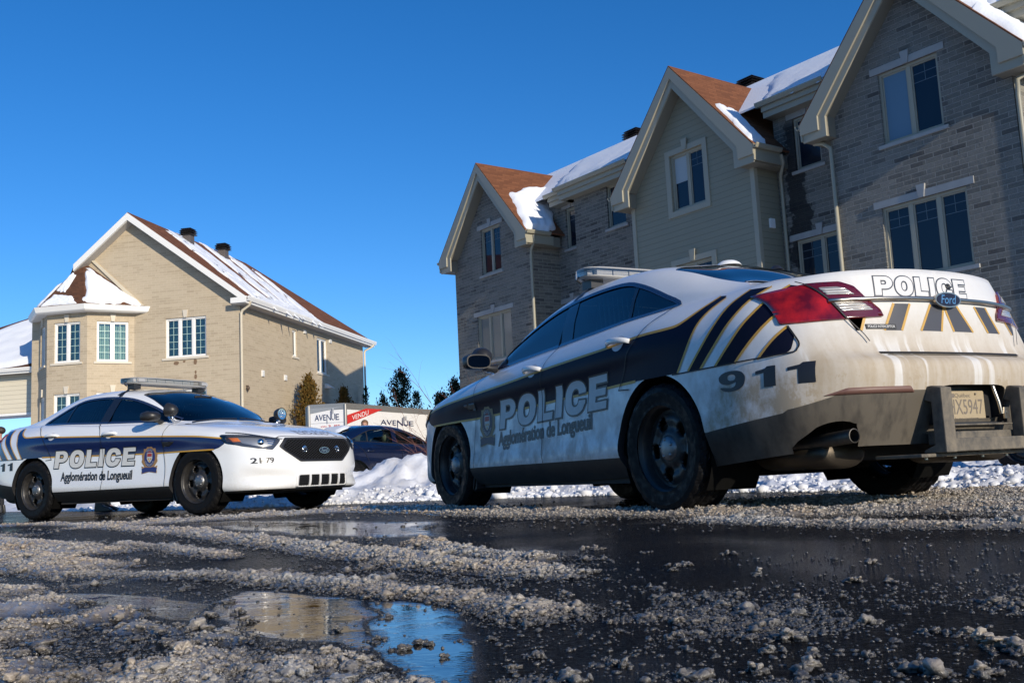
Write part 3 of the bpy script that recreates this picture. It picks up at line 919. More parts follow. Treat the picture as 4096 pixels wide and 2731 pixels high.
def crest(parent, x0, x1, z0, z1, view, dirty):
    """oval police crest with ribbon"""
    cx, cz = (x0+x1)/2, (z0+z1)/2; w_, h_ = (x1-x0)/2, (z1-z0)/2
    def T(pts): return [(cx+p[0]*w_, cz+p[1]*h_) for p in pts]
    outer = smooth_poly([(0,.98),(.28,1.0),(.42,.86),(.72,.86),(.74,.62),(.96,.42),(.90,.12),(.98,-.10),(.74,-.34),(.62,-.52),(.98,-.42),(.86,-.70),(.92,-1.0),(0,-.88),(-.92,-1.0),(-.86,-.70),(-.98,-.42),(-.62,-.52),(-.74,-.34),(-.98,-.10),(-.90,.12),(-.96,.42),(-.74,.62),(-.72,.86),(-.42,.86),(-.28,1.0)], 2)
    bronze = M_BRONZE[dirty]; nv = M_CRNAVY[dirty]
    c = decal('crest', [T(outer)], view, .0040, bronze, parent, .03)
    decal('crest_field', [sup(cx, cz+.13*h_*1.5, w_*.66, h_*.70, 2)], view, .0050, nv, c, .03)
    decal('crest_ribbon', [T([(-.94,-.62),(-.5,-.52),(0,-.56),(.5,-.52),(.94,-.62),(.84,-.97),(.4,-.88),(0,-.86),(-.4,-.88),(-.84,-.97)])], view, .0050, nv, c, .03)
    sh = [(-.30,.52),(.30,.52),(.30,.10),(.16,-.10),(0,-.20),(-.16,-.10),(-.30,.10)]
    decal('crest_shield', [T([(a*1.12, b*1.05) for a, b in sh])], view, .0060, M_CRWHITE, c, .03)
    decal('crest_chief', [T([(-.28,.50),(.28,.50),(.28,.26),(-.28,.26)])], view, .0070, M_CRRED, c, .03)
    decal('crest_charge', [sup(cx-.13*w_, cz+.08*h_, w_*.09, h_*.07, 2, 12), sup(cx+.13*w_, cz+.08*h_, w_*.09, h_*.07, 2, 12), sup(cx, cz-.08*h_, w_*.09, h_*.07, 2, 12)], view, .0070, M_GOLD[dirty], c, .03)
    fl = (view == 'R')
    l1 = fit(font_loops('POLICE', .012), 0, 0, 1, 1); l2 = fit(font_loops('LONGUEUIL', .012), 0, 0, 1, 1)
    def arc(ls, r0, r1, a0, a1):
        out = []
        for l in ls:
            q = []
            for u, v in l:
                a = R(a0+(a1-a0)*(u if True else 1-u)); r = r0+(r1-r0)*v
                px = r*math.cos(a)*w_*.66; pz = r*math.sin(a)*h_*.70
                q.append((cx+(px if fl else -px), cz+.195*h_+pz))
            out.append(q)
        return out
    # positions on the oval; for each side the letters read left to right
    up = arc(l1, .70, .93, 128, 52) if not fl else arc(l1, .70, .93, 128, 52)
    dn = arc(l2, .93, .70, 205, 335)
    if not fl: pass
    decal('crest_lettering', up+dn, view, .0070, M_CRWHITE, c, .05)
    s = decal('crest_crown', [T([(-.14,.56),(.14,.56),(.18,.66),(.07,.62),(0,.70),(-.07,.62),(-.18,.66)])], view, .0070, M_CRRED, c, .05)
M_BRONZE = {True: mat('crest_bronze_dusty', (.27, .19, .09), .55), False: mat('crest_bronze', (.34, .19, .07), .45)}
M_CRNAVY = {True: mat('crest_blue_dusty', (.035, .035, .055), .5), False: mat('crest_blue', (.02, .03, .15), .4)}
M_CRWHITE = mat('crest_white', (.50, .50, .48), .5); M_CRRED = mat('crest_red', (.34, .04, .03), .5)
def ford_oval(parent, M, w_, name='badge'):
    """oval maker's badge; M maps local x,y,z(out) to the car"""
    mb = MB(); h_ = w_*.42
    def disc(rx, ry, d0, d1, mi):
        o = sup(0, 0, rx, ry, 2.05, 40); mb.prism(o, lambda a, b, d: M @ Vector((a, b, d)), d0, d1, mi)
    disc(w_/2, h_/2, 0, .014, 0); disc(w_/2*.90, h_/2*.84, .0142, .0165, 1)
    lo = font_loops('Ford', .008)
    sh = [[(x+.22*y, y) for x, y in l] for l in lo]
    flat(mb, fit(sh, -w_*.30, -h_*.27, w_*.30, h_*.30), lambda a, b, d: M @ Vector((a, b, d)), .0172, 2)
    return mb.build(name, [M_DCHROME if name == 'badge' else M_CHROME, mat('badge_blue', (.012, .02, .05), .7, spec=.2) if 'badge_blue' not in bpy.data.materials else bpy.data.materials['badge_blue'], M_CHROME], parent)
def surf_loop_box(name, loops, view, off, thick, material, parent, h=.03):
    return decal(name, loops, view, off, material, parent, h, thick)
def mat_(n, *a, **k): return bpy.data.materials[n] if n in bpy.data.materials else mat(n, *a, **k)
SHELL, SLAY = make_shell(); SHELL.verts.index_update(); SHELL.normal_update()
ME_BODY = region_mesh(SHELL, SLAY, (0, 1, 2), 'bodywork')
ME_CLAD = region_mesh(SHELL, SLAY, (5,), 'cladding')
ME_SGL = region_mesh(SHELL, SLAY, (3,), 'side_glass', inset=.006)
ME_TGL = region_mesh(SHELL, SLAY, (4,), 'screen_glass', inset=.004)
ME_STRIM = rim_strip(SHELL, SLAY, (3,), 'window_seal', .012, .016, .0015)
ME_TTRIM = rim_strip(SHELL, SLAY, (4,), 'screen_seal', .010, .020, -.002)
ME_ARCH = rim_strip(SHELL, SLAY, (0, 5), 'arch', .045, .0, 0, sel=lambda e: any(abs(math.hypot((e.verts[0].co.x+e.verts[1].co.x)/2-hx, (e.verts[0].co.z+e.verts[1].co.z)/2-hz)-ARCH_R) < .02 for hx, hz in HUBS))
def split_glass(me, left, fn, name):
    """keep the polygons of one pane"""
    bm = bmesh.new(); bm.from_mesh(me)
    dl = [f for f in bm.faces if not fn(f.calc_center_median())]
    bmesh.ops.delete(bm, geom=dl, context='FACES'); m2 = bpy.data.meshes.new(name); bm.to_mesh(m2); bm.free(); return m2

def police_car(loc, yaw, dirty, label, steer=0.0):
    root = empty('police_car', loc, yaw, label, 'police car', 'police cars stopped in the street')
    P = paint_mat('white_paint_road_film' if dirty else 'white_paint', dirty); navy, gold, silver, clad = M_NAVY[dirty], M_GOLD[dirty], M_SILVER[dirty], M_CLAD[dirty]
    def inst(me, name, m, par=root):
        me2 = me.copy(); me2.name = name; me2.materials.clear(); me2.materials.append(m); return link(name, me2, par)
    body = inst(ME_BODY, 'bodywork', P)
    inst(ME_CLAD, 'lower_cladding', clad, root)
    split_parts(ME_ARCH, lambda c: (c.x > 0, c.y > 0), 'arch_lip', M_BLACK, body)
    # glass: front door, rear door, quarter light on each side, two screens
    for sd in (1, -1):
        for nm, a, b in (('front_window', -.2, 2), ('rear_window', -.965, -.2), ('quarter_window', -3, -.965)):
            me = split_glass(ME_SGL, 0, lambda c: c.y*sd > 0 and a < c.x-(c.z-1.1)*0 <= b, nm)
            if len(me.polygons): me.materials.clear(); me.materials.append(M_GLASS); link(nm, me, root)
    for nm, fn in (('windscreen', lambda c: c.x > 0), ('rear_screen', lambda c: c.x < 0)):
        me = split_glass(ME_TGL, 0, fn, nm); me.materials.clear(); me.materials.append(M_WGLASS if nm == 'windscreen' else M_GLASS); link(nm, me, root)
    split_parts(ME_STRIM, lambda c: c.y > 0, 'window_seal', mat_('window_trim', (.02, .03, .07), .15, coat=1), body)
    split_parts(ME_TTRIM, lambda c: c.x > 0, 'screen_seal', M_GBLACK, body)
    # pillars between the side windows
    for view in 'LR':
        decal('pillar', [[(-.11,1.405),(-.24,1.425),(-.345,1.10),(-.18,1.085)]], view, -.002, M_GBLACK, body, .03)
        decal('pillar', [[(-.925,1.39),(-.965,1.375),(-1.015,1.145),(-.985,1.147)]], view, -.002, M_GBLACK, body, .03)
        decal('mirror_base', [[(.885,1.064),(.79,1.105),(.69,1.155),(.63,1.09),(.64,1.074)]], view, -.001, M_BLACK, body, .03)
        # shiny outline of the side windows
        so_ = smooth_poly(SIDE_OPEN, 2); so_ = so_ if loops_area(so_) > 0 else so_[::-1]
        decal('window_trim', [offset_loop(so_, .011), so_[::-1]], view, .003, bpy.data.materials['window_trim'], body, .03)
    # wheel wells, floor, cabin
    mb = MB()
    for hx, hz in HUBS:
        for sd in (1, -1):
            mb = MB(); vs = []; fs = []; n_ = 28
            for k in range(n_+1):
                a = R(-35+250*k/n_)
                for y_, rr in ((.925, ARCH_R), (.60, ARCH_R+.01), (.59, .16)): vs.append((hx+rr*math.cos(a), sd*y_, hz+rr*math.sin(a)))
            for k in range(n_):
                for j in range(2): fs.append((k*3+j, k*3+j+1, (k+1)*3+j+1, (k+1)*3+j))
            mb.add(vs, fs); mb.build('wheel_well', M_VOID, root)
    mb = MB()
    mb.box((-1.0, -.86, .175), (1.0, .86, .26)); mb.box((-2.30, -.58, .26), (-1.85, .58, .40)); mb.box((-1.85, -.57, .24), (-1.0, .57, .42)); mb.box((1.0, -.57, .19), (2.2, .57, .40))
    mb.box((-2.4, -.56, .40), (2.15, .56, .80)); mb.box((-.95, -.86, .40), (.95, .86, .62))
    mb.tube([(1.434, -.78, .30), (1.434, .78, .30)], .045, 8); mb.tube([(-1.434, -.78, .28), (-1.434, .78, .28)], .05, 8)
    for s in (-1, 1): mb.tube([(-1.434, .6*s, .24), (-1.0, .5*s, .22)], .04, 8); mb.tube([(1.0, .5*s, .22), (1.434, .66*s, .24)], .04, 8)
    mb.build('underbody', dirtied('underbody', (.012, .011, .010), .8, True, (.05, .04, .03), 2, -1, .4, tail=0) if 'underbody' not in bpy.data.materials else bpy.data.materials['underbody'], root)
    it = MB()
    it.box((-1.75, -.80, .80), (1.0, .80, .90)); it.box((.80, -.76, .90), (1.10, .76, 1.02))
    for s in (-1, 1):
        it.box((.05, s*.42-.24, .62), (.58, s*.42+.24, .93))
        it.box((-.18, s*.42-.23, .85), (-.02, s*.42+.23, 1.22)); it.box((-.17, s*.42-.12, 1.24), (-.07, s*.42+.12, 1.38))
    it.box((-1.25, -.68, .85), (-1.10, .68, 1.17)); it.box((-1.8, -.62, 1.02), (-1.2, .62, 1.12))
    seat = it.build('cabin_seats', M_SEAT, root, bevel=.03)
    sw = MB(); sw.tube([(.62+.05*math.sin(R(a)), .42+.18*math.cos(R(a)), .98+.17*math.sin(R(a))) for a in range(0, 361, 20)], .014, 6, caps=False); sw.build('steering_wheel', M_BLACK, root)
    cg = MB()
    for s in (-1, 1):
        for k in range(9): x_ = -.42-.055*k; cg.tube([(x_-.10, s*.70, 1.10), (x_+.02, s*.63, 1.42-.012*k)], .006, 5)
    for k in range(7): cg.tube([(-.24, -.6+.2*k, .95), (-.24, -.55+.18*k, 1.42)], .006, 5)
    cg.tube([(-.24, -.62, 1.15), (-.24, .62, 1.15)], .010, 5)
    cg.build('cage_bars', mat('cage_white', (.62, .66, .64), .5) if 'cage_white' not in bpy.data.materials else bpy.data.materials['cage_white'], root)
    vm = MB(); vm.box((.50, -.13, 1.355), (.525, .13, 1.41)); vm.tube([(.52, 0, 1.39), (.47, 0, 1.42)], .012, 6); vm.build('rear_view_mirror', M_BLACK, root, bevel=.01)
    # wheels
    for x_, st in ((1.434, steer), (-1.434, 0)):
        for s in (1, -1): wheel(root, x_, .828, s, st)
    # livery
    for view in 'LR':
        bp_ = band_poly(); b = decal('livery_band', [bp_], view, .0020, navy, root, .018)
        decal('gold_line', line_loops(spline2(GOLD_TOP, 4), .0155), view, .0034, gold, b, .02)
        decal('gold_line', line_loops(spline2(GOLD_LOW, 4), .0150), view, .0034, gold, b, .02)
        decal('gold_line', line_loops(spline2([(-1.645,.757),(-1.705,.84),(-1.762,.93),(-1.81,1.02),(-1.905,1.128)], 4), .013), view, .0036, gold, b, .02)
        for up, dn in STRIPES:
            s_ = decal('livery_slash', [spline2(up, 3)+spline2(dn, 3)[::-1]], view, .0020, navy, root, .018)
            for l_ in ((up, dn) if dn[0][0] > -2.3 else (up,)): decal('gold_line', line_loops(spline2(l_, 3), .014), view, .0036, gold, s_, .02)
        X = (.53, -.93) if view == 'L' else (-1.01, .50)
        x0, x1 = min(X), max(X)
        wl = word('POLICE', 0, 0, .204, 1.44, .13, .035)
        flip = view == 'L'
        sh_ = []
        for l in wl:
            q = [((x1-a) if flip else (x0+a), .612+b_+(-.028*(a/1.43) if not flip else .038*(a/1.43))) for a, b_ in l]
            sh_.append(q[::-1] if flip else q)
        if flip: sh_ = [[(x, .600+(z-.620)) for x, z in l] for l in sh_]
        w0 = decal('police_lettering', grow(sh_, .0115), view, .0046, M_INK, root, .022)
        decal('letter_face', sh_, view, .0058, silver, w0, .022)
        ag = font_loops('Agglomération de Longueuil', .045)
        x0, x1, z0, z1 = (-.735, .550, .440, .568) if flip else (-.872, .402, .424, .557)
        fa = fit(ag, x0, z0, x1, z1, flip); 
        fa = [[(a, b_+(.045*((x1-a)/(x1-x0)) if flip else -.028*((a-x0)/(x1-x0)))) for a, b_ in l] for l in fa]
        fa = bolder(fa, .0046); decal('small_lettering', fa, view, .0030, M_INK, root, .03)
        if flip: crest(root, .610, .868, .478, .775, view, dirty)
        else: crest(root, .553, .823, .478, .778, view, dirty)
        nn = word('911', 0, 0, .100, .54, .27)
        z0 = .620
        q9 = [[((-1.965-a) if flip else (-1.965-.50+a), z0+b_) for a, b_ in l] for l in nn]
        if not flip: q9 = [[(a+.10, b_) for a, b_ in l] for l in q9]
        q9 = [l[::-1] for l in q9] if flip else q9; cur = 0
        for ch in '911':
            n_ = len(glyph(ch)[0]); decal('digit', q9[cur:cur+n_], view, .0030, M_INK, root, .03); cur += n_
        # shut lines
        for pts in ([(.955,.33),(.95,.55),(.925,.70),(.915,.86),(.93,.98),(.945,1.03)], [(-.125,.33),(-.105,.45),(-.115,.70),(-.14,.90),(-.185,1.0),(-.255,1.068),(-.31,1.095)], [(-1.06,.72),(-1.115,.80),(-1.185,.92),(-1.26,.995),(-1.355,1.08),(-1.44,1.13),(-1.47,1.165)], [(-1.055,.72),(-1.17,.715)],
                    [(-1.60,.752),(-1.95,.757),(-2.28,.766),(-2.405,.772),(-2.425,.785),(-2.425,.82),(-2.37,.905)], [(2.30,.768),(2.20,.795),(2.08,.825),(1.95,.848),(1.83,.86)]):
            decal('shut_line', line_loops(spline2(pts, 5), .0065), view, .0070, M_SEAL, body, .02)
        decal('fender_vent', [rounded([(.905,.822),(1.11,.815),(1.075,.79),(1.02,.765),(.905,.762)], .012)], view, .004, M_BLACK, root, .03, .01)
        # door handles
        for hx, hz in ((.0, .958), (-1.07, .998)):
            s = 1 if flip else -1
            mb = MB(); pc, pn = onbody(view, hx, hz)
            pl = []
            for k in range(13):
                t = k/12; xx = hx-.125+.25*t; e = math.sin(math.pi*min(max((t-.04)/.92, 0), 1))**.45; p_, n_ = onbody(view, xx, hz+.006*(t-.5))
                pl.append(p_+n_*(.004+.040*e))
            vs = []; fs = []
            for k, p_ in enumerate(pl):
                for q in range(10):
                    a = 2*math.pi*q/10; vs.append((p_.x, p_.y+s*.010*math.cos(a), p_.z+.019*math.sin(a)*(1-.25*abs(k/6-1)**3)))
            for k in range(12):
                for q in range(10): fs.append((k*10+q, k*10+(q+1) % 10, (k+1)*10+(q+1) % 10, (k+1)*10+q))
            fs += [tuple(range(10)), tuple(range(120, 130))]; mb.add(vs, fs, 0, True)
            hnd = mb.build('door_handle', P, root)
            decal('handle_cup', [sup(hx, hz, .062, .047, 2, 22)], view, .0032, mat('cup_shade', (.52, .53, .55), .4) if 'cup_shade' not in bpy.data.materials else bpy.data.materials['cup_shade'], hnd, .02)
    # mirrors
    for s in (1, -1):
        mb = MB(); cx_, cy_, cz_ = .775, s*1.005, 1.112
        rings = [(.0, .100, .054), (.05, .108, .059), (.10, .098, .055), (.14, .070, .040), (.165, .025, .016)]
        vs = []; fs = []; m_ = 20
        for dx, a, b in rings:
            o = sup(0, 0, a, b, 3.0, m_)
            for (u, v) in o: vs.append((cx_-.06+dx*1.05, cy_+u+.0*s, cz_+v+.004*u*s))
        for k in range(len(rings)-1):
            for q in range(m_): fs.append((k*m_+q, k*m_+(q+1) % m_, (k+1)*m_+(q+1) % m_, (k+1)*m_+q))
        fs.append(tuple(range((len(rings)-1)*m_, len(rings)*m_))); mb.add(vs, fs, 0, True)
        mb.add(vs[:m_], [tuple(range(m_))], 0)
        mb.tube([(.78, s*.945, 1.075), (.76, s*.88, 1.065), (.75, s*.84, 1.06)], [.028, .026, .04], 10)
        mr = mb.build('door_mirror', M_BLACK, root)
        g = MB(); g.prism(sup(0, 0, .090, .045, 3.0, 24), lambda a, b, d: Vector((cx_-.0625+d, cy_+a, cz_+b)), -.002, 0.0); g.build('mirror_glass', mat('mirror_glass', (.06, .07, .08), .08, 1.0) if 'mirror_glass' not in bpy.data.materials else bpy.data.materials['mirror_glass'], mr)
        # pillar spotlights
        sp = MB(); px_, py_, pz_ = .945, s*.855, 1.175
        ax = Vector((1, s*-.05, .02)).normalized() if (dirty or s > 0) else Vector((-.85, -.2, .15)).normalized(); Mt = Matrix.Translation((px_, py_, pz_)) @ ax.to_track_quat('Z', 'Y').to_matrix().to_4x4()
        sp.lathe([(.0, -.075), (.035, -.066), (.062, -.035), (.073, .0), (.076, .035), (.080, .048), (.078, .056), (.070, .056)], 26, Mt)
        sl_ = sp.build('spotlight', M_BLACK, root)
        le = MB(); le.lathe([(.0, .050), (.04, .051), (.070, .053)], 24, Mt)
        for k in range(7):
            q = k*math.pi/3; r_ = 0 if k == 6 else .040; c_ = Mt @ Vector((r_*math.cos(q), r_*math.sin(q), .052)); le.ball(c_, .013, 8, 6)
        le.build('spotlight_lens', M_REFL, sl_)
        st = MB(); st.tube([(.945, s*.85, 1.115), (.93, s*.83, 1.065), (.91, s*.79, 1.05)], .015, 8); st.ball((.944, s*.848, 1.09), .026, 12, 8); st.build('spotlight_arm', M_CHROME, sl_)
    # light bar
    lb = MB(); BX, BZ, HL = -.12, 1.602, .625
    def barprof(u):
        a = abs(u)/HL; e = max(0, (a-.72)/.28); return .145*(1-.55*e**2), -.10*a**2*0-.07*e**2
    def ring(z, sc, n=40):
        o = []
        for k in range(n):
            q = 2*math.pi*k/n; c, s_ = math.cos(q), math.sin(q)
            y_ = HL*sc*math.copysign(abs(c)**.42, c); x_ = .148*sc*math.copysign(abs(s_)**.62, s_); x_ -= .05*(abs(y_)/HL)**3
            o.append((BX+x_, y_, z))
        return o
    def tub(zs, scs, mi, sm=True):
        vs = []; fs = []; n_ = 40
        for z, sc in zip(zs, scs): vs += ring(z, sc)
        for k in range(len(zs)-1):
            for q in range(n_): fs.append((k*n_+q, k*n_+(q+1) % n_, (k+1)*n_+(q+1) % n_, (k+1)*n_+q))
        fs.append(tuple(range(n_))); fs.append(tuple(range((len(zs)-1)*n_, len(zs)*n_))); lb.add(vs, fs, mi, False)
    tub([BZ-.022, BZ-.012, BZ-.004], [.90, .985, 1.0], 0)
    tub([BZ+.046, BZ+.052, BZ+.058], [1.0, .99, .93], 0)
    bar = lb.build('light_bar', [mat('bar_grey', (.38, .37, .35), .35) if 'bar_grey' not in bpy.data.materials else bpy.data.materials['bar_grey']], root)
    ln = MB()
    for s in (1, -1):
        for k in range(8):
            y0 = -HL*.86+k*HL*.215; y1 = y0+HL*.20; ln.box((BX+s*.10-.02, y0, BZ+.003), (BX+s*.10+.02, y1, BZ+.040))
        ln.box((BX-.08, s*HL*.90-.02, BZ+.003), (BX+.08, s*HL*.90+.02, BZ+.040))
    ln.build('lamp_module', M_LENSW, bar)
    cv = MB(); vs = ring(BZ-.004, 1.0)+ring(BZ+.046, 1.0); cv.add(vs, [(q, (q+1) % 40, 40+(q+1) % 40, 40+q) for q in range(40)], 0, False); cv.build('bar_lens', M_CLEAR, bar)
    for s in (1, -1):
        ft = MB()
        ft.box((BX-.07, s*.50-.05, 1.52), (BX+.05, s*.50+.05, BZ-.02)); 
        pts = [(BX-.02, s*.50, 1.575)]
        for yy in (.56, .60, .64, .66):
            p_, n_ = BODY_BVH.ray_cast(Vector((BX-.04-(yy-.5)*.3, s*yy, 2)), Vector((0, 0, -1)))[:2]
            if p_: pts.append(tuple(p_+Vector((0, 0, .006))))
        w_ = .03
        for a, b in zip(pts[:-1], pts[1:]): ft.add([(a[0]-w_, a[1], a[2]), (a[0]+w_, a[1], a[2]), (b[0]+w_, b[1], b[2]), (b[0]-w_, b[1], b[2])], [(0, 1, 2, 3)])
        ft.tube([(BX-.02, s*.57, 1.585), (BX-.02, s*.62, 1.60), (BX-.02, s*.63, 1.575), (BX-.02, s*.60, 1.555)], .009, 6)
        ft.build('bar_strap', M_BLACK, bar)
    for view in 'LR': decal('roof_strap', [[(-.13,1.425),(-.19,1.425),(-.215,1.52),(-.155,1.52)]], view, .003, M_BLACK, body, .02)
    # antenna puck
    an = MB(); an.lathe([(.0, .035), (.045, .032), (.07, .018), (.085, .0)], 24, Matrix.Translation((-1.02, .02, 1.528))); an.build('antenna', M_WHITE, root)
    a2 = MB(); a2.lathe([(0, .03), (.02, .028), (.05, 0)], 14, Matrix.Translation((-1.13, -.28, 1.495))); a2.build('antenna', M_BLACK, root)
    # ---------------- rear
    for s in (1, -1):
        f = lambda pts: [(s*a, b) for a, b in pts] if s > 0 else [(s*a, b) for a, b in pts][::-1]
        outer = rounded(f([(.838,1.088),(.70,1.112),(.58,1.112),(.525,1.085),(.49,1.03),(.425,.965),(.413,.930),(.605,.918),(.78,.912),(.852,.915)]), .010)
        t_ = decal('tail_light', [outer], 'rear', .010, M_RED, root, .02, .02)
        decal('lamp_frame', [rounded(f([(.705,1.112),(.58,1.112),(.525,1.085),(.49,1.03),(.425,.965),(.413,.930),(.606,.918)]), .008)], 'rear', .0125, M_DRED, t_, .02, .006)
        decal('reverse_lamp', [rounded(f([(.672,1.082),(.600,1.083),(.570,1.076),(.535,1.040),(.655,1.044)]), .007)], 'rear', .0155, M_LENSW, t_, .02, .004)
        decal('indicator_lamp', [rounded(f([(.640,1.004),(.512,1.000),(.465,.962),(.615,.957)]), .007)], 'rear', .0155, M_LENSW, t_, .02, .004)
        decal('lamp_split', line_loops(spline2(f([(.715,1.125),(.66,1.03),(.605,.915),(.555,.84),(.535,.80)]), 4), .006), 'rear', .0175, M_SEAL, body, .03)
        decal('bumper_reflector', [rounded(f([(.79,.552),(.71,.582),(.41,.582),(.385,.552)]), .008)], 'rear', .004, M_MAROON, root, .03, .01)
    decal('shut_line', line_loops([(.50,.747),(-.50,.747)], .012), 'rear', .003, M_SEAL, body, .04)
    decal('shut_line', line_loops([(a, .735+.0*a) for a in (.47,-.47)], .004), 'rear', .003, M_SEAL, body, .04)
    # trunk lettering and slashes
    wr = word('POLICE', 0, 0, .098, .615, .12, .02)
    wr = [[(.425-a, 1.040+b) for a, b in l][::-1] for l in wr]
    w0 = decal('police_lettering', grow(wr, .0062), 'rear', .0020, mat('grey_ink', (.05, .06, .08), .4) if 'grey_ink' not in bpy.data.materials else bpy.data.materials['grey_ink'], root, .03)
    decal('letter_face', wr, 'rear', .0028, P, w0, .03)
    tb = mat('faded_navy', (.060, .062, .075), .5) if 'faded_navy' not in bpy.data.materials else bpy.data.materials['faded_navy']
    tg = mat('faded_gold', (.52, .31, .07), .5) if 'faded_gold' not in bpy.data.materials else bpy.data.materials['faded_gold']
    Z1, Z0 = .998, .862
    for s in (1, -1):
        for (a, b, c, d) in ((.335,.235,.315,.42), (.095,-.0,.045,.19)):
            q = [(s*a, Z1), (s*b, Z1), (s*c, Z0), (s*d, Z0)]
            if s > 0: q = q[::-1]
            t0 = decal('trunk_slash', [q], 'rear', .0012 if s > 0 else .0014, tb, root, .03)
            for u, v in (((a, d) if a != .0 else (a, d)), (b, c)): decal('gold_line', line_loops([(s*u, Z1), (s*v, Z0)], .013), 'rear', .0019, tg, t0, .05)
        q = [(s*.60,.925),(s*.52,.925),(s*.555,.862),(s*.575,.862)]
        t0 = decal('trunk_slash', [q[::-1] if s > 0 else q], 'rear', .0012, tb, root, .03); decal('gold_line', line_loops([(s*.515,.925),(s*.55,.862)], .013), 'rear', .0019, tg, t0, .05)
    cr = MB(); pts = []
    for k in range(25):
        y_ = .66-1.32*k/24; p_, n_ = onbody('rear', y_, 1.010+.012*(1-(y_/.66)**2)); pts.append(p_+n_*.018)
    vs = []; fs = []
    for p_ in pts:
        for q in range(8): a = 2*math.pi*q/8; vs.append((p_.x+.012*math.cos(a), p_.y, p_.z+.011*math.sin(a)))
    for k in range(24):
        for q in range(8): fs.append((k*8+q, k*8+(q+1) % 8, (k+1)*8+(q+1) % 8, (k+1)*8+q))
    cr.add(vs, fs+[tuple(range(8)), tuple(range(192, 200))], 0, True); cr.build('chrome_strip', M_DCHROME, root)
    p_, n_ = onbody('rear', 0, 1.020)
    Mb = Matrix.Translation(p_+Vector((-.022, 0, 0))) @ Matrix(((0, 0, -1, 0), (-1, 0, 0, 0), (0, 1, 0, 0), (0, 0, 0, 1)))
    ford_oval(root, Mb, .185)
    p_, n_ = onbody('rear', -.069, 1.098); kh = MB(); kh.lathe([(.0, .003), (.007, .003), (.008, .006), (.016, .006), (.018, 0)], 16, Matrix.Translation(p_) @ n_.to_track_quat('Z', 'Y').to_matrix().to_4x4()); kh.build('lock', M_BLACK, root)
    pb = MB(); 
    def onr(a, b, d): p, n = onbody('rear', a, b, d); return p
    o = [(.522,.868),(.350,.868),(.350,.892),(.522,.892)]
    pb.prism(o, lambda a, b, d: onr(a, b, d), .0, .006, 0)
    tl = fit(font_loops('POLICE INTERCEPTOR', .01), .513, .874, .359, .886); V_, F_ = tess(tl, 9); pb.add([onr(v.x, v.y, .0068) for v in V_], F_, 1)
    pb.build('name_plate', [M_BLACK, M_WHITE], root)
    # plate, bumper recess, push bar
    rc = MB(); A_, B_ = (-2.735, -2.625), (-.243, .243)
    rc.box((-2.625, -.25, .395), (-2.615, .25, .60)); rc.box((-2.71, -.25, .590), (-2.615, .25, .600)); rc.box((-2.69, -.25, .395), (-2.615, .25, .404))
    for s in (1, -1): rc.box((-2.70, s*.246-.004, .395), (-2.615, s*.246+.004, .60))
    rc.build('plate_recess', M_BLACK, root)
    pl = MB(); PX = -2.650
    pl.prism(rounded([(.1525,.408),(-.1525,.408),(-.1525,.560),(.1525,.560)][::-1], .012), lambda a, b, d: Vector((PX-d, a, b)), 0, .004)
    plate = pl.build('licence_plate', dirtied('plate_base', (.38, .31, .205), .7, dirty, (.27, .21, .135), 2, -1, .6, tail=0) if dirty else mat('plate_clean', (.7, .7, .7), .4), root)
    ink = mat('plate_ink', (.17, .145, .12), .6) if 'plate_ink' not in bpy.data.materials else bpy.data.materials['plate_ink']
    lt = MB(); fn = lambda a, b, d: Vector((PX-d, a, b))
    flat(lt, fit(font_loops('FHX5947', .012), .143, .444, -.138, .518), fn, .0052)
    flat(lt, fit(font_loops('Québec', .008), .060, .524, -.052, .547), fn, .0052)
    flat(lt, fit(font_loops('Je me souviens', .006), .075, .414, -.085, .430), fn, .0052)
    lt.prism([(.063,.526),(.085,.526),(.085,.546),(.063,.546)], fn, .004, .0054)
    for a in (.089, -.089):
        for b in (.543, .420): lt.ball((PX-.006, a, b), .006, 8, 6)
    lt.build('plate_lettering', ink, plate)
    pbm = dirtied('push_bar_steel', (.055, .052, .048), .55, dirty, (.33, .275, .20), 2, -1, .8, tail=0)
    pu = MB()
    def pbar(y0, y1, z0, z1, x0=-2.86, x1=-2.80): pu.box((x0, y0, z0), (x1, y1, z1))
    for s in (1, -1):
        yc = s*.282
        pu.prism([(-2.790, .565), (-2.735, .578), (-2.66, .572), (-2.66, .52), (-2.725, .50), (-2.725, .30), (-2.66, .275), (-2.66, .262), (-2.790, .262)], lambda a, b, d: Vector((a, d, b)), yc-.037, yc+.037)
    pu.box((-2.787, -.246, .264), (-2.727, .246, .326)); pu.box((-2.73, -.40, .243), (-2.45, .42, .260))
    pu.box((-2.735, -.25, .385), (-2.705, .25, .395)); pu.box((-2.72, -.26, .30), (-2.64, .26, .36))
    pub = pu.build('push_bar', pbm, root, bevel=.010)
    br = MB(); br.box((-2.735, -.225, .415), (-2.725, -.19, .47)); br.tube([(-2.738, -.207, .445), (-2.725, -.207, .445)], .008, 8); br.tube([(-2.70, -.165, .585), (-2.72, -.172, .50), (-2.72, -.185, .44)], .009, 6)
    br.build('bracket', M_DCHROME, pub)
    for yb in (.30, .1, -.1, -.28): bo = MB(); bo.tube([(-2.65, yb, .243), (-2.65, yb, .232)], .010, 6); bo.build('bolt', M_DCHROME, pub)
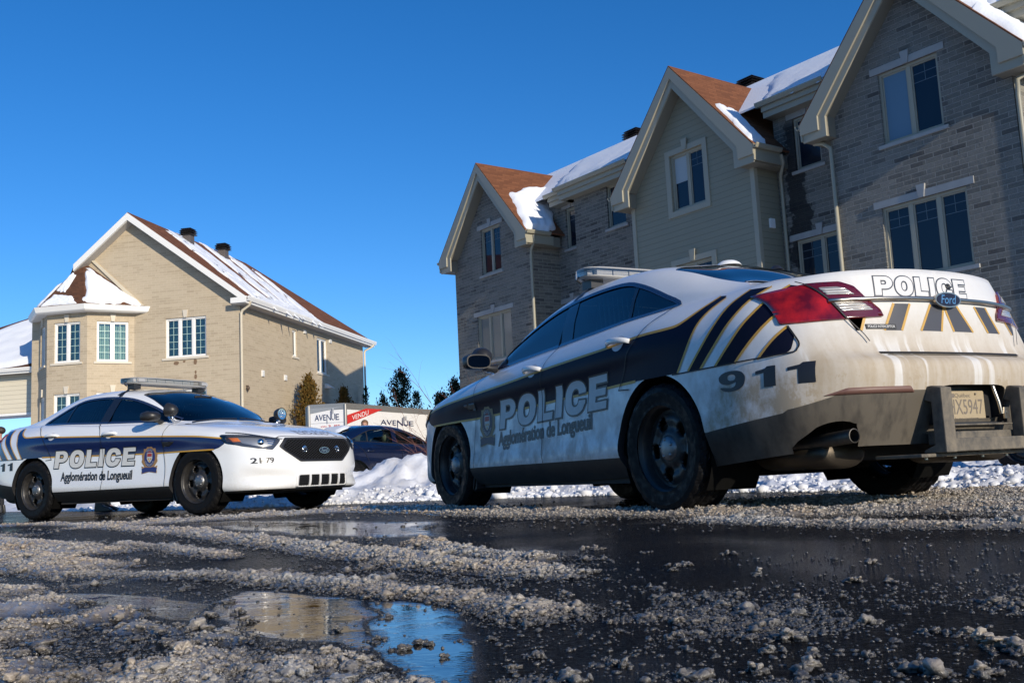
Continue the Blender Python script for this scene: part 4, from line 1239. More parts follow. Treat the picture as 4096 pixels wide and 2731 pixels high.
    # exhausts and silencers
    for s in (1, -1):
        ex = MB()
        ex.tube([(-2.15, s*.66, .330), (-2.585, s*.685, .360)], .034, 22, caps=False); ex.tube([(-2.16, s*.66, .330), (-2.584, s*.685, .360)], .031, 22, caps=False)
        ex.add([(-2.585, s*.685+.0345*math.cos(q*math.pi/12), .360+.0345*math.sin(q*math.pi/12)) for q in range(24)]+[(-2.586, s*.685+.030*math.cos(q*math.pi/12), .360+.030*math.sin(q*math.pi/12)) for q in range(24)], [(q, (q+1) % 24, 24+(q+1) % 24, 24+q) for q in range(24)])
        e_ = ex.build('exhaust_pipe', dirtied('exhaust_steel', (.12, .11, .10), .35, True, (.06, .05, .04), 2, -1, .5, metal=.8, tail=0) if 'exhaust_steel' not in bpy.data.materials else bpy.data.materials['exhaust_steel'], root)
        sil = MB(); Ms = Matrix.Translation((-2.13, s*.55, .285)) @ Matrix.Rotation(R(90), 4, 'Y') @ Matrix.Diagonal((.8, 1.6, 1, 1))
        sil.lathe([(0, -.26), (.075, -.26), (.095, -.24), (.095, .22), (.06, .26), (0, .26)], 20, Ms); sil.build('silencer', mat('silencer_tin', (.07, .058, .045), .45, .75) if 'silencer_tin' not in bpy.data.materials else bpy.data.materials['silencer_tin'], e_)
    for yy in (.40, -.40): pass
    tk = MB(); tk.box((-2.33, -.42, .245), (-2.2, .46, .33)); tk.tube([(-2.2, .5, .27), (-1.9, .3, .25), (-1.4, .15, .24), (.8, .12, .22)], .035, 8); tk.build('rear_beam', bpy.data.materials['underbody'], root)
    # ---------------- front
    HEX = [(-.50,.778),(-.585,.690),(-.53,.640),(-.345,.522),(.345,.522),(.53,.640),(.585,.690),(.50,.778)]
    HIN = [(-.475,.760),(-.54,.680),(-.50,.640),(-.33,.545),(.33,.545),(.50,.640),(.54,.680),(.475,.760)]
    gr = decal('grille', [rounded(HEX, .02), rounded(HIN, .02)[::-1]], 'front', .012, M_BLACK, root, .03, .04)
    decal('grille_back', [offset_loop(rounded(HIN, .02)[::1] if loops_area(HIN) > 0 else rounded(HIN, .02)[::-1], .01)], 'front', .005, M_VOID, gr, .025)
    def clipseg(p, q, poly):
        ts = []
        for k in range(41):
            t = k/40; a, b = p[0]+(q[0]-p[0])*t, p[1]+(q[1]-p[1])*t
            if inside((a, b), poly): ts.append(t)
        return (min(ts), max(ts)) if ts else None
    def lattice(poly, name, par, sx, off, y0, y1, z0, z1, r_=.0035):
        mb = MB(); 
        for sgn in (1, -1):
            c_ = y0-(z1-z0)*1.9
            while c_ < y1+(z1-z0)*1.9:
                p = (c_, z0); q = (c_+sgn*(z1-z0)*1.75, z1); r = clipseg(p, q, poly)
                if r and r[1]-r[0] > .05:
                    pts = []
                    for k in range(6):
                        t = r[0]+(r[1]-r[0])*k/5; pp, nn = onbody('front', p[0]+(q[0]-p[0])*t, p[1]+(q[1]-p[1])*t, off)
                        if pp: pts.append(pp)
                    if len(pts) > 1: mb.tube(pts, r_, 4)
                c_ += sx
        return mb.build(name, M_BLACK, par)
    lattice(rounded(HIN, .02), 'grille_mesh', gr, .046, .010, -.55, .55, .53, .775)
    for s in (1, -1):
        p_, n_ = onbody('front', s*.265, .652, .004); gl_ = MB(); Mg = Matrix.Translation(p_) @ Vector((1, 0, 0)).to_track_quat('Z', 'Y').to_matrix().to_4x4()
        gl_.lathe([(.045, 0), (.043, .004), (.030, .001), (0, .0)], 20, Mg)
        for k in range(6): q = k*math.pi/3; c_ = Mg @ Vector((.024*math.cos(q), .024*math.sin(q), .003)); gl_.ball(c_, .010, 8, 6)
        gl_.build('grille_lamp', M_REFL, gr)
    p_, n_ = onbody('front', 0, .642)
    Mf = Matrix.Translation(p_+Vector((.022, 0, 0))) @ Matrix(((0, 0, 1, 0), (1, 0, 0, 0), (0, 1, 0, 0), (0, 0, 0, 1)))
    ford_oval(gr, Mf, .165, 'front_badge')
    INT = rounded([(-.375,.375),(-.385,.262),(.385,.262),(.375,.375)], .02)
    ik = decal('lower_intake', [INT], 'front', .004, M_VOID, root, .025)
    lattice(INT, 'intake_mesh', ik, .034, .007, -.4, .4, .262, .375, .0028)
    for y_ in (-.235, -.082, .082, .235):
        vb = MB(); vs = []
        for z_ in (.255, .29, .33, .38):
            for dy in (-.013, .013): pp, nn = onbody('front', y_+dy, z_, .012); vs.append(pp); 
        vb.add(vs, [(0, 1, 3, 2), (2, 3, 5, 4), (4, 5, 7, 6)]); o_ = vb.build('intake_bar', P, ik); sm_ = o_.modifiers.new('solid', 'SOLIDIFY'); sm_.thickness = .012; sm_.offset = 0
    decal('intake_frame', [rounded([(-.405,.392),(-.42,.248),(.42,.248),(.405,.392)], .025), INT[::-1]], 'front', .008, P, ik, .04, .012)
    for s in (1, -1):
        view = 'L' if s > 0 else 'R'
        HL_ = [(.935,.842),(.778,.820),(.660,.800),(.550,.762),(.585,.722),(.655,.655),(.78,.674),(.875,.702),(.938,.742),(.945,.79)]
        q = [(s*a, b) for a, b in HL_]; q = q if s > 0 else q[::-1]
        hl = decal('headlight', [rounded(q, .012)], 'front', .003, mat_('lamp_dark', (.07, .072, .078), .2), root, .02, .02)
        rf = [(.90,.800),(.80,.792),(.70,.775),(.62,.752),(.655,.700),(.72,.690),(.80,.705),(.87,.735)]
        q = [(s*a, b) for a, b in rf]; decal('lamp_reflector', [rounded(q if s > 0 else q[::-1], .008)], 'front', .0055, mat_('lamp_grey', (.42, .43, .44), .3, .6), hl, .02)
        q = [(s*a, b) for a, b in [(.93,.800),(.895,.775),(.90,.752),(.935,.765)]]
        am = [(1.862,.805),(2.00,.795),(2.045,.752),(1.895,.757)]
        decal('indicator_lamp', [rounded(am, .006)], view, .0075, M_ORANGE, hl, .02, .004)
        p_, n_ = onbody('front', s*.745, .742, .012); pr = MB(); pr.ball(tuple(p_-n_*.022), .040, 18, 12); pr.build('projector', M_REFL, hl)
        for zz, yy0, yy1 in ((.755, .60, .70), (.735, .615, .69), (.712, .635, .69)):
            decal('reflector_fin', [[(s*yy0, zz), (s*yy1, zz+.008), (s*yy1, zz+.018), (s*yy0, zz+.006)]], 'front', .009, M_REFL, hl, .03)
        q = [(s*a, b) for a, b in HL_]; q = q if s > 0 else q[::-1]
        decal('lens', [rounded([(a*.995, b) for a, b in q], .012)], 'front', .013, M_CLEAR, hl, .02)
    wh = word('POLICE', 0, 0, .135, .62, .12)
    # hood word reads mirrored for drivers ahead
    wh = [[(2.275-b, .395-a) for a, b in l] for l in wh]
    wh = [l[::-1] if False else l for l in wh]
    for l in wh: pass
    ar = loops_area(wh[0]); wh = wh if ar > 0 else [l[::-1] for l in wh]
    w0 = decal('police_lettering', grow(wh, .0075), 'top', .0018, M_INK, root, .03); decal('letter_face', wh, 'top', .0026, P, w0, .03)
    if not dirty:
        fl = fit(font_loops('21', .04), 0, 0, .38, 1)+fit(font_loops('79', .04), .60, 0, 1, 1)+[[(.43, .36), (.56, .36), (.56, .50), (.43, .50)]]
        decal('number_lettering', [[(-.84+.185*a, .517+.058*b) for a, b in l] for l in bolder(fl, .02)], 'front', .002, M_INK, root, .03)
    for s in (1, -1):
        decal('shut_line', line_loops(spline2([(s*.62,.770),(s*.56,.790),(s*.50,.800),(s*.25,.797),(0,.796)], 4), .007), 'front', .002, M_SEAL, body, .03)
        q = [(s*.64,.475),(s*.88,.485),(s*.80,.462),(s*.70,.455)]
        # wipers
        wp = MB(); pts = []
        for t in range(8):
            y_ = (.62 if s > 0 else -.05)-.60*t/7; x_ = 1.06+(.07*(1-(y_/.7)**2)) ; p_ = BODY_BVH.ray_cast(Vector((x_-.02*t/7, y_, 2)), Vector((0, 0, -1)))[0]; pts.append(p_+Vector((0, 0, .014)))
        wp.tube(pts, .008, 5); wp.build('wiper', M_BLACK, root)
    # mud flap liner in front of the rear edge of the front wheel
    for s in (1, -1):
        mf = MB(); mf.prism([(1.04,.17),(1.10,.14),(1.12,.30),(1.09,.42),(1.04,.42),(1.025,.30)], lambda a, b, d: Vector((a, d, b)), s*.70, s*.915); mf.build('mud_guard', M_BLACK, root)
    return root
# ================================================================ building materials
def brick_mat(name, c1, c2, c3, mortar, bw, bh, mw, bump=.5, rough_block=0.0, stain=None):
    m = mat(name, c1, .85, spec=.3); n = N(m)
    tc = n.n('TexCoord'); x, y, z = n.sep(tc.outputs['Object'])[:3]
    u = n.math('ADD', x, y); cb = n.n('CombineXYZ'); n.l(u, cb.inputs[0]); n.l(z, cb.inputs[1]); v = cb.outputs[0]
    b = n.n('TexBrick'); b.offset = .5; b.inputs['Scale'].default_value = 1; b.inputs['Brick Width'].default_value = bw; b.inputs['Row Height'].default_value = bh
    b.inputs['Mortar Size'].default_value = mw; b.inputs['Mortar Smooth'].default_value = .25; b.inputs['Bias'].default_value = 0
    b.inputs['Color1'].default_value = (0, 0, 0, 1); b.inputs['Color2'].default_value = (1, 1, 1, 1); b.inputs['Mortar'].default_value = (.5, .5, .5, 1)
    n.l(v, b.inputs['Vector'])
    # second, wider bond breaks the regularity of the first
    b2 = n.n('TexBrick'); b2.offset = .37; b2.squash = 1.0
    for k, q in (('Scale', 1), ('Brick Width', bw*1.9), ('Row Height', bh), ('Mortar Size', 0.0)): b2.inputs[k].default_value = q
    b2.inputs['Color1'].default_value = (0, 0, 0, 1); b2.inputs['Color2'].default_value = (1, 1, 1, 1); n.l(v, b2.inputs['Vector'])
    r = n.mix(.45, b.outputs['Color'], b2.outputs['Color'])
    col = n.ramp(r, [(0.0, c2), (.35, c1), (.75, c3), (1.0, c1)])
    fine = n.noise(tc.outputs['Object'], 26, 6, .75); big = n.noise(tc.outputs['Object'], .45, 4, .6)
    col = n.mix(n.rng(fine, .3, .7, 0, .45), col, n.mix(.5, col, (0, 0, 0)))
    col = n.mix(n.rng(big, .35, .7, 0, .22), col, mortar)
    col = n.mix(b.outputs['Fac'], col, mortar)
    if stain:
        (sx, sw, z0, z1) = stain
        wob = n.noise(tc.outputs['Object'], 1.8, 4, .7)
        dx = n.math('ABSOLUTE', n.math('ADD', n.math('SUBTRACT', x, sx), n.rng(wob, .3, .7, -.22, .22)))
        q = n.math('MULTIPLY', n.rng(dx, sw, sw*.75, 0, 1), n.math('MULTIPLY', n.rng(z, z1, z1-.25, 0, 1), n.rng(y, 18.2-1, 18.5-1, 1, 1)))
        col = n.mix(n.math('MULTIPLY', q, .86), col, (.018, .019, .021))
    n.set('Base Color', col); n.set('Roughness', .88)
    h = n.math('SUBTRACT', n.math('ADD', n.math('MULTIPLY', n.noise(tc.outputs['Object'], 11 if rough_block else 40, 6, .7), 1.2 if rough_block else .5), n.math('MULTIPLY', n.noise(tc.outputs['Object'], 48, 3, .6), .55 if rough_block else .1)), n.math('MULTIPLY', b.outputs['Fac'], 1.2))
    n.bump(h, bump, .045 if rough_block else .008)
    return m
M_GREY = brick_mat('grey_stone_brick', (.182, .178, .162), (.062, .062, .064), (.272, .263, .238), (.33, .32, .29), .34, .101, .011, 1.0, 1.0, (-14.25+16, .30, 0, 8.2))
M_GREY2 = brick_mat('grey_side_brick', (.20, .187, .158), (.09, .088, .084), (.28, .26, .215), (.31, .29, .245), .34, .101, .011, .7, 1.0)
M_BEIGE = brick_mat('beige_brick', (.485, .400, .285), (.420, .342, .240), (.540, .450, .325), (.54, .455, .335), .30, .0865, .006, .25)
def lap_mat(name, col, h_, var=.06):
    m = mat(name, col, .55, spec=.35); n = N(m); tc = n.n('TexCoord'); x, y, z = n.sep(tc.outputs['Object'])[:3]
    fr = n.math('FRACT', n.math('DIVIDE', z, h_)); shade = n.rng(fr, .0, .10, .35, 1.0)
    big = n.noise(tc.outputs['Object'], 1.5, 3)
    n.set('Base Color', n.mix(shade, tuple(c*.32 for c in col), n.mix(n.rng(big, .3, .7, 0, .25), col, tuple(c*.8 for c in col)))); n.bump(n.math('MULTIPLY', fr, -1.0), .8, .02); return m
M_TRIM = mat('taupe_trim', (.33, .31, .245), .5)
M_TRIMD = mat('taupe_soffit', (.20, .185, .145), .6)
M_GUTG = mat('taupe_gutter', (.32, .30, .23), .4)
M_WTRIM = mat('white_trim', (.80, .79, .76), .45)
M_CREAM = mat('cream_trim', (.62, .55, .42), .5)
M_STONE = mat('cast_stone', (.33, .33, .325), .8); _n = N(M_STONE); _n.set('Base Color', _n.mix(_n.noise(_n.co('Object'), 3, 5), (.24, .24, .24), (.42, .42, .41)))
M_LSTONE = mat('pale_stone', (.62, .56, .46), .8)
def shingle_mat(name, c1, c2, snow=None):
    m = mat(name, c1, .9, spec=.2); n = N(m); tc = n.n('TexCoord'); x, y, z = n.sep(tc.outputs['Object'])[:3]
    cb = n.n('CombineXYZ'); n.l(n.math('ADD', x, y), cb.inputs[0]); n.l(z, cb.inputs[1])
    b = n.n('TexBrick'); b.offset = .43; b.inputs['Scale'].default_value = 1; b.inputs['Brick Width'].default_value = .30; b.inputs['Row Height'].default_value = .095; b.inputs['Mortar Size'].default_value = .008
    b.inputs['Color1'].default_value = (0, 0, 0, 1); b.inputs['Color2'].default_value = (1, 1, 1, 1); b.inputs['Mortar'].default_value = (0, 0, 0, 1); n.l(cb.outputs[0], b.inputs['Vector'])
    fine = n.noise(tc.outputs['Object'], 18, 5, .8)
    col = n.mix(n.math('MULTIPLY', n.math('ADD', b.outputs['Color'], fine), .5), c2, c1); n.set('Base Color', col)
    n.bump(n.math('ADD', n.math('MULTIPLY', b.outputs['Fac'], -.6), fine), .35, .01); return m
M_SHING = shingle_mat('brown_shingles', (.235, .095, .045), (.105, .042, .022))
M_SHING2 = shingle_mat('dark_brown_shingles', (.155, .070, .038), (.060, .030, .020))
def snow_mat(name, col=(.80, .83, .88), sc=6, dirt=.0, bump=.5, dist=.03, dirtcol=(.42, .38, .33)):
    m = mat(name, col, .65, spec=.3); n = N(m); co = n.co('Object')
    a = n.noise(co, sc, 8, .65); b = n.noise(co, sc*.18, 4, .6)
    if dirt: n.set('Base Color', n.mix(n.math('MULTIPLY', n.rng(n.math('MULTIPLY', n.math('ADD', a, b), .5), .42, .62, 0, 1), dirt), col, dirtcol))
    n.bump(a, bump, dist); return m
M_SNOW = snow_mat('roof_snow')
def snowroof_mat(name, base, axis='x', thr=.46, streak=(.35, 3.2)):
    """thin wind-packed snow with bare shingle showing through; pattern fixed to the roof"""
    m = mat(name, (.8, .82, .86), .8, spec=.2); n = N(m); tc = n.n('TexCoord')
    sc = (streak[1], streak[0], streak[0]) if axis == 'x' else (streak[0], streak[1], streak[0])
    mp = n.n('Mapping'); n.l(tc.outputs['Object'], mp.inputs[0]); mp.inputs['Scale'].default_value = sc
    a = n.noise(mp.outputs[0], 1.0, 5, .62); f = n.noise(tc.outputs['Object'], 22, 4, .7)
    q = n.math('ADD', a, n.math('MULTIPLY', n.math('SUBTRACT', f, .5), .10)); k = n.rng(q, thr-.02, thr+.025, 1, 0)
    src = base.node_tree.nodes['Principled BSDF'].inputs['Base Color'].links[0].from_node
    tc2 = tc; x, y, z = n.sep(tc.outputs['Object'])[:3]
    cb = n.n('CombineXYZ'); n.l(n.math('ADD', x, y), cb.inputs[0]); n.l(z, cb.inputs[1])
    b = n.n('TexBrick'); b.inputs['Scale'].default_value = 1; b.inputs['Brick Width'].default_value = .30; b.inputs['Row Height'].default_value = .095; b.inputs['Mortar Size'].default_value = .008
    b.inputs['Color1'].default_value = (.07, .034, .022, 1); b.inputs['Color2'].default_value = (.15, .07, .04, 1); b.inputs['Mortar'].default_value = (.03, .015, .01, 1); n.l(cb.outputs[0], b.inputs['Vector'])
    n.set('Base Color', n.mix(k, (.78, .81, .87), b.outputs['Color'])); n.bump(n.math('ADD', n.math('MULTIPLY', k, -2.0), f), .4, .015); return m
def winglass(name, col, rough=.03):
    m = mat(name, col, rough, spec=.45, coat=0.0); n = N(m); n.bump(n.noise(n.co('Object'), 1.4, 2, .4), .02, .05); return m
M_WIN = winglass('dark_window_pane', (.010, .016, .028))
M_CURT = winglass('curtained_pane', (.17, .19, .19), .1)
def curtain_mat():
    m = mat('folded_curtain', (.50, .46, .34), .8); n = N(m); wv = n.n('TexWave'); wv.inputs['Scale'].default_value = 5; wv.inputs['Distortion'].default_value = 3; wv.bands_direction = 'X'
    n.l(n.co('Object', (1, 1, .12)), wv.inputs[0]); n.set('Base Color', n.mix(wv.outputs['Fac'], (.26, .27, .22), (.74, .70, .56))); return m
M_DRAPE = curtain_mat()
M_PANE = glassy('window_glass', (.80, .92, .90), .88, .01)
M_MUNT = mat('muntin_blue', (.10, .14, .17), .4)

def wall(parent, name, fn, outline, holes, material, depth=.12):
    """flat wall with real openings and reveals; fn(a,z,out)->point"""
    mb = MB(); V, F = tess([outline]+holes, 99)
    mb.add([fn(v.x, v.y, 0) for v in V], F, 0)
    for h in holes:
        n_ = len(h); vs = [fn(a, b, 0) for a, b in h]+[fn(a, b, -depth) for a, b in h]
        mb.add(vs, [(i, (i+1) % n_, n_+(i+1) % n_, n_+i) for i in range(n_)], 0)
    return mb.build(name, material, parent)
def rect(a0, a1, z0, z1): return [(a0, z0), (a1, z0), (a1, z1), (a0, z1)]
def pbox(mb, fn, a0, a1, z0, z1, o0, o1, mi=0): mb.prism(rect(a0, a1, z0, z1), fn, o0, o1, mi)
def window(parent, fn, a0, a1, z0, z1, panes, frame, grid, glass=None, sill=None, lintel=None, key=None, stone=None, fw=.055, drape=None, rec=.10, mull=.09):
    """framed window set back in its opening"""
    mb = MB(); r = -rec
    pbox(mb, fn, a0, a1, z0, z0+fw, r-.03, r+.05); pbox(mb, fn, a0, a1, z1-fw, z1, r-.03, r+.05)
    pbox(mb, fn, a0, a0+fw, z0+fw, z1-fw, r-.03, r+.048); pbox(mb, fn, a1-fw, a1, z0+fw, z1-fw, r-.03, r+.048)
    W = (a1-a0-2*fw-mull*(panes-1))/panes
    w_ = mb.build('window', frame, parent)
    g = MB(); mu = MB(); mm = MB()
    for k in range(panes):
        x0 = a0+fw+k*(W+mull); x1 = x0+W
        if k: pbox(mm, fn, x0-mull, x0, z0+fw, z1-fw, r-.02, r+.040)
        # sash
        s = .028
        for q in ((x0, x1, z0+fw, z0+fw+s), (x0, x1, z1-fw-s, z1-fw)): pbox(mm, fn, *q, r-.02, r+.020)
        for q in ((x0, x0+s, z0+fw+s, z1-fw-s), (x1-s, x1, z0+fw+s, z1-fw-s)): pbox(mm, fn, *q, r-.02, r+.018)
        pbox(g, fn, x0+s, x1-s, z0+fw+s, z1-fw-s, r-.006, r-.002)
        X0, X1, Z0, Z1 = x0+s, x1-s, z0+fw+s, z1-fw-s
        if grid == 'top':
            zt = Z1-(Z1-Z0)*.26; zm = (zt+Z1)/2
            pbox(mu, fn, X0, X1, zt-.006, zt+.006, r-.001, r+.004); pbox(mu, fn, X0, X1, zm-.006, zm+.006, r-.001, r+.004); pbox(mu, fn, (X0+X1)/2-.006, (X0+X1)/2+.006, zt, Z1, r-.001, r+.005)
        elif grid:
            for j in range(1, grid): zz = Z0+(Z1-Z0)*j/grid; pbox(mu, fn, X0, X1, zz-.008, zz+.008, r-.001, r+.004)
            pbox(mu, fn, (X0+X1)/2-.008, (X0+X1)/2+.008, Z0, Z1, r-.001, r+.005)
    mm.build('sash', frame, w_)
    g.build('pane', glass or M_WIN, w_)
    if mu.v: mu.build('muntin', M_MUNT if grid == 'top' else mat_once('muntin_green', (.42, .58, .52), .4), w_)
    if drape:
        d = MB(); pbox(d, fn, a0+fw*.5, a1-fw*.5, z0+fw*.5, z1-fw*.5, r-.16, r-.13); d.build('curtain', drape, w_)
    if sill:
        s_ = MB(); pbox(s_, fn, a0-.10, a1+.10, z0-.075, z0-.002, -rec, .045); s_.build('sill', stone, w_)
    if lintel:
        l_ = MB(); pbox(l_, fn, a0-.16, a1+.16, z1+.002, z1+.145, -.02, .022); l_.build('lintel', stone, w_)
    if key:
        k_ = MB(); c = (a0+a1)/2; k_.prism([(c-.055, z1+.0), (c+.055, z1+.0), (c+.095, z1+.26), (c-.095, z1+.26)], fn, -.01, .045); k_.build('keystone', stone, w_)
    return w_
def mat_once(name, *a, **k):
    return bpy.data.materials[name] if name in bpy.data.materials else mat(name, *a, **k)
def gutter_prof(): return [(0, 0), (.0, -.10), (.075, -.10), (.115, -.03), (.115, 0.0), (.10, 0.0), (.10, -.02), (.065, -.085), (.015, -.085), (.015, 0)]
def roof_vent(parent, loc, h=.60, w_=.20, material=None):
    mb = MB(); x, y, z = loc
    mb.box((x-w_*.9, y-w_*.9, z-.6), (x+w_*.9, y+w_*.9, z+h*.52))
    v = mb.build('roof_vent', material or mat_once('vent_brown', (.095, .078, .070), .55), parent, bevel=.01)
    lv = MB()
    for k in range(4):
        zz = z+h*.52+k*h*.125; a = w_*(1.42 if k < 3 else 1.22)
        vs = [(x-a, y-a, zz), (x+a, y-a, zz), (x+a, y+a, zz), (x-a, y+a, zz), (x-a*.84, y-a*.84, zz+h*.07), (x+a*.84, y-a*.84, zz+h*.07), (x+a*.84, y+a*.84, zz+h*.07), (x-a*.84, y+a*.84, zz+h*.07)]
        lv.add(vs, [(0,3,2,1),(4,5,6,7),(0,1,5,4),(1,2,6,5),(2,3,7,6),(3,0,4,7)])
    lv.box((x-w_*.8, y-w_*.8, z+h*.45), (x+w_*.8, y+w_*.8, z+h*.98)); lv.build('louvre', mat_once('vent_black', (.016, .014, .014), .5), v); return v

# ================================================================ grey brick row house
RX, RY = 16.0, 17.0
rw = empty('row_house', (0, 0, 0), R(-54), 'long grey brick row house with three steep front gables and snowy roof', 'row house')
_m = Matrix.Rotation(R(-54), 3, 'Z'); _l = _m @ Vector((-RX, RY, 0)); rw.location = _l
def RP(u, y, z): return Vector((u+RX, y-RY, z))
YG, YF, YM, YM2, YE = 17.85, 17.45, 18.68, 18.92, 18.30
front = lambda yy: (lambda a, z, o: RP(a, yy-o, z))
sideR = lambda uu: (lambda a, z, o: RP(uu+o, a, z))    # faces +u
sideL = lambda uu: (lambda a, z, o: RP(uu-o, a, z))
def gable(uc, hw, wallmat, wins, zw=7.05, siding=False, mats=None):
    f = front(YG); slope = (10.10-7.38)/2.42
    top = 10.10-.42-.0
    outl = [(uc-hw, -.4), (uc+hw, -.4), (uc+hw, 10.0-slope*hw-.30), (uc, 9.70), (uc-hw, 10.0-slope*hw-.30)]
    holes = [rect(a0, a1, z0, z1) for (a0, a1, z0, z1, *_r) in wins]
    wall(rw, 'wall', f, outl, holes, wallmat)
    for fn, nm in ((sideR(uc+hw), 1), (sideL(uc-hw), -1)):
        wall(rw, 'wall', fn, [(YG, -.4), (YM2+.1, -.4), (YM2+.1, 7.3), (YG, 7.3)], [], mats or wallmat)
    # rake boards
    mb = MB()
    for s in (1, -1):
        Q = lambda pts: [(uc+s*a, b) for a, b in pts]
        P2 = [(0,10.10),(2.42,7.38),(2.42,7.16),(1.96,7.16),(1.96,7.46),(0,9.80)]
        mb.prism(Q(P2), lambda a, b, d: RP(a, d, b), YF-.02, YF+.03)
        P3 = [(0,9.82),(1.93,7.50),(1.93,6.99),(2.385,6.99),(2.385,7.18),(1.99,7.18),(1.99,7.48),(0,9.80)]
        mb.prism(Q([(0,9.82),(1.99,7.46),(1.99,7.17),(2.385,7.17),(2.385,6.99),(1.80,6.99),(1.80,7.42),(0,9.56)]), lambda a, b, d: RP(a, d, b), YF+.031, YF+.075)
    mb.build('rake_board', M_TRIM, rw)
    so_ = MB()
    for s in (1, -1):
        Q = lambda pts: [(uc+s*a, b) for a, b in pts]
        so_.prism(Q([(0,9.62),(1.86,7.42),(1.86,7.38),(0,9.56)]), lambda a, b, d: RP(a, d, b), YF+.076, YG-.002)
        so_.prism(Q([(hw-.16,7.0),(2.37,7.0),(2.37,7.36),(hw-.16,7.6)]), lambda a, b, d: RP(a, d, b), YF+.077, YG-.001)
        so_.prism(Q([(hw+.003,7.0),(2.37,7.0),(2.37,7.30),(hw+.003,7.30)]), lambda a, b, d: RP(a, d, b), YG, YM+.1)
    so_.build('soffit', M_TRIMD, rw)
    rf = MB()
    for s in (1, -1):
        Q = lambda pts: [(uc+s*a, b) for a, b in pts]
        rf.prism(Q([(0,10.135),(2.45,7.385),(2.43,7.36),(0,10.103)]), lambda a, b, d: RP(a, d, b), YF-.018, 21.0)
    rf.build('roof', M_SHING, rw)
    for s in (1, -1):
        gt = MB()
        pr = [(uc+s*(2.43+a), 7.40+b) for a, b in gutter_prof()]
        gt.prism(pr, lambda a, b, d: RP(a, d, b), YF-.02, YM-.35)
        gt.prism([(uc+s*a, b) for a, b in [(2.386,7.03),(2.425,7.03),(2.425,7.30),(2.386,7.30)]], lambda a, b, d: RP(a, d, b), YF+.0, YM-.2)
        gt.build('gutter', M_GUTG, rw)
def downspout(parent, P, pts, material, r_=.045, bw=None):
    mb = MB(); mb.tube([P(*p) for p in pts], r_, 8); 
    return mb.build('downspout', material, parent)
LAP = lap_mat('taupe_lap_siding', (.285, .262, .190), .145)
# near gable (brick)
AC, BC, CC = -10.695, -16.84, -25.49
WA = [(-11.42, -10.10, 6.50, 8.0), (-11.62, -9.80, 3.72, 5.24), (-11.5, -9.9, .9, 2.4)]
gable(AC, 1.975, M_GREY, WA, mats=M_GREY2)
window(rw, front(YG), *WA[0], 2, M_TRIM, 'top', sill=1, lintel=1, key=1, stone=M_STONE)
window(rw, front(YG), *WA[1], 3, M_TRIM, 'top', sill=1, lintel=1, key=1, stone=M_STONE)
window(rw, front(YG), *WA[2], 2, M_TRIM, 'top', sill=1, lintel=1, key=1, stone=M_STONE)
# curtain behind the left light of the upper window, snow on sills
c_ = MB(); pbox(c_, front(YG), -11.36, -10.80, 6.56, 7.92, -.093, -.091); c_.build('curtain', mat_once('pale_blind', (.10, .19, .28), .5), rw)
WC_ = [(-26.00, -24.93, 6.60, 8.09), (-26.40, -24.55, 3.85, 5.33), (-26.2, -24.7, .9, 2.4)]
gable(CC, 2.09, M_GREY, WC_, mats=M_GREY2)
window(rw, front(YG), *WC_[0], 2, M_TRIM, 'top', sill=1, lintel=1, key=1, stone=M_STONE)
window(rw, front(YG), *WC_[1], 3, M_TRIM, None, glass=M_CURT, sill=1, lintel=1, key=1, stone=M_STONE, drape=None)
window(rw, front(YG), *WC_[2], 2, M_TRIM, 'top', sill=1, lintel=1, key=1, stone=M_STONE)
# middle gable, clad in lap siding
WB = [(-17.42, -16.30, 6.58, 8.02), (-17.45, -16.25, 3.8, 5.22)]
gable(BC, 2.05, LAP, WB, mats=LAP)
for k, wb in enumerate(WB):
    w_ = window(rw, front(YG), *wb, 2, M_TRIM, 'top', key=0, stone=M_TRIM)
    cs = MB(); a0, a1, z0, z1 = wb; f = front(YG)
    pbox(cs, f, a0-.15, a1+.15, z1, z1+.14, .0, .03); pbox(cs, f, a0-.15, a1+.15, z0-.14, z0, .0, .03); pbox(cs, f, a0-.15, a0, z0, z1, .0, .028); pbox(cs, f, a1, a1+.15, z0, z1, .0, .028)
    c = (a0+a1)/2; cs.prism([(c-.06, z1+.02), (c+.06, z1+.02), (c+.10, z1+.30), (c-.10, z1+.30)], f, .031, .06)
    cs.build('casing', M_TRIM, w_)
c_ = MB(); pbox(c_, front(YG), -17.36, -16.90, 7.30, 7.94, -.093, -.091); c_.build('curtain', mat_once('pale_blind2', (.36, .40, .42), .5), rw)
for s in (1, -1):
    tr = MB()
    u0 = BC+s*2.05; f = front(YG); pbox(tr, f, min(u0, u0-s*.10), max(u0, u0-s*.10), -.3, 7.0, .0, .025)
    g_ = sideR(u0) if s > 0 else sideL(u0); pbox(tr, g_, YG-.025, YG+.09, -.3, 7.0, .0, .024)
    tr.build('corner_board', M_TRIM, rw)
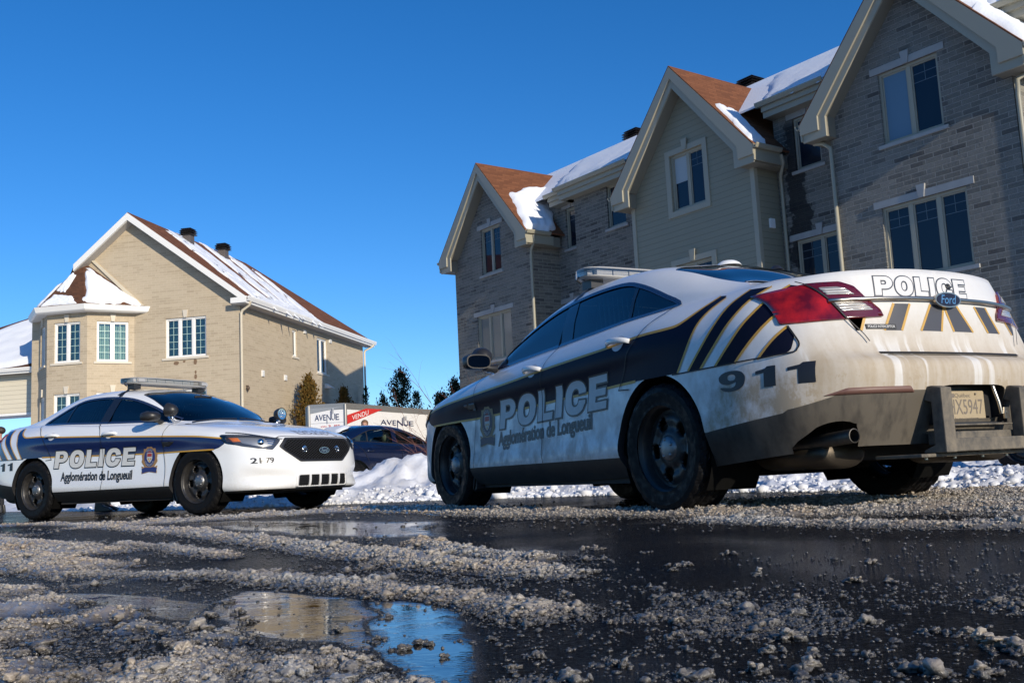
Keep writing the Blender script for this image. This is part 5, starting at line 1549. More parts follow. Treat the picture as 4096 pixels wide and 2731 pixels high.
# recessed main wall: three bays
def main_wall(u0, u1, yy, wins):
    wall(rw, 'wall', front(yy), [(u0, -.4), (u1, -.4), (u1, 8.40), (u0, 8.40)], [rect(*w[:4]) for w in wins], M_GREY)
    for w in wins: window(rw, front(yy), *w[:4], w[4], M_TRIM, 'top', sill=1, lintel=1, key=1, stone=M_STONE)
main_wall(-14.79, -12.67, YM, [(-14.24, -13.52, 6.87, 8.12, 1), (-14.42, -13.05, 3.75, 5.27, 2)])
main_wall(-22.25, -18.89, YM, [(-20.80, -20.05, 7.02, 8.28, 1), (-21.2, -20.0, 3.8, 5.3, 2)])
main_wall(-23.9, -22.25, YM2, [(-22.96, -22.50, 6.92, 8.16, 1), (-23.3, -22.4, 3.8, 5.3, 1)])
main_wall(-8.72, -8.87+.0, YM, []) if False else None
wall(rw, 'wall', front(YM), [(-9.2, -.4), (-8.87, -.4), (-8.87, 8.4), (-9.2, 8.4)], [], M_GREY)
wall(rw, 'wall', sideL(-27.58), [(YG, -.4), (26.6, -.4), (26.6, 8.3), (YG, 8.3)], [], M_GREY2)
wall(rw, 'wall', sideR(-8.71), [(YG+.01, -.4), (YM, -.4), (YM, 7.2), (YG+.01, 7.2)], [], M_GREY2)
wall(rw, 'wall', sideR(-8.872), [(YM, -.4), (26.6, -.4), (26.6, 8.5), (YM, 8.5)], [], M_GREY2)
wall(rw, 'wall', lambda a, z, o: RP(a, 26.6, z), [(-27.58, -.4), (-8.87, -.4), (-8.87, 8.5), (-27.58, 8.5)], [], M_GREY2)
wall(rw, 'wall', front(YM+.6), [(-27.5, -.4), (-8.9, -.4), (-8.9, 8.2), (-27.5, 8.2)], [], M_GREY2)
# main roof, eaves and gutters
MS = snowroof_mat('thin_roof_snow', M_SHING2, 'x', .34, (.9, .28))
mr = MB()
def mroof(u0, u1, ye):
    ze = 8.62; yr, zr = 21.05, 10.50; yb, zb = 26.9, 8.4
    for pts in ([(ye, ze), (yr, zr), (yr, zr-.12), (ye, ze-.05)], [(yr, zr), (yb, zb), (yb, zb-.1), (yr, zr-.12)]):
        mr.prism(pts, lambda a, b, d: RP(d, a, b), u0, u1)
mroof(-27.9, -22.3, YE+.22); mroof(-22.3, -8.45, YE)
mr.build('roof', MS, rw)
for u0, u1, ye in ((-23.05, -22.3, YE+.22), (-22.3, -19.5, YE), (-14.55, -13.05, YE), (-9.35, -8.45, YE)):
    ev = MB(); gg = MB()
    ev.prism([(ye-.0, 8.56), (ye, 8.40), (ye+.06, 8.40), (ye+.06, 8.26), (ye+.7, 8.26), (ye+.7, 8.56)], lambda a, b, d: RP(d, a, b), u0-.25, u1+.02)
    gg.prism([(ye-a, 8.63+b*1.1) for a, b in gutter_prof()], lambda a, b, d: RP(d, a, b), u0-.35, u1+.05)
    ev.build('eave', M_TRIM, rw); gg.build('gutter', M_GUTG, rw)
# snow in the valleys and along the gable edges
def snow_sheet(parent, P, quad, nu, nv, thick, seed, name='roof_snow', taper=.12, material=None, wob=.06):
    """pillow of snow over a four-cornered roof patch with an uneven edge"""
    A, B, C_, D = [Vector(q) for q in quad]; vs = []; fs = []
    nrm = (B-A).cross(D-A).normalized(); nrm = nrm if nrm.z > 0 else -nrm
    for i in range(nu+1):
        for j in range(nv+1):
            s, t = i/nu, j/nv; w1 = (noise.noise(Vector((s*4+seed, t*4, 0)))+.5*noise.noise(Vector((s*11+seed, t*11, 5))))*wob; w2 = (noise.noise(Vector((s*5, t*5+seed, 3)))+.5*noise.noise(Vector((s*13, t*13+seed, 8))))*wob
            s2, t2 = s+w1*(1 if 0 < i < nu else 1.6), t+w2*(1 if 0 < j < nv else 1.6)
            p = A*(1-s2)*(1-t2)+B*s2*(1-t2)+C_*s2*t2+D*(1-s2)*t2
            e = min(s, 1-s, t, 1-t); h = thick*min(1, (e/taper))**.5*(1+.5*noise.noise(Vector((s*8+seed, t*8, 9)))) if e > 0 else -.03
            vs.append(p+nrm*h)
    for i in range(nu):
        for j in range(nv): a = i*(nv+1)+j; fs.append((a, a+nv+1, a+nv+2, a+1))
    return vs, fs
sn = MB()
def on_gable(uc, s, r, y): return RP(uc+s*r, y, 10.165-r*1.124)
def add_snow(q, nu, nv, th, seed): v, f = snow_sheet(rw, None, q, nu, nv, th, seed); sn.add(v, f, 0, True)
g = lambda uc, r, y: on_gable(uc, 1, r, y)
add_snow([g(CC,2.43,17.50), g(CC,2.43,18.55), g(CC,1.12,19.6), g(CC,1.05,17.85)], 14, 14, .13, 1)
add_snow([g(CC,1.25,17.9), g(CC,1.5,19.5), g(CC,.55,20.5), g(CC,.85,18.6)], 12, 12, .12, 5)
add_snow([g(BC,2.40,17.46), g(BC,2.40,17.95), g(BC,1.30,18.2), g(BC,1.25,17.62)], 12, 12, .07, 2)
add_snow([g(AC,2.43,17.55), g(AC,2.43,18.5), g(AC,.55,20.0), g(AC,.75,17.65)], 14, 14, .14, 3)
def on_main(u, y): return RP(u, y, 8.62+(y-YE)*.684)
add_snow([on_main(-23.1,18.6), on_main(-19.6,18.32), on_main(-19.2,20.9), on_main(-24.6,20.9)], 20, 12, .06, 7)
add_snow([on_main(-14.75,18.32), on_main(-12.9,18.32), on_main(-11.4,20.9), on_main(-16.5,20.95)], 20, 12, .05, 8)
add_snow([on_main(-9.6,18.32), on_main(-8.5,18.32), on_main(-8.5,20.9), on_main(-10.4,20.9)], 14, 12, .10, 9)
tag(sn.build('roof_snow', M_SNOW, rw), None)
downspout(rw, RP, [(-23.05, YG-.12, 7.28), (-23.05, YG-.10, 7.12), (-23.28, YG-.07, 6.86), (-23.30, YG-.065, 6.6), (-23.30, YG-.065, 0)], M_GUTG)
downspout(rw, RP, [(-14.40, YM-.30, 7.28), (-14.40, YM-.25, 7.10), (-14.62, YM-.10, 6.85), (-14.64, YM-.07, 6.6), (-14.64, YM-.07, 0)], M_GUTG)
downspout(rw, RP, [(-13.05, YG-.05, 7.02), (-12.80, YG-.08, 6.95), (-12.64, YG-.06, 6.80), (-12.62, YG-.06, 0)], M_GUTG)
downspout(rw, RP, [(-8.35, YG+.30, 7.25), (-8.35, YG+.2, 7.10), (-8.62, YG-.02, 6.9), (-8.66, YG+.02, 6.6), (-8.66, YG+.02, 0)], M_GUTG)
bxs = MB(); pbox(bxs, sideR(BC+2.05), 18.24, 18.40, 5.62, 5.84, .0, .05); bxs.build('meter_box', M_WHITE, rw)
for u in (-22.35, -17.65): roof_vent(rw, RP(u, 21.5, 10.30), .60, .24)
# ================================================================ beige brick detached house
HX, HY = -19.8, 34.0
hs_ = empty('brick_house', (0, 0, 0), R(-11), 'two storey beige brick house with white trimmed gable and corner bay window', 'house')
hs_.location = Matrix.Rotation(R(-11), 3, 'Z') @ Vector((HX, HY, 0))
def HP(u, y, z): return Vector((u-HX, y-HY, z))
hf = lambda yy: (lambda a, z, o: HP(a, yy-o, z))
H0, H1, YB = -23.9, -15.78, 44.5     # left, right edges of the front, back
APX = -19.86
W1 = (-18.62, -17.06, 4.91, 6.32); W2 = (-18.62, -17.06, 2.1, 3.78)
sl_ = (10.13-6.75)/(15.66-19.86)
gz = lambda u: 10.10-abs(u-APX)*.815
wall(hs_, 'wall', hf(32.0), [(H0, -.5), (H1, -.5), (H1, 6.868), (APX, 9.918), (H0, 6.895)], [rect(*W1), rect(*W2)], M_BEIGE)
window(hs_, hf(32.0), *W1, 3, M_WTRIM, 5, glass=M_PANE, sill=1, key=1, stone=M_LSTONE, drape=M_DRAPE)
window(hs_, hf(32.0), *W2, 3, M_WTRIM, 5, glass=M_PANE, sill=1, key=1, stone=M_LSTONE, drape=M_DRAPE)
sr = lambda a, z, o: HP(H1+o, a, z)
S1 = (36.44, 36.86, 5.27, 6.32); S2 = (38.90, 40.02, 4.86, 6.33); S3 = (36.45, 36.76, 2.2, 3.77); S4 = (38.9, 40.0, 2.2, 3.3)
wall(hs_, 'wall', sr, [(32.0, -.5), (YB, -.5), (YB, 6.62), (32.0, 6.62)], [rect(*q) for q in (S1, S2, S3, S4)], M_BEIGE)
window(hs_, sr, *S1, 1, M_WTRIM, None, sill=1, stone=M_LSTONE); window(hs_, sr, *S2, 2, M_WTRIM, None, sill=1, stone=M_LSTONE, glass=M_PANE, drape=M_DRAPE)
window(hs_, sr, *S3, 1, M_WTRIM, None, sill=1, stone=M_LSTONE); window(hs_, sr, *S4, 2, M_WTRIM, None, sill=1, stone=M_LSTONE)
wall(hs_, 'wall', lambda a, z, o: HP(a, YB, z), [(H0, -.5), (H1, -.5), (H1, 6.6), (H0, 6.6)], [], M_BEIGE)
wall(hs_, 'wall', lambda a, z, o: HP(H0, a, z), [(32.0, -.5), (YB, -.5), (YB, 6.6), (32.0, 6.6)], [], M_BEIGE)
# roof: front gable ridge running back, hipped at the far end
RS = snowroof_mat('streaked_roof_snow', M_SHING2, 'y', .47, (.16, .95))
EZ = 6.90; EO = .45
rf = MB(); yf = 31.62
A0 = HP(H1+.42, yf, 6.80); A1 = HP(H1+.42, YB+.45, 6.80); Rg0 = HP(APX, yf, 10.22); Rg1 = HP(APX, YB-3.6, 10.22); B0 = HP(H0-.42, yf, 6.80); B1 = HP(H0-.42, YB+.45, 6.80)
def slab(mb, pts, th=.10, mi=0):
    pts = [Vector(p) for p in pts]; n_ = (pts[1]-pts[0]).cross(pts[2]-pts[0]).normalized(); n_ = n_ if n_.z > 0 else -n_; k = len(pts)
    mb.add(pts+[p-Vector((0, 0, th)) for p in pts], [tuple(range(k)), tuple(range(2*k-1, k-1, -1))]+[(i, (i+1) % k, k+(i+1) % k, k+i) for i in range(k)], mi)
slab(rf, [A0, A1, Rg1, Rg0]); slab(rf, [HP(-21.95, yf, 8.53), Rg0, Rg1, B1, HP(H0-.42, 33.6, 6.80)]); slab(rf, [A1, B1, Rg1])
rfo = rf.build('roof', M_SHING, hs_)
def on_side(t, y): return A0.lerp(Rg0, t)+Vector((0, y-yf, 0))
sn2 = MB()
def strip(c0, c1, w0, w1, seed, t0=.01, t1=.97):
    """a slanting tongue of snow lying down the slope from ridge to eave"""
    v, f = snow_sheet(hs_, None, [on_side(t0, c0), on_side(t0, c0+w0), on_side(t1, c1+w1), on_side(t1, c1)], 30, 20, .06, seed, taper=.09, wob=.13); sn2.add(v, f, 0, True)
strip(32.5, 33.7, 1.7, 2.1, 1); strip(34.55, 36.9, 1.1, 1.2, 2, .0, .97); strip(35.9, 38.7, 1.5, .9, 4, .0, .96); strip(37.6, 39.9, .9, .35, 6, .0, .80)
strip(32.6, 33.0, 6.0, 5.6, 9, .0, .13)
sn2.build('roof_snow', M_SNOW, hs_)
# bargeboards, returns, soffit, gutters
bb = MB(); fb = lambda a, b, d: HP(a, d, b)
zz = lambda u: 10.20-abs(u-APX)*.762*1.07
for s in (1, -1):
    e = (H1+.40) if s > 0 else (H0-.40)
    if s > 0: bb.prism([(APX, 10.19), (e+.02, 6.80), (e+.02, 6.60), (e-.55, 6.60), (e-.55, 6.78), (e-.28, 6.79), (APX, 9.93)], fb, yf-.03, yf+.02)
    else: bb.prism([(APX, 10.19), (-21.98, 8.50), (-21.98, 8.26), (APX, 9.93)], fb, yf-.03, yf+.02)
bb.build('bargeboard', M_WTRIM, hs_)
sf = MB()
for s in (1, -1):
    e = (H1+.40) if s > 0 else (H0-.40)
    if s > 0: sf.prism([(APX, 9.95), (e, 6.60), (e, 6.56), (APX, 9.90)], fb, yf+.021, 31.998)
    else: sf.prism([(APX, 9.95), (-21.98, 8.28), (-21.98, 8.24), (APX, 9.90)], fb, yf+.021, 31.998)
sf.prism([(H1-.14, 6.61), (H1+.38, 6.61), (H1+.38, 6.57), (H1-.14, 6.57)], fb, yf+.02, 31.995)
sf.prism([(H1+.003, 6.60), (H1+.40, 6.60), (H1+.40, 6.57), (H1+.003, 6.57)], fb, 31.996, YB+.4)
sf.build('soffit', mat_once('vented_soffit', (.42, .40, .37), .6), hs_)
gt = MB(); gt.prism([(H1+.41+a, 6.82+b*1.6) for a, b in gutter_prof()], fb, yf-.02, YB+.5); gt.prism([(H1+.40, 6.58), (H1+.425, 6.58), (H1+.425, 6.78), (H1+.40, 6.78)], fb, yf, YB+.45); gt.build('gutter', M_WTRIM, hs_)
downspout(hs_, HP, [(H1+.46, 31.85, 6.66), (H1+.42, 31.90, 6.55), (H1+.12, 31.97, 6.40), (H1+.06, 31.97, 6.3), (H1+.055, 31.97, 0)], M_CREAM, .05)
downspout(hs_, HP, [(H1+.46, YB+.2, 6.66), (H1+.40, YB+.15, 6.55), (H1+.10, YB+.08, 6.40), (H1+.06, YB+.05, 6.3), (H1+.055, YB+.05, 0)], M_CREAM, .05)
for (y_, z_, w_, h_) in ((33.70, 4.35, .17, .22), (35.66, 4.36, .20, .20), (37.6, 6.38, .2, .14), (40.35, 6.33, .22, .16)):
    q = MB(); pbox(q, sr, y_-w_/2, y_+w_/2, z_-h_/2, z_+h_/2, 0, .05); 
    for k in range(4): pbox(q, sr, y_-w_*.4, y_+w_*.4, z_-h_*.4+k*h_*.2, z_-h_*.4+k*h_*.2+.012, .051, .062)
    q.build('vent_cover', M_WTRIM, hs_)
q = MB(); q.add([HP(H1, 39.65, 4.27), HP(H1, 40.05, 4.27), HP(H1+.30, 40.05, 4.27), HP(H1+.30, 39.65, 4.27), HP(H1, 39.65, 4.47), HP(H1, 40.05, 4.47)], [(0,1,2,3),(3,2,5,4),(0,3,4),(1,5,2),(0,4,5,1)]); q.build('dryer_hood', M_WTRIM, hs_)
q = MB(); q.ball(HP(H1+.08, 32.38, 3.72), .07, 10, 8, 0, (.8, 1, 1.2)); q.tube([HP(H1, 32.38, 3.8), HP(H1+.08, 32.38, 3.8), HP(H1+.08, 32.38, 3.6)], .02, 6); q.build('wall_lamp', mat_once('lamp_bronze', (.09, .06, .04), .5), hs_)
# octagonal corner bay
PB = [(-19.82, 32.0), (-20.97, 30.95), (-22.53, 30.95), (-23.62, 32.0)]
bn = 0
for i in range(3):
    (ax, ay), (bx, by) = PB[i], PB[i+1]; L = math.hypot(bx-ax, by-ay); tx, ty = (ax-bx)/L, (ay-by)/L; nx, ny = ty, -tx
    fn = (lambda bx, by, tx, ty, nx, ny: (lambda a, z, o: HP(bx+tx*a+nx*o, by+ty*a+ny*o, z)))(bx, by, tx, ty, nx, ny)
    ww = 1.02 if i == 1 else (1.05 if i == 0 else .8); c = L/2+(.06 if i == 0 else 0)
    hl = [(c-ww/2, c+ww/2, 4.88, 6.30), (c-ww/2, c+ww/2, 2.2, 3.80)]
    wall(hs_, 'bay_wall', fn, [(0, -.5), (L, -.5), (L, 6.62), (0, 6.62)], [rect(*h) for h in hl], M_BEIGE)
    for h in hl: window(hs_, fn, *h, 2, M_WTRIM, 5, glass=M_PANE, sill=1, key=1, stone=M_LSTONE, drape=M_DRAPE)
# bay roof
def ring_at(off, z):
    cx, cy = -21.72, 32.0; out = []
    for (x, y) in PB:
        pass
    P_ = [(-19.82+off*1.35, 32.0), (-20.97+off*.41, 30.95-off), (-22.53-off*.41, 30.95-off), (-23.62-off*1.0, 32.0)]
    return [HP(x, y, z) for x, y in P_]
ap = HP(-21.85, 31.98, 8.66); ro = ring_at(.36, 6.80)
br_ = MB()
for i in range(3): slab(br_, [ro[i], ro[i+1], ap], .06)
slab(br_, [ro[3], ap, HP(-23.98, 33.3, 6.80)], .06)
br_.build('bay_roof', M_SHING2, hs_)
bs = MB()
def tri_snow(a, b, c, q, seed, th=.09):
    """q: three or four barycentric corners inside the triangle a, b, c"""
    P_ = [a*u+b*v+c*(1-u-v)+Vector((0, 0, .01)) for u, v in q]
    v, f = snow_sheet(hs_, None, P_, 18, 18, th, seed, taper=.10); bs.add(v, f, 0, True)
tri_snow(ro[0], ro[1], ap, [(.93, .03), (.0, .97), (.03, .20), (.10, .10)], 3, .11)
tri_snow(ro[1], ro[2], ap, [(.80, .17), (.02, .95), (.10, .62), (.55, .25)], 4, .06)
tri_snow(ro[1], ro[2], ap, [(.30, .40), (.05, .60), (.03, .22), (.16, .16)], 6, .05)
tri_snow(ro[2], ro[3], ap, [(.95, .02), (.05, .92), (.10, .30), (.35, .1)], 5, .06)
bs.build('roof_snow', M_SNOW, hs_)
bg_ = MB(); r1 = ring_at(.36, 6.82); r2 = ring_at(.46, 6.82); r3 = ring_at(.40, 6.64); r4 = ring_at(.34, 6.60); r5 = ring_at(-.02, 6.60)
for i in range(3):
    for a, b in ((r1, r2), (r2, r3), (r3, r4), (r4, r5)): bg_.add([a[i], a[i+1], b[i+1], b[i]], [(0, 1, 2, 3)])
bg_.add([r1[3], r2[3], r3[3], r4[3], r5[3], r1[3]+Vector((0, 1.4, 0)), r2[3]+Vector((0, 1.4, 0)), r3[3]+Vector((0, 1.4, 0)), r4[3]+Vector((0, 1.4, 0)), r5[3]+Vector((0, 1.4, 0))], [(0,1,6,5),(1,2,7,6),(2,3,8,7),(3,4,9,8)])
bg_.build('bay_gutter', M_WTRIM, hs_)
fl_ = MB(); fl_.prism([(-21.50, 8.66), (-21.38, 8.66), (-19.42, 6.86), (-19.62, 6.86)], fb, 31.93, 31.997); fl_.build('flashing', M_CREAM, hs_)
# garage wing
GW = 32.9
wall(hs_, 'wing_wall', hf(GW), [(-33, 3.42), (-23.95, 3.42), (-23.95, 5.0), (-33, 5.0)], [], lap_mat('cream_siding', (.66, .60, .47), .165))
wall(hs_, 'wing_wall', hf(GW+1.2), [(-24.95, -.5), (-23.9, -.5), (-23.9, 3.42), (-24.95, 3.42)], [rect(-24.72, -24.02, .4, 3.1)], M_BEIGE)
dr = MB(); pbox(dr, hf(GW+1.2), -24.72, -24.02, .4, 3.1, -.08, -.02); pbox(dr, hf(GW+1.2), -24.50, -24.12, 1.6, 2.95, -.019, -.01); dr.build('entrance_door', M_WTRIM, hs_)
dg = MB(); pbox(dg, hf(GW+1.2), -24.47, -24.15, 1.65, 2.90, -.009, -.003); dg.build('door_glass', M_WIN, hs_)
wf = MB(); wf.prism([(-33, 5.02), (-23.7, 5.02), (-23.7, 4.86), (-33, 4.86)], fb, GW-.42, GW-.36); wf.prism([(GW-.42-a, 5.06+b*1.3) for a, b in gutter_prof()], lambda a, b, d: HP(d, a, b), -33, -23.72)
wf.prism([(-33, 3.44), (-23.95, 3.44), (-23.95, 3.36), (-33, 3.36)], fb, GW-.03, GW+1.2); wf.build('fascia', M_WTRIM, hs_)
wr = MB(); slab(wr, [HP(-33, GW-.45, 5.05), HP(-23.62, GW-.45, 5.05), HP(-23.62, GW+2.9, 7.55), HP(-26.9, GW+2.9, 7.55)], .08); slab(wr, [HP(-33, GW-.45, 5.05), HP(-26.9, GW+2.9, 7.55), HP(-33, GW+5, 5.0)], .08); wr.build('roof', M_SHING2, hs_)
ws = MB(); v, f = snow_sheet(hs_, None, [HP(-32.0, GW-.40, 5.07), HP(-23.66, GW-.40, 5.07), HP(-23.66, GW+2.8, 7.5), HP(-26.4, GW+2.8, 7.5)], 24, 18, .12, 11, taper=.06); ws.add(v, f, 0, True); ws.build('roof_snow', M_SNOW, hs_)
nb = MB(); nb.prism(sup(-24.20, 3.215, .15, .055, 4, 24), fb, GW+1.13, GW+1.19, 0); nb.prism(sup(-24.20, 3.215, .175, .07, 4, 24), fb, GW+1.15, GW+1.20, 1)
flat(nb, fit(font_loops('7910', .02), -24.31, 3.19, -24.09, 3.24), lambda a, b, d: HP(a, GW+1.128, b), 0, 1); nb.build('house_number', [M_WHITE, M_BLACK], hs_)
for (u, y, z) in ((-19.5, 34.6, 9.93), (-19.45, 37.3, 9.93)): roof_vent(hs_, HP(u+.35, y, z-.24), .56, .18)
hb = empty('hanging_basket', tuple(hs_.location+Matrix.Rotation(R(-11), 3, 'Z') @ HP(-24.98, 34.0, 2.62)), R(-11), 'dark hanging basket under the corner of the cream sided overhang', 'planter')
q = MB(); q.lathe([(0, 0), (.10, .02), (.17, .12), (.18, .20), (0, .20)], 16); q.build('pot', M_BLACK, hb); q = MB()
for k in range(60): a_ = k*2.4; r_ = .05+.15*((k*37) % 10)/10; q.ball((r_*math.cos(a_), r_*math.sin(a_), .22+.28*(1-r_*4)*((k*13) % 7)/7), .035, 5, 4)
q.build('dead_plant', mat_once('dead_foliage', (.03, .028, .018), .9), hb); q = MB()
for k in range(3): q.tube([(.17*math.cos(k*2.09), .17*math.sin(k*2.09), .2), (0, 0, .80)], .006, 4)
q.build('hanger', M_BLACK, hb)
wt = MB()
for (a, z, w_, h_) in ((-18.2, 4.72, .20, .12), (-17.9, 4.76, .1, .07), (-17.48, 4.72, .13, .18), (-17.47, 4.36, .07, .12), (-17.47, 4.20, .10, .16)):
    wt.prism(smooth_poly([(a-w_*.5, z-h_*.3), (a-w_*.1, z-h_*.5), (a+w_*.3, z-h_*.45), (a+w_*.5, z+h_*.2), (a+w_*.2, z+h_*.5), (a-w_*.4, z+h_*.45)], 2), hf(32.0), .001, .003)
wt.build('damp_stain', mat_once('damp_brick', (.19, .12, .07), .7), hs_)
# ================================================================ ground, melt water, slush, snow banks
rng = np.random.default_rng(7)
def vnoise(x, y, seed=0):
    """value noise on arrays"""
    xi = np.floor(x).astype(np.int64); yi = np.floor(y).astype(np.int64); fx = x-xi; fy = y-yi
    fx = fx*fx*(3-2*fx); fy = fy*fy*(3-2*fy)
    def h(a, b):
        v = (a*374761393+b*668265263+seed*982451653) & 0x7fffffff; v = ((v ^ (v >> 13))*1274126177) & 0x7fffffff
        return ((v ^ (v >> 16)) & 0xffff)/65535.0
    return (h(xi, yi)*(1-fx)+h(xi+1, yi)*fx)*(1-fy)+(h(xi, yi+1)*(1-fx)+h(xi+1, yi+1)*fx)*fy
def fbm(x, y, oct_=4, seed=0, gain=.5):
    s = 0; a = 1; t = 0
    for k in range(oct_): s = s+a*vnoise(x*2**k, y*2**k, seed+k*17); t += a; a *= gain
    return s/t
RIDGES = [  # centre line, half width, height
 ([(-5.9,10.9),(-5.27,10.31),(-4.76,10.15),(-3.81,8.95),(-2.76,7.36),(-2.04,6.32),(-1.44,5.21),(-1.06,4.53),(-.77,4.0),(-.53,3.59),(-.38,3.28),(-.26,3.05),(-.16,2.89),(-.03,2.76),(.05,2.6)], .085, .034),
 ([(-2.1,5.36),(-1.7,4.84),(-1.37,4.28),(-1.11,3.88)], .06, .018),
 ([(-3.6,6.3),(-3.05,5.87),(-2.66,5.43),(-2.21,4.83),(-2.03,4.65)], .20, .05),
 ([(-2.7,5.0),(-2.36,4.55),(-2.09,4.27),(-1.81,3.96),(-1.57,3.65)], .14, .035),
 ([(-1.6,3.45),(-1.31,3.25),(-1.08,3.16),(-.83,3.01),(-.62,2.77),(-.44,2.58),(-.31,2.39),(-.17,2.21),(-.07,2.06),(.02,1.9)], .075, .013),
 ([(-.41,4.12),(-.28,3.73),(-.14,3.35),(-.03,3.11),(.05,3.02)], .055, .028),
 ([(-3.4,8.4),(-2.82,8.83),(-2.43,9.15),(-1.99,9.41),(-1.51,9.53),(-.93,8.87),(-.49,7.89),(-.06,6.88),(.34,6.14),(.71,5.94),(1.01,5.48),(1.22,4.93),(1.5,4.83),(1.87,4.72),(2.12,4.31),(2.4,4.0)], .22, .045),
 ([(.85,4.75),(1.09,4.23),(1.24,3.99),(1.4,3.74),(1.55,3.56),(1.68,3.43),(1.9,3.2)], .085, .028),
 ([(1.3,6.3),(1.6,5.95),(2.01,5.68),(2.23,5.08),(2.43,4.93),(2.9,4.4)], .50, .035),
 ([(-7.2,10.5),(-6.0,9.6),(-4.8,8.2),(-3.9,7.2)], .25, .03),
 ([(2.4,6.9),(3.1,6.0),(3.8,5.2)], .5, .04),
]
HEAP = [(-1.9,3.35),(-1.6,3.06),(-1.43,2.93),(-1.23,2.69),(-1.04,2.44),(-.87,2.22),(-.74,2.05),(-.64,1.93),(-.54,1.82),(-.47,1.71),(-.40,1.58),(-.32,1.56),(-.25,1.50),(-.19,1.40),(-.14,1.34),(-.08,1.28),(-.05,1.0),(-1.2,1.0)]
P1 = [(-.33,2.24),(-.24,2.22),(-.12,1.98),(-.09,1.73),(-.07,1.51),(-.07,1.25),(-.13,1.32),(-.19,1.44),(-.24,1.56)]
P2 = [(-.73,2.36),(-.71,2.59),(-.59,2.51),(-.46,2.37),(-.33,2.26),(-.23,1.58),(-.33,1.69),(-.41,1.73),(-.52,1.87),(-.62,2.01)]
P3 = [(-1.29,2.77),(-1.08,2.68),(-.85,2.49),(-.71,2.31),(-.63,2.01),(-.69,2.03),(-.81,2.17),(-1.01,2.42),(-1.18,2.58)]
P4 = [(-2.94,8.37),(-2.32,8.41),(-1.38,7.25),(-.5,6.14),(-.36,4.59),(-.71,4.8),(-1.2,5.38),(-2.03,6.83)]
P5 = [(.28,4.3),(.8,3.92),(1.58,3.16),(2.4,2.9),(1.4,1.6),(.72,1.47),(.52,1.53),(.5,1.78),(.41,2.08),(.29,2.51),(.3,3.11)]
def seg_d(x, y, pts):
    d = np.full(x.shape, 1e9)
    for (ax, ay), (bx, by) in zip(pts[:-1], pts[1:]):
        vx, vy = bx-ax, by-ay; t = np.clip(((x-ax)*vx+(y-ay)*vy)/(vx*vx+vy*vy), 0, 1)
        d = np.minimum(d, np.hypot(x-ax-t*vx, y-ay-t*vy))
    return d
def in_poly(x, y, poly):
    r = np.zeros(x.shape, bool); j = len(poly)-1
    for i in range(len(poly)):
        xi, yi = poly[i]; xj, yj = poly[j]
        c = ((yi > y) != (yj > y)) & (x < (xj-xi)*(y-yi)/(yj-yi+1e-12)+xi); r ^= c; j = i
    return r
def soft_poly(x, y, poly, w_):
    d = seg_d(x, y, poly+[poly[0]]); s = np.where(in_poly(x, y, poly), d, -d); return np.clip(s/w_+.5, 0, 1)
def slush_fields(x, y):
    """height of packed slush and density of loose grains"""
    wx = x+.05*(fbm(x*3, y*3, 3, 5)-.5); wy = y+.10*(fbm(x*3+9, y*3, 3, 6)-.5)
    H = np.zeros(x.shape); D = np.zeros(x.shape)
    for pts, w_, h_ in RIDGES:
        d = seg_d(wx, wy, pts); e = np.exp(-(d/w_)**2); H = np.maximum(H, h_*e*(.35+1.1*fbm(x*7, y*7, 3, 11))); D = np.maximum(D, np.exp(-(d/(w_*1.35))**2))
        D = np.maximum(D, .13*np.exp(-(d/(w_*2.6))**2))
    hp = soft_poly(wx, wy, HEAP, .10); H = np.maximum(H, hp*.020*np.clip((fbm(x*6, y*6, 4, 3)-.42)*5, 0, 1.6)); D = np.maximum(D, hp*np.clip((fbm(x*4, y*4, 3, 21)-.34)*3.0, .16, 1))
    near = np.clip((2.35-y)/.7, 0, 1)*np.clip((x+.25)/.2, 0, 1); D = np.maximum(D, near*np.clip((fbm(x*5, y*5, 3, 31)-.38)*2.8, .06, .6))
    mid = np.clip((fbm(x*2.2, y*1.1, 4, 41)-.42)*1.2, 0, .22)*np.clip((7-y)/3, .25, 1)*np.clip((.9-x)/1.0, .45, 1); D = np.maximum(D, mid)
    pd = np.maximum.reduce([soft_poly(wx, wy, P, .06) for P in (P1, P2, P3)]); p4 = soft_poly(wx, wy, P4, .25); p5 = soft_poly(wx, wy, P5, .15)
    D = D*(1-.955*pd)*(1-.72*p4)*(1-.62*p5); H = H*(1-pd)*(1-.6*p4)*(1-p5)
    for cx, cy, a, b in ((-4.26, 12.56, 2.75, 1.0), ):
        pass
    return H, D
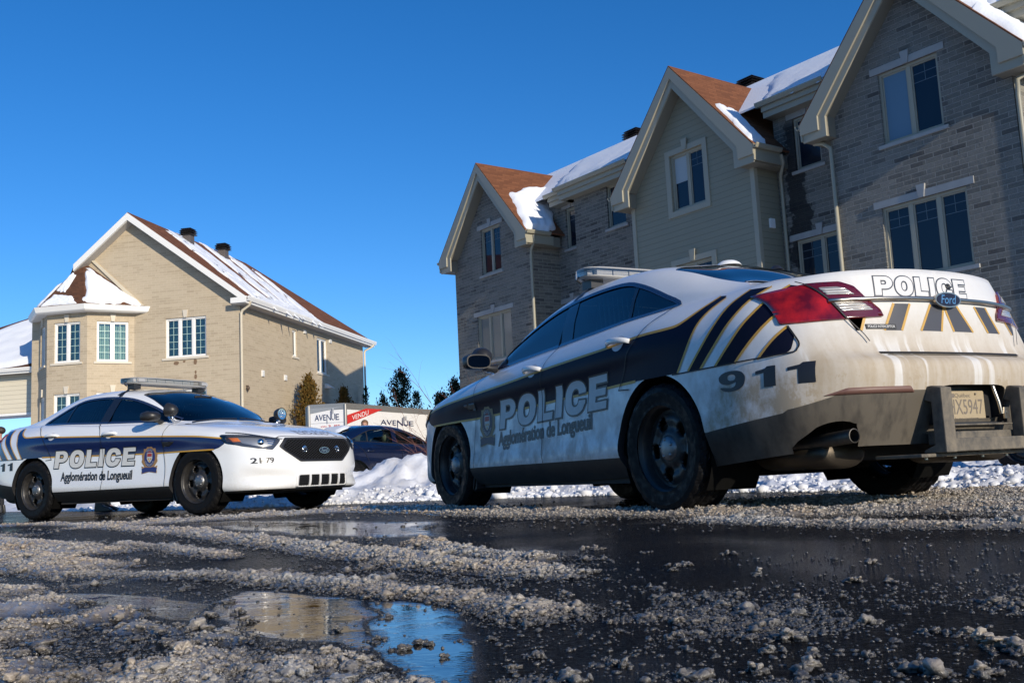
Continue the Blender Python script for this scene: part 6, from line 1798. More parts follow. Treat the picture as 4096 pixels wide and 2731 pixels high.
# tarmac; how deep the melt water stands is stored per vertex
def asphalt_mat(wet=True):
    m = mat('wet_asphalt', (.014, .014, .015), .2, spec=.5); n = N(m); co = n.co('Object')
    at = n.n('Attribute'); at.attribute_name = 'water'; wt = at.outputs['Fac']
    g = n.noise(co, 240, 3, .7); g2 = n.noise(co, 75, 4, .7); b = n.noise(co, 1.1, 4, .6); lp = n.noise(n.co('Object', (1, 2.6, 1)), 42, 2, .5); lo = n.noise(n.co('Object', (1, 1.6, 1)), 7, 3, .5)
    w2 = n.rng(n.math('ADD', wt, n.math('MULTIPLY', n.math('SUBTRACT', g2, .5), .35)), .40, .60, 0, 1)
    n.set('Base Color', n.mix(n.rng(g2, .35, .7, 0, .8), (.004, .004, .0045), (.013, .0125, .0125)))
    n.set('Roughness', n.mix(w2, n.rng(b, .35, .65, .10, .22), .015)); n.set('Specular IOR Level', .5); n.set('Specular Tint', n.mix(w2, .28, 1.0))
    hr = n.math('MULTIPLY', n.math('ADD', g, g2), 1.0); hw = n.math('ADD', n.math('MULTIPLY', n.rng(lo, .38, .58, .10, 1), n.math('MULTIPLY', lp, .34)), n.math('MULTIPLY', lo, .10))
    x = n.n('Bump'); x.inputs['Strength'].default_value = 1.0; x.inputs['Distance'].default_value = .0085; n.l(n.mix(w2, hr, n.math('MULTIPLY', hw, n.rng(wt, .55, .9, 1.1, .15))), x.inputs['Height']); n.l(x.outputs[0], n.b.inputs['Normal']); return m
M_ROAD = asphalt_mat()
def stone_gap_shade(m):
    """mixes in black where no water stands: painted self-shadowing between the stones"""
    n = N(m); out = [x for x in m.node_tree.nodes if x.type == 'OUTPUT_MATERIAL'][0]; at = n.n('Attribute'); at.attribute_name = 'water'; co = n.co('Object')
    df = n.n('BsdfDiffuse'); df.inputs[0].default_value = (.006, .006, .0065, 1); mx = n.n('MixShader'); g2 = n.noise(co, 75, 4, .7)
    f = n.math('MULTIPLY', n.rng(at.outputs['Fac'], .35, .75, .78, 0), n.rng(g2, .36, .60, .35, 1)); n.l(f, mx.inputs[0]); n.l(n.b.outputs[0], mx.inputs[1]); n.l(df.outputs[0], mx.inputs[2]); n.l(mx.outputs[0], out.inputs[0])
stone_gap_shade(M_ROAD)  # shade between the stones is put into the road's colour
def slush_mat():
    m = mat('salty_slush', (.30, .28, .25), .3, spec=.6); n = N(m); co = n.co('Object')
    a = n.noise(co, 1.7, 4, .6); b = n.noise(co, 45, 4, .7); c = n.noise(co, 9, 4, .65)
    col = n.mix(n.rng(a, .35, .65, 0, 1), (.37, .358, .338), (.39, .31, .225)); col = n.mix(n.rng(c, .35, .65, 0, .6), col, (.21, .195, .175)); col = n.mix(n.rng(b, .58, .75, 0, .5), col, (.58, .54, .49))
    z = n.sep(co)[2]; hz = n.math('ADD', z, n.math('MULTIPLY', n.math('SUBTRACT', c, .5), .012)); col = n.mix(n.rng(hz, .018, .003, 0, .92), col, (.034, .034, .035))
    n.set('Base Color', col); n.set('Roughness', n.rng(b, .3, .7, .08, .32)); n.bump(n.noise(co, 260, 3, .7), .7, .003)
    n.b.inputs['Subsurface Weight'].default_value = .55; n.b.inputs['Subsurface Radius'].default_value = (.014, .013, .011); n.b.inputs['Subsurface Scale'].default_value = 1.0
    return m
M_SLUSH = slush_mat()
def np_mesh(name, V, F, material, smooth=True):
    me = bpy.data.meshes.new(name); nv = len(V); nf = len(F); k = F.shape[1]
    me.vertices.add(nv); me.vertices.foreach_set('co', V.astype(np.float32).ravel()); me.loops.add(nf*k); me.loops.foreach_set('vertex_index', F.astype(np.int32).ravel())
    me.polygons.add(nf); me.polygons.foreach_set('loop_start', np.arange(0, nf*k, k, dtype=np.int32)); me.polygons.foreach_set('use_smooth', np.full(nf, smooth)); me.update(calc_edges=True)
    me.materials.append(material); return link(name, me)
def fan_grid(t0, t1, nt_, y0, y1, ny):
    ys = y0*(y1/y0)**(np.arange(ny)/(ny-1)); ts = np.linspace(t0, t1, nt_); Y, T = np.meshgrid(ys, ts, indexing='ij'); return Y*T, Y
def grid_faces(ny, nx, keep=None):
    i, j = np.meshgrid(np.arange(ny-1), np.arange(nx-1), indexing='ij'); a = (i*nx+j).ravel(); F = np.stack([a, a+1, a+nx+1, a+nx], 1)
    if keep is not None: F = F[keep.ravel()[F].any(1)]
    return F
X, Y = fan_grid(-1.05, 1.05, 960, .95, 14.5, 470)
H, D = slush_fields(X, Y)
lump = fbm(X*45, Y*45, 3, 51)*.6+fbm(X*110, Y*110, 2, 61)*.4
Z = H*(.45+.80*lump)-.0040+.0050*lump*np.clip(D, 0, 1)
keep = Z > .0
pdw = np.maximum.reduce([soft_poly(X+.06*(fbm(X*6, Y*6, 3, 5)-.5), Y+.12*(fbm(X*5, Y*5, 3, 6)-.5), P, .10) for P in (P1, P2, P3)]+[soft_poly(X+.2*(fbm(X*3, Y*2, 3, 5)-.5), Y+.4*(fbm(X*2, Y*2, 3, 6)-.5), P, .5) for P in (P4,)]+[.50*soft_poly(X+.2*(fbm(X*3, Y*2, 3, 5)-.5), Y+.4*(fbm(X*2, Y*2, 3, 6)-.5), P5, .9)])
water = np.clip(np.maximum(pdw, (fbm(X*1.6, Y*.9, 4, 77)-.44)*1.6), 0, 1)
rdm = np_mesh('road', np.stack([X.ravel()*1.0, Y.ravel(), np.zeros(X.size)], 1), grid_faces(*X.shape), M_ROAD, False)
a_ = rdm.data.attributes.new('water', 'FLOAT', 'POINT'); a_.data.foreach_set('value', water.ravel().astype(np.float32)); tag(rdm, kind='structure')
rd = MB(); rd.add([(-40, -30, -.003), (40, -30, -.003), (40, 30, -.003), (-40, 30, -.003)], [(0, 1, 2, 3)]); tag(rd.build('road_surface', M_ROAD), kind='structure')
F_ = grid_faces(*X.shape, keep)
used = np.unique(F_); remap = np.full(X.size, -1); remap[used] = np.arange(len(used))
V = np.stack([X.ravel(), Y.ravel(), Z.ravel()], 1)[used]
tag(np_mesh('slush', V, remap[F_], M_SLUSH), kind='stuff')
# loose ice grains and clumps
def ico(sub):
    bm = bmesh.new(); bmesh.ops.create_icosphere(bm, subdivisions=sub, radius=1); v = np.array([q.co[:] for q in bm.verts]); f = np.array([[q.index for q in g_.verts] for g_ in bm.faces]); bm.free(); return v, f
def blobs(P, Rr, sub, name):
    v, f = ico(sub); n_ = len(P); nv = len(v)
    jit = rng.uniform(.70, 1.22, (n_, nv, 1)); sc = rng.uniform(.7, 1.3, (n_, 1, 3)); sc[:, :, 2] *= .66
    ang = rng.uniform(0, 6.28, n_); c, s = np.cos(ang)[:, None], np.sin(ang)[:, None]
    W_ = v[None]*jit*sc; x = W_[:, :, 0]*c-W_[:, :, 1]*s; y = W_[:, :, 0]*s+W_[:, :, 1]*c
    W_ = np.stack([x, y, W_[:, :, 2]], 2)*Rr[:, None, None]+P[:, None, :]
    F = f[None]+(np.arange(n_)*nv)[:, None, None]
    return W_.reshape(-1, 3), F.reshape(-1, 3)
def rocks(P, Rr, sub):
    """irregular granular lumps: spheres pushed in and out by a sum of random waves"""
    v, f = ico(sub); n_ = len(P); nv = len(v); disp = np.ones((n_, nv))
    for fr, am, m in ((2.4, .30, 5), (5.5, .20, 6), (12., .13, 7), (24., .07 if sub > 2 else 0, 8)):
        if not am: continue
        for k in range(m):
            w_ = rng.normal(0, 1, 3); w_ /= np.linalg.norm(w_); disp += am/math.sqrt(m)*1.4*np.sin((v @ w_)[None]*fr*rng.uniform(.8, 1.2)+rng.uniform(0, 6.28, n_)[:, None])
    disp = np.clip(disp, .35, 1.8); sc = rng.uniform(.75, 1.35, (n_, 1, 3)); sc[:, :, 2] *= .68
    ang = rng.uniform(0, 6.28, n_); c, s = np.cos(ang)[:, None], np.sin(ang)[:, None]
    W_ = v[None]*disp[:, :, None]*sc; x = W_[:, :, 0]*c-W_[:, :, 1]*s; y = W_[:, :, 0]*s+W_[:, :, 1]*c
    W_ = np.stack([x, y, W_[:, :, 2]], 2)*Rr[:, None, None]+P[:, None, :]
    return W_.reshape(-1, 3), (f[None]+(np.arange(n_)*nv)[:, None, None]).reshape(-1, 3)
def sample(n_, y0, y1, pw=1.0):
    t = rng.uniform(-.66, .72, n_); u = rng.uniform(0, 1, n_); y = y0*(y1/y0)**u; x = t*y
    h, d = slush_fields(x, y); k = rng.uniform(0, 1, n_) < d**pw; return x[k], y[k], h[k], d[k]
VV = []; FF = []; off = 0
def push(V, F):
    global off
    VV.append(V); FF.append(F+off); off += len(V)
x, y, h, d = sample(480000, 1.0, 13, 1.1)
r = (.0010+.00068*y)*np.clip(rng.lognormal(0, .55, len(x)), .35, 3.0); z = h*rng.uniform(.55, .98, len(x))+r*.05
push(*blobs(np.stack([x, y, z], 1), r, 1, 'a'))
# clumps: two to six granular lumps leaning together
x, y, h, d = sample(13500, 1.0, 9, 1.3)
cr_ = (.0030+.0017*np.minimum(y, 4))*np.clip(rng.lognormal(0, .42, len(x)), .4, 2.0)
px = []; pr = []; gx = []; gr = []
for xx, yy, hh, c_ in zip(x, y, h, cr_):
    n_ = int(rng.integers(2, 6)); q = rng.normal(0, 1, (n_, 3))*np.array([.9, .9, 0]); q[:, 2] = np.maximum(0, .8-np.hypot(q[:, 0], q[:, 1])*.5)*rng.uniform(0, 1, n_)
    px.append(q*c_+np.array([xx, yy, hh*.9])); pr.append(c_*rng.uniform(.45, .85, n_))
    n_ = int(rng.integers(8, 26)); q = rng.normal(0, 1, (n_, 3))*np.array([1.25, 1.25, 0]); q[:, 2] = np.maximum(0, .95-np.hypot(q[:, 0], q[:, 1])*.45)*rng.uniform(0, 1.1, n_)
    gx.append(q*c_+np.array([xx, yy, hh*.9])); gr.append(c_*rng.uniform(.10, .30, n_))
px = np.concatenate(px); pr = np.concatenate(pr); y_ = px[:, 1]
for lo_, hi_, sb in ((0, 1.75, 3), (1.75, 3.2, 2), (3.2, 99, 1)):
    k = (y_ >= lo_) & (y_ < hi_)
    if k.any(): push(*rocks(px[k], pr[k], sb))
gx = np.concatenate(gx); gr = np.concatenate(gr); k = gx[:, 1] < 6
push(*blobs(gx[k], gr[k], 1, 'g'))
# named single chunks standing on the bare wet road
ch = [(.54,2.36,.018),(.68,2.14,.020),(.84,2.5,.022),(.59,2.93,.020),(.23,3.38,.03),(.38,3.14,.016),(.42,2.67,.02),(.37,2.55,.014),(.18,2.98,.022),(.25,1.7,.014),(.38,1.49,.022),(.42,1.68,.012),(.28,1.28,.016),(.33,1.4,.018),(.34,1.28,.022),(.62,1.46,.016),(.6,1.36,.030),(.47,1.23,.026),(.62,1.32,.022),(.52,1.20,.02),
      (-.59,2.12,.016),(-.64,2.09,.02),(-.54,1.98,.020),(-.6,1.89,.024),(-.61,1.75,.020),(-.51,1.79,.022),(-.19,1.57,.014),(-.17,1.62,.014),(-.12,1.49,.010),(-.24,1.68,.012),(-.26,1.94,.012),(-.33,1.8,.014),(-.06,1.63,.012),(-.15,1.6,.01),(-.30,1.36,.030),(-.24,1.33,.024),(-.36,1.40,.022),(-.12,1.25,.024),(-.40,1.33,.028),(.05,1.30,.016),(-.02,1.36,.014),(.12,1.36,.016),(.20,1.26,.02),(-.33,3.95,.05),(-.38,4.05,.045),(-1.95,6.3,.05)]
px = []; pr = []
for xx, yy, c_ in ch:
    c_ *= .78
    n_ = 9; q = rng.normal(0, 1, (n_, 3))*np.array([.62, .62, 0]); q[:, 2] = np.maximum(0, .9-np.hypot(q[:, 0], q[:, 1])*.6)*rng.uniform(0, 1.1, n_)
    px.append(q*c_+np.array([xx, yy, 0])); pr.append(c_*rng.uniform(.2, .5, n_))
push(*rocks(np.concatenate(px), np.concatenate(pr), 3))
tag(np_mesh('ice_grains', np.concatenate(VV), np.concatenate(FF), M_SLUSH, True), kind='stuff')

# ---------------- snow beyond the road
def snow_height(x, y):
    q = x*math.cos(R(38))+y*math.sin(R(38)); s = x*math.cos(R(-52))+y*math.sin(R(-52))   # across / along the kerb
    edge = np.interp(s, [-22, -13.5, -10.0, -6.5, -3.3, 6], [5.2, 5.3, 7.2, 7.6, 6.9, 6.6])+.5*(fbm(s*.8, q*.3, 3, 71)-.5)
    v = q-edge; big = fbm(x*1.1, y*1.1, 4, 81); med = fbm(x*4.5, y*4.5, 4, 91); fin = fbm(x*16, y*16, 3, 95)
    top = np.interp(s, [-20, -14, -9, -5, 0, 5], [.16, .13, .10, .07, .08, .10])
    z = -.05+np.clip(v/.8, 0, 1)*(top+.04)*(.65+.7*big)+np.clip(v/.5, 0, 1)*(.10*(med-.5)+.075*(fin-.5)+.03*(fbm(x*40, y*40, 2, 99)-.5))
    z += .09*np.exp(-((v-.6)/.45)**2)*med
    for cx, cy, sx, sy, h_ in ((-2.05, 17.6, .85, .8, .28), (-1.0, 17.5, 1.1, .8, .30), (-2.9, 17.8, .8, .7, .14), (-3.8, 18.6, 1.2, .8, .16), (.6, 16.9, 1.6, 1.0, .30), (10.5, 15.0, 1.5, .8, .8), (-5.5, 24, 2.5, 1.2, .35), (-11, 27, 2.5, 1.5, .4), (4.6, 14.2, 1.2, .8, .5)):
        e = np.exp(-(((x-cx)/sx)**2+((y-cy)/sy)**2)); z = z+h_*e*(.85+.3*big)+.05*(med-.5)*(e > .05)
    return z
X, Y = fan_grid(-.95, 1.15, 620, 5.2, 46, 430)
Z = snow_height(X, Y); F_ = grid_faces(*X.shape, Z > -.035); used = np.unique(F_); remap = np.full(X.size, -1); remap[used] = np.arange(len(used))
M_BANK = snow_mat('ploughed_snow', (.80, .82, .86), 3.5, .45, .7, .03, (.46, .42, .36))
tag(np_mesh('snow_bank', np.stack([X.ravel(), Y.ravel(), Z.ravel()], 1)[used], remap[F_], M_BANK), kind='structure')
# crumbs along the foot of the bank
n_ = 9000; s = rng.uniform(-20, 5, n_); vv = rng.gamma(1.6, .35, n_)-.25
edge = np.interp(s, [-22, -13.5, -10.0, -6.5, -3.3, 6], [5.2, 5.3, 7.2, 7.6, 6.9, 6.6]); q = edge+vv
x = q*math.cos(R(38))+s*math.cos(R(-52)); y = q*math.sin(R(38))+s*math.sin(R(-52)); z = np.maximum(snow_height(x, y), 0); r = .014*rng.lognormal(0, .55, n_)
k = y > 5.0
V_, F_ = blobs(np.stack([x, y, z+r*.3], 1)[k], r[k], 1, 'e'); tag(np_mesh('snow_crumbs', V_, F_, M_BANK, True), kind='stuff')
fg = MB(); fg.add([(-600, 29.9, -.03), (600, 29.9, -.03), (600, 900, -.03), (-600, 900, -.03), (-600, -900, -.03), (-39.9, -900, -.03), (-39.9, 29.9, -.03), (39.9, -900, -.03), (600, -900, -.03), (39.9, 29.9, -.03), (-39.9, -29.9, -.03), (39.9, -29.9, -.03)], [(0, 1, 2, 3), (4, 5, 6, 0), (7, 8, 1, 9), (5, 7, 11, 10)])
tag(fg.build('snow_field', snow_mat('field_snow', (.75, .78, .82), .5, .2)), kind='structure')
# ================================================================ parked cars behind the bank
def parked_car(loc, yaw, label, paint_col, scale, seat_col):
    root = empty('parked_car', loc, yaw, label, 'car'); root.scale = scale
    pn = mat('car_paint_'+('navy' if paint_col[2] > paint_col[0]*1.5 else 'silver'), paint_col, .22, .25, coat=1.0); n = N(pn); z = n.sep(n.co('Object'))[2]
    n.set('Base Color', n.mix(n.math('MULTIPLY', n.rng(z, .75, .3, 0, .55), n.rng(n.noise(n.co('Object'), 9, 5), .3, .7, .2, 1)), paint_col, (.30, .28, .25)))
    def inst(me, name, m):
        me2 = me.copy(); me2.materials.clear(); me2.materials.append(m); return link(name, me2, root)
    body = inst(ME_BODY, 'bodywork', pn); inst(ME_CLAD, 'lower_body', pn); split_parts(ME_ARCH, lambda c: (c.x > 0, c.y > 0), 'arch_lip', M_BLACK, root)
    g1 = mat_glass_light(); split_parts(ME_SGL, lambda c: c.y > 0, 'side_window', g1, root); split_parts(ME_TGL, lambda c: c.x > 0, 'windscreen', g1, root); split_parts(ME_STRIM, lambda c: c.y > 0, 'window_seal', M_BLACK, root)
    for view in 'LR':
        decal('pillar', [[(-.13,1.39),(-.25,1.42),(-.30,1.10),(-.17,1.09)]], view, -.001, pn, body, .04)
        decal('pillar', [[(-.92,1.395),(-.955,1.38),(-1.005,1.15),(-.975,1.15)]], view, -.001, M_BLACK, body, .04)
        for pts in ([(.955,.33),(.925,.70),(.93,.98),(.945,1.03)], [(-.125,.33),(-.115,.70),(-.14,.90),(-.20,1.09)], [(-1.06,.72),(-1.185,.92),(-1.355,1.08),(-1.47,1.165)]):
            decal('shut_line', line_loops(spline2(pts, 5), .008), view, .006, M_SEAL, body, .04)
        for hx, hz in ((.02, .93), (-1.05, .95)):
            p_, n_ = onbody(view, hx, hz); mb = MB(); s = 1 if view == 'L' else -1
            mb.tube([tuple(p_+Vector((-.10, 0, 0))), tuple(p_+Vector((-.08, s*.035, .004))), tuple(p_+Vector((.08, s*.035, .004))), tuple(p_+Vector((.10, 0, 0)))], .014, 7); mb.build('door_handle', pn, root)
    mb = MB()
    for s in (1, -1):
        mb.ball((.76, s*1.04, 1.10), .09, 14, 10, 0, (.7, 1.1, .75)); mb.tube([(.76, s*.98, 1.08), (.74, s*.85, 1.06)], .025, 6)
    mb.build('door_mirror', pn, root)
    it = MB(); it.box((-1.75, -.78, .45), (1.05, .78, .88))
    for s in (-1, 1): it.box((.02, s*.40-.24, .6), (.55, s*.40+.24, .95)); it.box((-.2, s*.40-.23, .85), (-.04, s*.40+.23, 1.17))
    it.box((-1.3, -.68, .8), (-1.15, .68, 1.12)); it.build('cabin_seats', mat_once('seat_'+label[:4], seat_col, .8), root, bevel=.04)
    hr = MB()
    for x_ in (-.16, -1.22):
        for s in (-1, 1): hr.ball((x_, s*.40, 1.26), .13, 14, 10, 0, (.5, 1.0, .85))
    hr.build('headrest', mat_once('headrest_cloth', (.30, .31, .22), .8), root)
    ub = MB(); ub.box((-2.3, -.8, .2), (2.2, .8, .5)); ub.build('underbody', M_VOID, root)
    for hx in (1.434, -1.434):
        for s in (1, -1): wheel(root, hx, .82, s)
    for s in (1, -1):
        decal('tail_light', [rounded([(s*a, b) for a, b in [(.84,1.06),(.6,1.07),(.58,.90),(.85,.90)]][::s], .02)], 'rear', .006, M_RED, root, .03, .01)
    return root
def mat_glass_light():
    return bpy.data.materials['clear_car_glass'] if 'clear_car_glass' in bpy.data.materials else glassy('clear_car_glass', (.78, .92, .90), .80, .01)
a = R(46); hub = Vector((-3.28, 20.1, 0)); loc = hub-Matrix.Rotation(a, 3, 'Z') @ Vector((-1.32, -.78, 0))
pk = parked_car(tuple(loc), a, 'dark navy sedan parked behind the snow mound, with beige headrests', (.004, .010, .040), (.92, .92, .935), (.22, .22, .17))
# snow left on its back window
v, f = snow_sheet(None, None, [(-1.15, .45, 1.535), (-1.15, -.45, 1.535), (-1.55, -.5, 1.40), (-1.5, .4, 1.42)], 10, 8, .03, 4); q = MB(); q.add(v, f, 0, True); q.build('window_snow', M_SNOW, pk)
parked_car((7.0, 10.45, 0), R(128), 'pale silver car parked at the right edge behind the grimy police sedan', (.66, .69, .73), (.95, .95, .95), (.05, .05, .05))

# ================================================================ advertising trailer
tr_ = empty('trailer', (-4.6, 27.2, 0), 0, 'white box trailer printed with AVENUE adverts and a red VENDU banner', 'trailer')
d1 = Vector((2.2, 4.8, 0)).normalized(); d0 = Vector((-1.0, .12, 0)).normalized()
FA, FB = Vector((0, 0, 0)), d0*1.02; FC = FB+Vector((-.12, .35, 0)); FD = FC+d1*5.0; FE = d1*5.4
pl_ = [FA, FB, FC, FD, FE]; tb_ = MB()
tb_.add([tuple(p+Vector((0, 0, .55))) for p in pl_]+[tuple(p+Vector((0, 0, 2.40))) for p in pl_], [tuple(range(5)), tuple(range(9, 4, -1))]+[(i, (i+1) % 5, 5+(i+1) % 5, 5+i) for i in range(5)])
M_TW = mat('trailer_white', (.74, .73, .72), .35); tb_.build('box', M_TW, tr_)
M_TG = mat('trailer_aluminium', (.36, .35, .33), .4, .6); ed = MB()
for p in pl_: ed.tube([tuple(p+Vector((0, 0, .5))), tuple(p+Vector((0, 0, 2.40)))], .045, 8)
for i in range(5):
    a_, b_ = pl_[i], pl_[(i+1) % 5]; t = (b_-a_).normalized(); nn = Vector((t.y, -t.x, 0)); nn = nn if nn.dot(a_+b_-(FA+FD)) > 0 else -nn
    ed.add([tuple(a_+nn*.008+Vector((0, 0, 2.26))), tuple(b_+nn*.008+Vector((0, 0, 2.26))), tuple(b_+nn*.008+Vector((0, 0, 2.43))), tuple(a_+nn*.008+Vector((0, 0, 2.43))), tuple(a_-nn*.1+Vector((0, 0, 2.43))), tuple(b_-nn*.1+Vector((0, 0, 2.43)))], [(0, 1, 2, 3), (3, 2, 5, 4)])
ed.build('edge_trim', M_TG, tr_)
n1 = Vector((d1.y, -d1.x, 0)); fR = lambda a, b, d: d1*a+n1*d+Vector((0, 0, b))     # right side
n0_ = Vector((-d0.y, d0.x, 0)); n0_ = n0_ if n0_.y < 0 else -n0_; fL = lambda a, b, d: d0*a+n0_*d+Vector((0, 0, b))
M_TINK = mat('advert_navy', (.02, .035, .10), .4); M_TRED = mat('advert_red', (.55, .035, .03), .4); M_TGREY = mat('advert_grey', (.25, .27, .29), .5); M_TBLD = mat('advert_pale', (.50, .51, .53), .5)
ad = MB()
flat(ad, [[(.06,1.86),(.06,2.10),(1.00,2.315),(1.86,2.32)]], fR, .016, 1)
vv_ = fit(font_loops('VENDU', .05), 0, 0, 1, 1); flat(ad, [[(.29+a*.82, 1.965+b*.125+.185*a) for a, b in l] for l in vv_], fR, .020, 3)
def avenue(fn, x0, x1, z0, z1, d, fl=False):
    for txt, a, b in (('AVE', 0, .46), ('E', .86, 1.0)):
        l = fit(font_loops(txt, .006), x0+(x1-x0)*a, z0, x0+(x1-x0)*b, z1); flat(ad, l, fn, d, 0)
    t = (x1-x0)*.012; h = z1-z0
    def seg(p, q):
        p, q = Vector(p), Vector(q); nn = Vector((-(q-p).y, (q-p).x)).normalized()*abs(t)*.9; flat(ad, [[tuple(p+nn), tuple(p-nn), tuple(q-nn), tuple(q+nn)]], fn, d, 0)
    X_ = lambda k: x0+(x1-x0)*k
    seg((X_(.50), z0-h*.6), (X_(.50), z1)); seg((X_(.50), z1), (X_(.655), z0)); seg((X_(.655), z0), (X_(.655), z1+h*.6))
    seg((X_(.70), z0+h*.25), (X_(.70), z1+h*.85)); seg((X_(.70), z0+h*.25), (X_(.76), z0)); seg((X_(.76), z0), (X_(.82), z0+h*.25)); seg((X_(.82), z0+h*.25), (X_(.82), z1+h*.1))
    for k in range(6): flat(ad, [[(X_(.73), z1+h*(.1+.16*k)), (X_(.79), z1+h*(.1+.16*k)), (X_(.79), z1+h*(.2+.16*k)), (X_(.73), z1+h*(.2+.16*k))]], fn, d+.001, 4)
avenue(fR, 1.73, 3.58, 1.885, 2.03, .018)
fLm = lambda a, b, d: fL(1.02-a, b, d)
avenue(fLm, .17, .85, 1.985, 2.145, .018)
flat(ad, [[(.0,2.27),(.0,2.18),(.98,2.32),(.98,2.33),(.0,2.33)]], fLm, .014, 2)
for txt, x0, x1, z0, z1, mi in (('ION', .34, .49, 1.80, 1.84, 1), ('3', .54, .61, 1.765, 1.855, 1), (',85%', .68, .88, 1.775, 1.855, 1)): flat(ad, fit(font_loops(txt, .02), x0, z0, x1, z1), fLm, .018, mi)
flat(ad, [[(.0,1.915),(.98,1.915),(.98,1.922),(.0,1.922)]], fLm, .018, 4)
flat(ad, [[(1.9,1.35),(3.4,1.35),(3.4,1.65),(1.9,1.65)]], fR, .016, 4)
ad.build('advert', [M_TINK, M_TRED, M_TGREY, M_WHITE, M_TBLD], tr_)
for k in (2.3, 3.3):
    w_ = MB(); c = d1*k+n1*.02; w_.lathe([(0, -.1), (.31, -.1), (.34, -.05), (.34, .08), (.31, .1), (.2, .09), (0, .06)], 24, Matrix.Translation(c+Vector((0, 0, .34))) @ n1.to_track_quat('Z', 'Y').to_matrix().to_4x4()); w_.build('wheel', M_TYRE, tr_)
ch_ = MB(); ch_.box((-.2, 0, .45), (.2, .5, .56)); ch_.build('chassis', M_BLACK, tr_)

# ================================================================ evergreens and shrubs
def leaf_mat(name, c1, c2):
    m = mat(name, c1, .8, spec=.25); n = N(m); a = n.noise(n.co('Object'), 5.5, 4, .7); b = n.noise(n.co('Object'), 30, 2)
    n.set('Base Color', n.mix(n.rng(n.math('MULTIPLY', n.math('ADD', a, b), .5), .38, .62, 0, 1), c1, c2)); return m
M_CEDO = leaf_mat('winter_burnt_foliage', (.17, .080, .012), (.055, .055, .014)); M_CEDG = leaf_mat('dark_green_foliage', (.012, .026, .016), (.032, .050, .022)); M_BARK = mat('grey_bark', (.09, .07, .055), .9)
def cedar(loc, h_, r_, fol, label, seed, group, gaps=.25, n_=360):
    rd_ = random.Random(seed); root = empty('cedar', loc, 0, label, 'tree', group)
    tk = MB(); tk.tube([(0, 0, -.3), (.02, .01, h_*.4), (0, .02, h_*.98)], [.06, .04, .006], 7); tk.build('trunk', M_BARK, root)
    mb = MB()
    for k in range(n_):
        t = rd_.random()**.8; z = h_*(.06+.93*t); rr = r_*(1-t)**.75*(.55+.6*rd_.random())*(1+.35*math.sin(z*7+seed))+.03; a = rd_.random()*6.283
        if rd_.random() < gaps*(.5+.5*math.sin(a*3+z*4+seed)): continue
        tip = Vector((math.cos(a)*rr, math.sin(a)*rr, z+rr*.55+rd_.uniform(0, .10)*h_*.3)); base = Vector((math.cos(a)*rr*.15, math.sin(a)*rr*.15, z-.02))
        for q in range(16):
            s = .25+.8*rd_.random(); c = base.lerp(tip, s)+Vector((rd_.gauss(0, .045), rd_.gauss(0, .045), rd_.gauss(0, .05)))*(r_/.6); L = rd_.uniform(.035, .085)*(r_/.6)**.5
            d = ((tip-base).normalized()*.5+Vector((rd_.gauss(0, .5), rd_.gauss(0, .5), .55+rd_.gauss(0, .3)))).normalized(); sd = d.cross(Vector((rd_.gauss(0, 1), rd_.gauss(0, 1), rd_.gauss(0, 1)))).normalized()*L*.34
            mb.add([c-sd, c+sd*.6+d*L*.4, c+d*L*1.3, c-sd*1.1+d*L*.6], [(0, 1, 2, 3)])
    mb.build('crown', fol, root); return root
def on_house(v, off): p = Matrix.Rotation(R(-11), 3, 'Z') @ Vector((H1+off, v, 0)); return (p.x, p.y, 0)
G1 = 'small cedars planted against the beige house'; G2 = 'dark cedars on the skyline between the buildings'
cedar(on_house(36.2, .7), 4.35, .95, M_CEDO, 'tallest rust tinged cedar by the side wall of the beige house', 1, G1, n_=620)
cedar(on_house(38.2, .5), 3.4, .5, M_CEDO, 'smallest rust tinged cedar under the dryer hood on the house wall', 2, G1)
cedar(on_house(40.0, .7), 4.15, .80, M_CEDO, 'broad rust tinged cedar near the back corner of the beige house', 3, G1, n_=520)
cedar(on_house(43.6, .4), 4.5, .5, M_CEDG, 'thin dark cedar at the rear corner of the beige house', 4, G1, .45, 240)
for (px_, yy, h_, r_, lb, sd) in ((1520, 40, 4.0, .62, 'narrow wispy cedar first right of the beige house', 5), (1593, 40, 5.0, 1.15, 'tallest dark cedar standing above the trailer', 6), (1654, 40, 4.0, .65, 'slim dark cedar right of the tallest cedar', 7), (1488, 42, 2.9, .5, 'lowest dark cedar beside the house corner', 8), (1690, 42, 3.2, .9, 'bushy low cedar between the slim cedar and the grey row house', 9), (1755, 38, 3.7, .95, 'dark cedar left of the grey row house corner', 10), (1812, 37, 4.1, .9, 'dark cedar touching the grey row house corner', 11), (1560, 43, 3.4, .9, 'broad low cedar in front of the tallest dark cedar', 12)):
    cedar(((px_-2048)/4022.55*yy/1.0, yy, 0), h_*.92, r_*1.05, M_CEDG, lb, sd, G2, .62, 330 if r_ > .7 else 190)
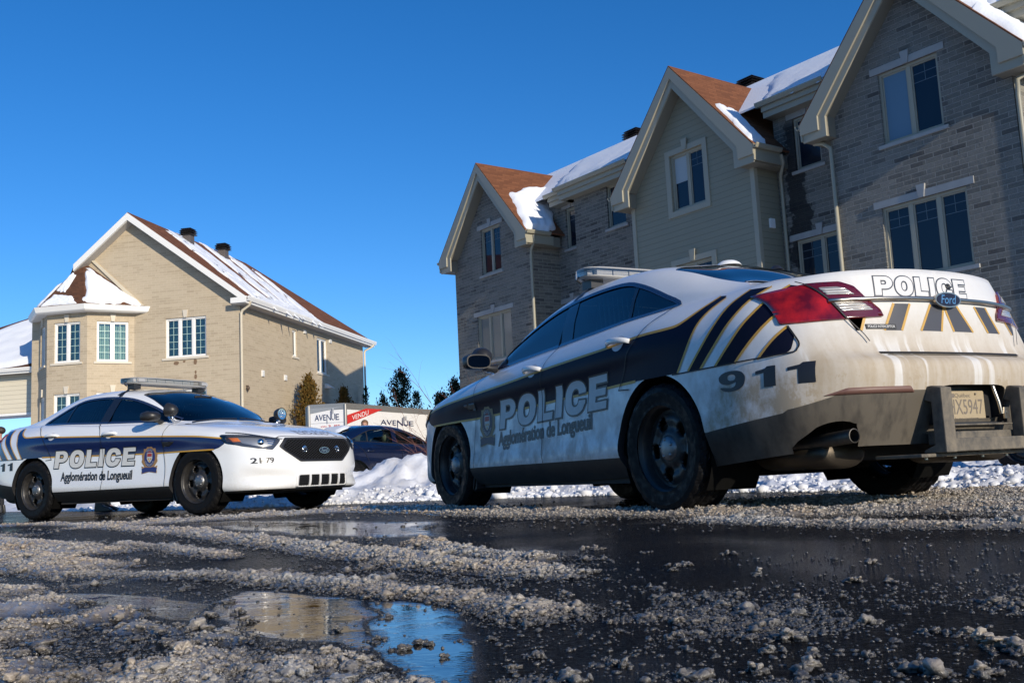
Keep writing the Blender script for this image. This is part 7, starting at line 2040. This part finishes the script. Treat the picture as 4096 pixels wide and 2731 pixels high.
def shrub(loc, label, seed):
    rd_ = random.Random(seed); root = empty('bare_shrub', loc, 0, label, 'shrub'); mb = MB()
    def tw(p, d, L, r_, dep):
        pts = [Vector(p)]; d = Vector(d).normalized()
        for k in range(6): d = (d+Vector((rd_.gauss(0, .07), rd_.gauss(0, .07), rd_.gauss(0, .05)-.012*k))).normalized(); pts.append(pts[-1]+d*L/6)
        mb.tube(pts, [r_*(1-k/7.5) for k in range(7)], 4, caps=False)
        if dep:
            for q in range(rd_.randint(2, 4)):
                k = rd_.randint(2, 5); tw(pts[k], (pts[k]-pts[k-1]).normalized()+Vector((rd_.gauss(0, .6), rd_.gauss(0, .6), rd_.gauss(.1, .4))), L*.45, r_*.55, dep-1)
    for k in range(9): a = rd_.uniform(0, 6.28); tw((0, 0, -.2), (math.cos(a)*.75-.35, math.sin(a)*.6, rd_.uniform(.9, 1.9)), rd_.uniform(1.3, 2.5), .008, 2)
    mb.build('twigs', mat_once('reddish_bark', (.20, .085, .06), .7), root)
shrub((-1.15, 18.6, 0), 'bare reddish shrub on the snow in front of the navy sedan', 4)
shrub((-.75, 19.4, 0), 'bare reddish shrub partly hidden behind the grimy sedan wheel', 9)
police_car((0.9685, 7.3163, 0), 2.0571, True, 'nearer police sedan seen from behind, grimy tail with a push bar under its licence plate')
police_car((-4.2613, 12.5572, 0), -0.5311, False, 'cleaner white police sedan facing the viewer beside the beige brick house', 0.02)
# ================================================================ people, mostly hidden behind the cars
def skin_tree(name, nodes, edges, material, parent, sub=2):
    """nodes: name -> (x, y, z, radius)"""
    keys = list(nodes); me = bpy.data.meshes.new(name); me.from_pydata([nodes[k][:3] for k in keys], [(keys.index(a), keys.index(b)) for a, b in edges], [])
    o = link(name, me, parent); me.materials.append(material); sk = o.modifiers.new('skin', 'SKIN'); 
    if not me.skin_vertices: 
        bm = bmesh.new(); bm.from_mesh(me); bm.verts.layers.skin.verify(); bm.to_mesh(me); bm.free()
    for i, k in enumerate(keys):
        r_ = nodes[k][3]; me.skin_vertices[0].data[i].radius = (r_, r_) if not isinstance(r_, tuple) else r_
        me.skin_vertices[0].data[i].use_root = (i == 0)
    sk.use_smooth_shade = True; s = o.modifiers.new('sub', 'SUBSURF'); s.levels = sub; s.render_levels = sub
    return o
M_SKIN = mat('skin', (.46, .25, .18), .55); N(M_SKIN).b.inputs['Subsurface Weight'].default_value = .1
def person(loc, rz, label, coat, trousers, hair, cap=False, height=1.75):
    k = height/1.75; root = empty('person', loc, rz, label, 'person', 'people standing behind the cars'); root.scale = (k, k, k)
    B = {'pelvis': (0, 0, .95, (.145, .11)), 'waist': (0, 0, 1.10, (.13, .10)), 'chest': (0, .005, 1.30, (.16, .115)), 'neckb': (0, 0, 1.46, (.075, .065)), 'neck': (0, .01, 1.53, .052), 'jaw': (0, .028, 1.585, (.062, .068)), 'head': (0, .015, 1.66, (.074, .092)), 'crown': (0, .005, 1.725, (.055, .065))}
    E = [('pelvis', 'waist'), ('waist', 'chest'), ('chest', 'neckb'), ('neckb', 'neck'), ('neck', 'jaw'), ('jaw', 'head'), ('head', 'crown')]
    for s, n_ in ((1, 'l'), (-1, 'r')):
        B.update({'sh'+n_: (s*.17, 0, 1.42, .062), 'el'+n_: (s*.235, -.01, 1.14, .043), 'wr'+n_: (s*.235, .07, .90, .028), 'pa'+n_: (s*.232, .095, .83, (.040, .022))})
        B.update({'hp'+n_: (s*.09, 0, .88, .088), 'kn'+n_: (s*.105, .015, .50, .058), 'an'+n_: (s*.11, -.015, .10, .040), 'to'+n_: (s*.125, .12, .045, .036)})
        E += [('chest', 'sh'+n_), ('sh'+n_, 'el'+n_), ('el'+n_, 'wr'+n_), ('wr'+n_, 'pa'+n_), ('pelvis', 'hp'+n_), ('hp'+n_, 'kn'+n_), ('kn'+n_, 'an'+n_), ('an'+n_, 'to'+n_)]
        for j in range(4):
            x0 = s*(.232+.0)-.022+.0145*j
            B.update({'f%d%s' % (j, n_): (x0, .105, .79, .0085), 'g%d%s' % (j, n_): (x0, .108-.008, .745-.004*(j in (1, 2)), .0075)}); E += [('pa'+n_, 'f%d%s' % (j, n_)), ('f%d%s' % (j, n_), 'g%d%s' % (j, n_))]
        B['th'+n_] = (s*.205, .125, .80, .0095); E.append(('pa'+n_, 'th'+n_))
    body = skin_tree('body', B, E, M_SKIN, root)
    fc = MB(); fc.ball((0, .098, 1.635), .012, 8, 6, 0, (.9, 1.1, 1.6)); 
    for s in (1, -1): fc.ball((s*.079, .0, 1.64), .022, 8, 6, 0, (.35, .8, 1.2))
    fc.build('nose_and_ears', M_SKIN, body)
    ey = MB()
    for s in (1, -1): ey.ball((s*.029, .084, 1.665), .008, 8, 6)
    ey.ball((0, .086, 1.595), .016, 8, 6, 0, (1.3, .5, .3)); ey.build('eyes_and_mouth', mat_once('dark_iris', (.06, .03, .025), .3), body)
    C = {'w': (0, 0, .78, (.185, .15)), 'w2': (0, 0, .92, (.178, .145)), 'c': (0, 0, 1.12, (.162, .135)), 'd': (0, .005, 1.32, (.185, .14)), 'n': (0, 0, 1.49, (.08, .075))}; Ec = [('w', 'w2'), ('w2', 'c'), ('c', 'd'), ('d', 'n')]
    for s, n_ in ((1, 'l'), (-1, 'r')): C.update({'s'+n_: (s*.185, 0, 1.42, .083), 'e'+n_: (s*.245, -.01, 1.14, .064), 'h'+n_: (s*.243, .066, .91, .050)}); Ec += [('d', 's'+n_), ('s'+n_, 'e'+n_), ('e'+n_, 'h'+n_)]
    skin_tree('coat', C, Ec, coat, root)
    T = {}; Et = []
    for s, n_ in ((1, 'l'), (-1, 'r')): T.update({'p'+n_: (s*.085, 0, .98, .10), 'h'+n_: (s*.09, 0, .80, .105), 'k'+n_: (s*.105, .015, .50, .078), 'a'+n_: (s*.11, -.012, .11, .070)}); Et += [('p'+n_, 'h'+n_), ('h'+n_, 'k'+n_), ('k'+n_, 'a'+n_)]
    for n_ in 'lr': skin_tree('trouser_leg', {k_: v for k_, v in T.items() if k_[-1] == n_}, [e for e in Et if e[0][-1] == n_], trousers, root)
    for s in (1, -1):
        b = MB(); pr = [(-.095, 0), (.185, 0), (.195, .03), (.15, .07), (.05, .10), (.03, .17), (-.08, .17), (-.095, .06)]
        b.prism(rounded(pr, .02), lambda a, z, d: Vector((s*.115+d, a, z)), -.048, .048); b.build('boot', mat_once('black_leather', (.012, .012, .012), .35), root, bevel=.014)
    h_ = MB(); h_.ball((0, -.006, 1.690), .098, 18, 12, 0, (.90, 1.06, .86)); 
    if cap: h_.prism(sup(0, .10, .065, .06, 2.2, 20), lambda a, b, d: Vector((a, b, d)), 1.705, 1.715)
    hh = h_.build('cap' if cap else 'hair', hair, root)
    for v in hh.data.vertices:
        if v.co.y > .045 and v.co.z < 1.70 and v.co.z < 1.704: v.co.y = .045
        if v.co.z < 1.62: v.co.z = 1.62
    return root
M_COATK = mat('black_coat', (.012, .013, .016), .75); M_COATN = mat('navy_coat', (.02, .026, .05), .7); M_TRS = mat('dark_trousers', (.014, .015, .020), .8); M_HAIRD = mat('dark_brown_hair', (.03, .018, .012), .6); M_HAIRL = mat('light_brown_hair', (.16, .09, .05), .6); M_CAPK = mat('black_wool', (.015, .014, .015), .8)
person((-10.98, 21.4, 0), R(100), 'person in a black coat cut by the left photo edge behind the parked police sedan', M_COATK, M_TRS, M_HAIRD, height=1.80)
person((-6.85, 16.75, 0), R(-95), 'person hidden behind the cleaner police sedan, only boot showing underneath', M_COATN, M_TRS, M_HAIRD, height=1.70)
person((-3.44, 22.9, 0), R(180), 'person with light brown hair behind the navy sedan roof', M_COATN, M_TRS, M_HAIRL, height=1.66)
person((-2.05, 25.6, 0), R(175), 'person in a black knitted cap beyond the navy sedan bonnet', M_COATK, M_TRS, M_CAPK, True, height=1.70)
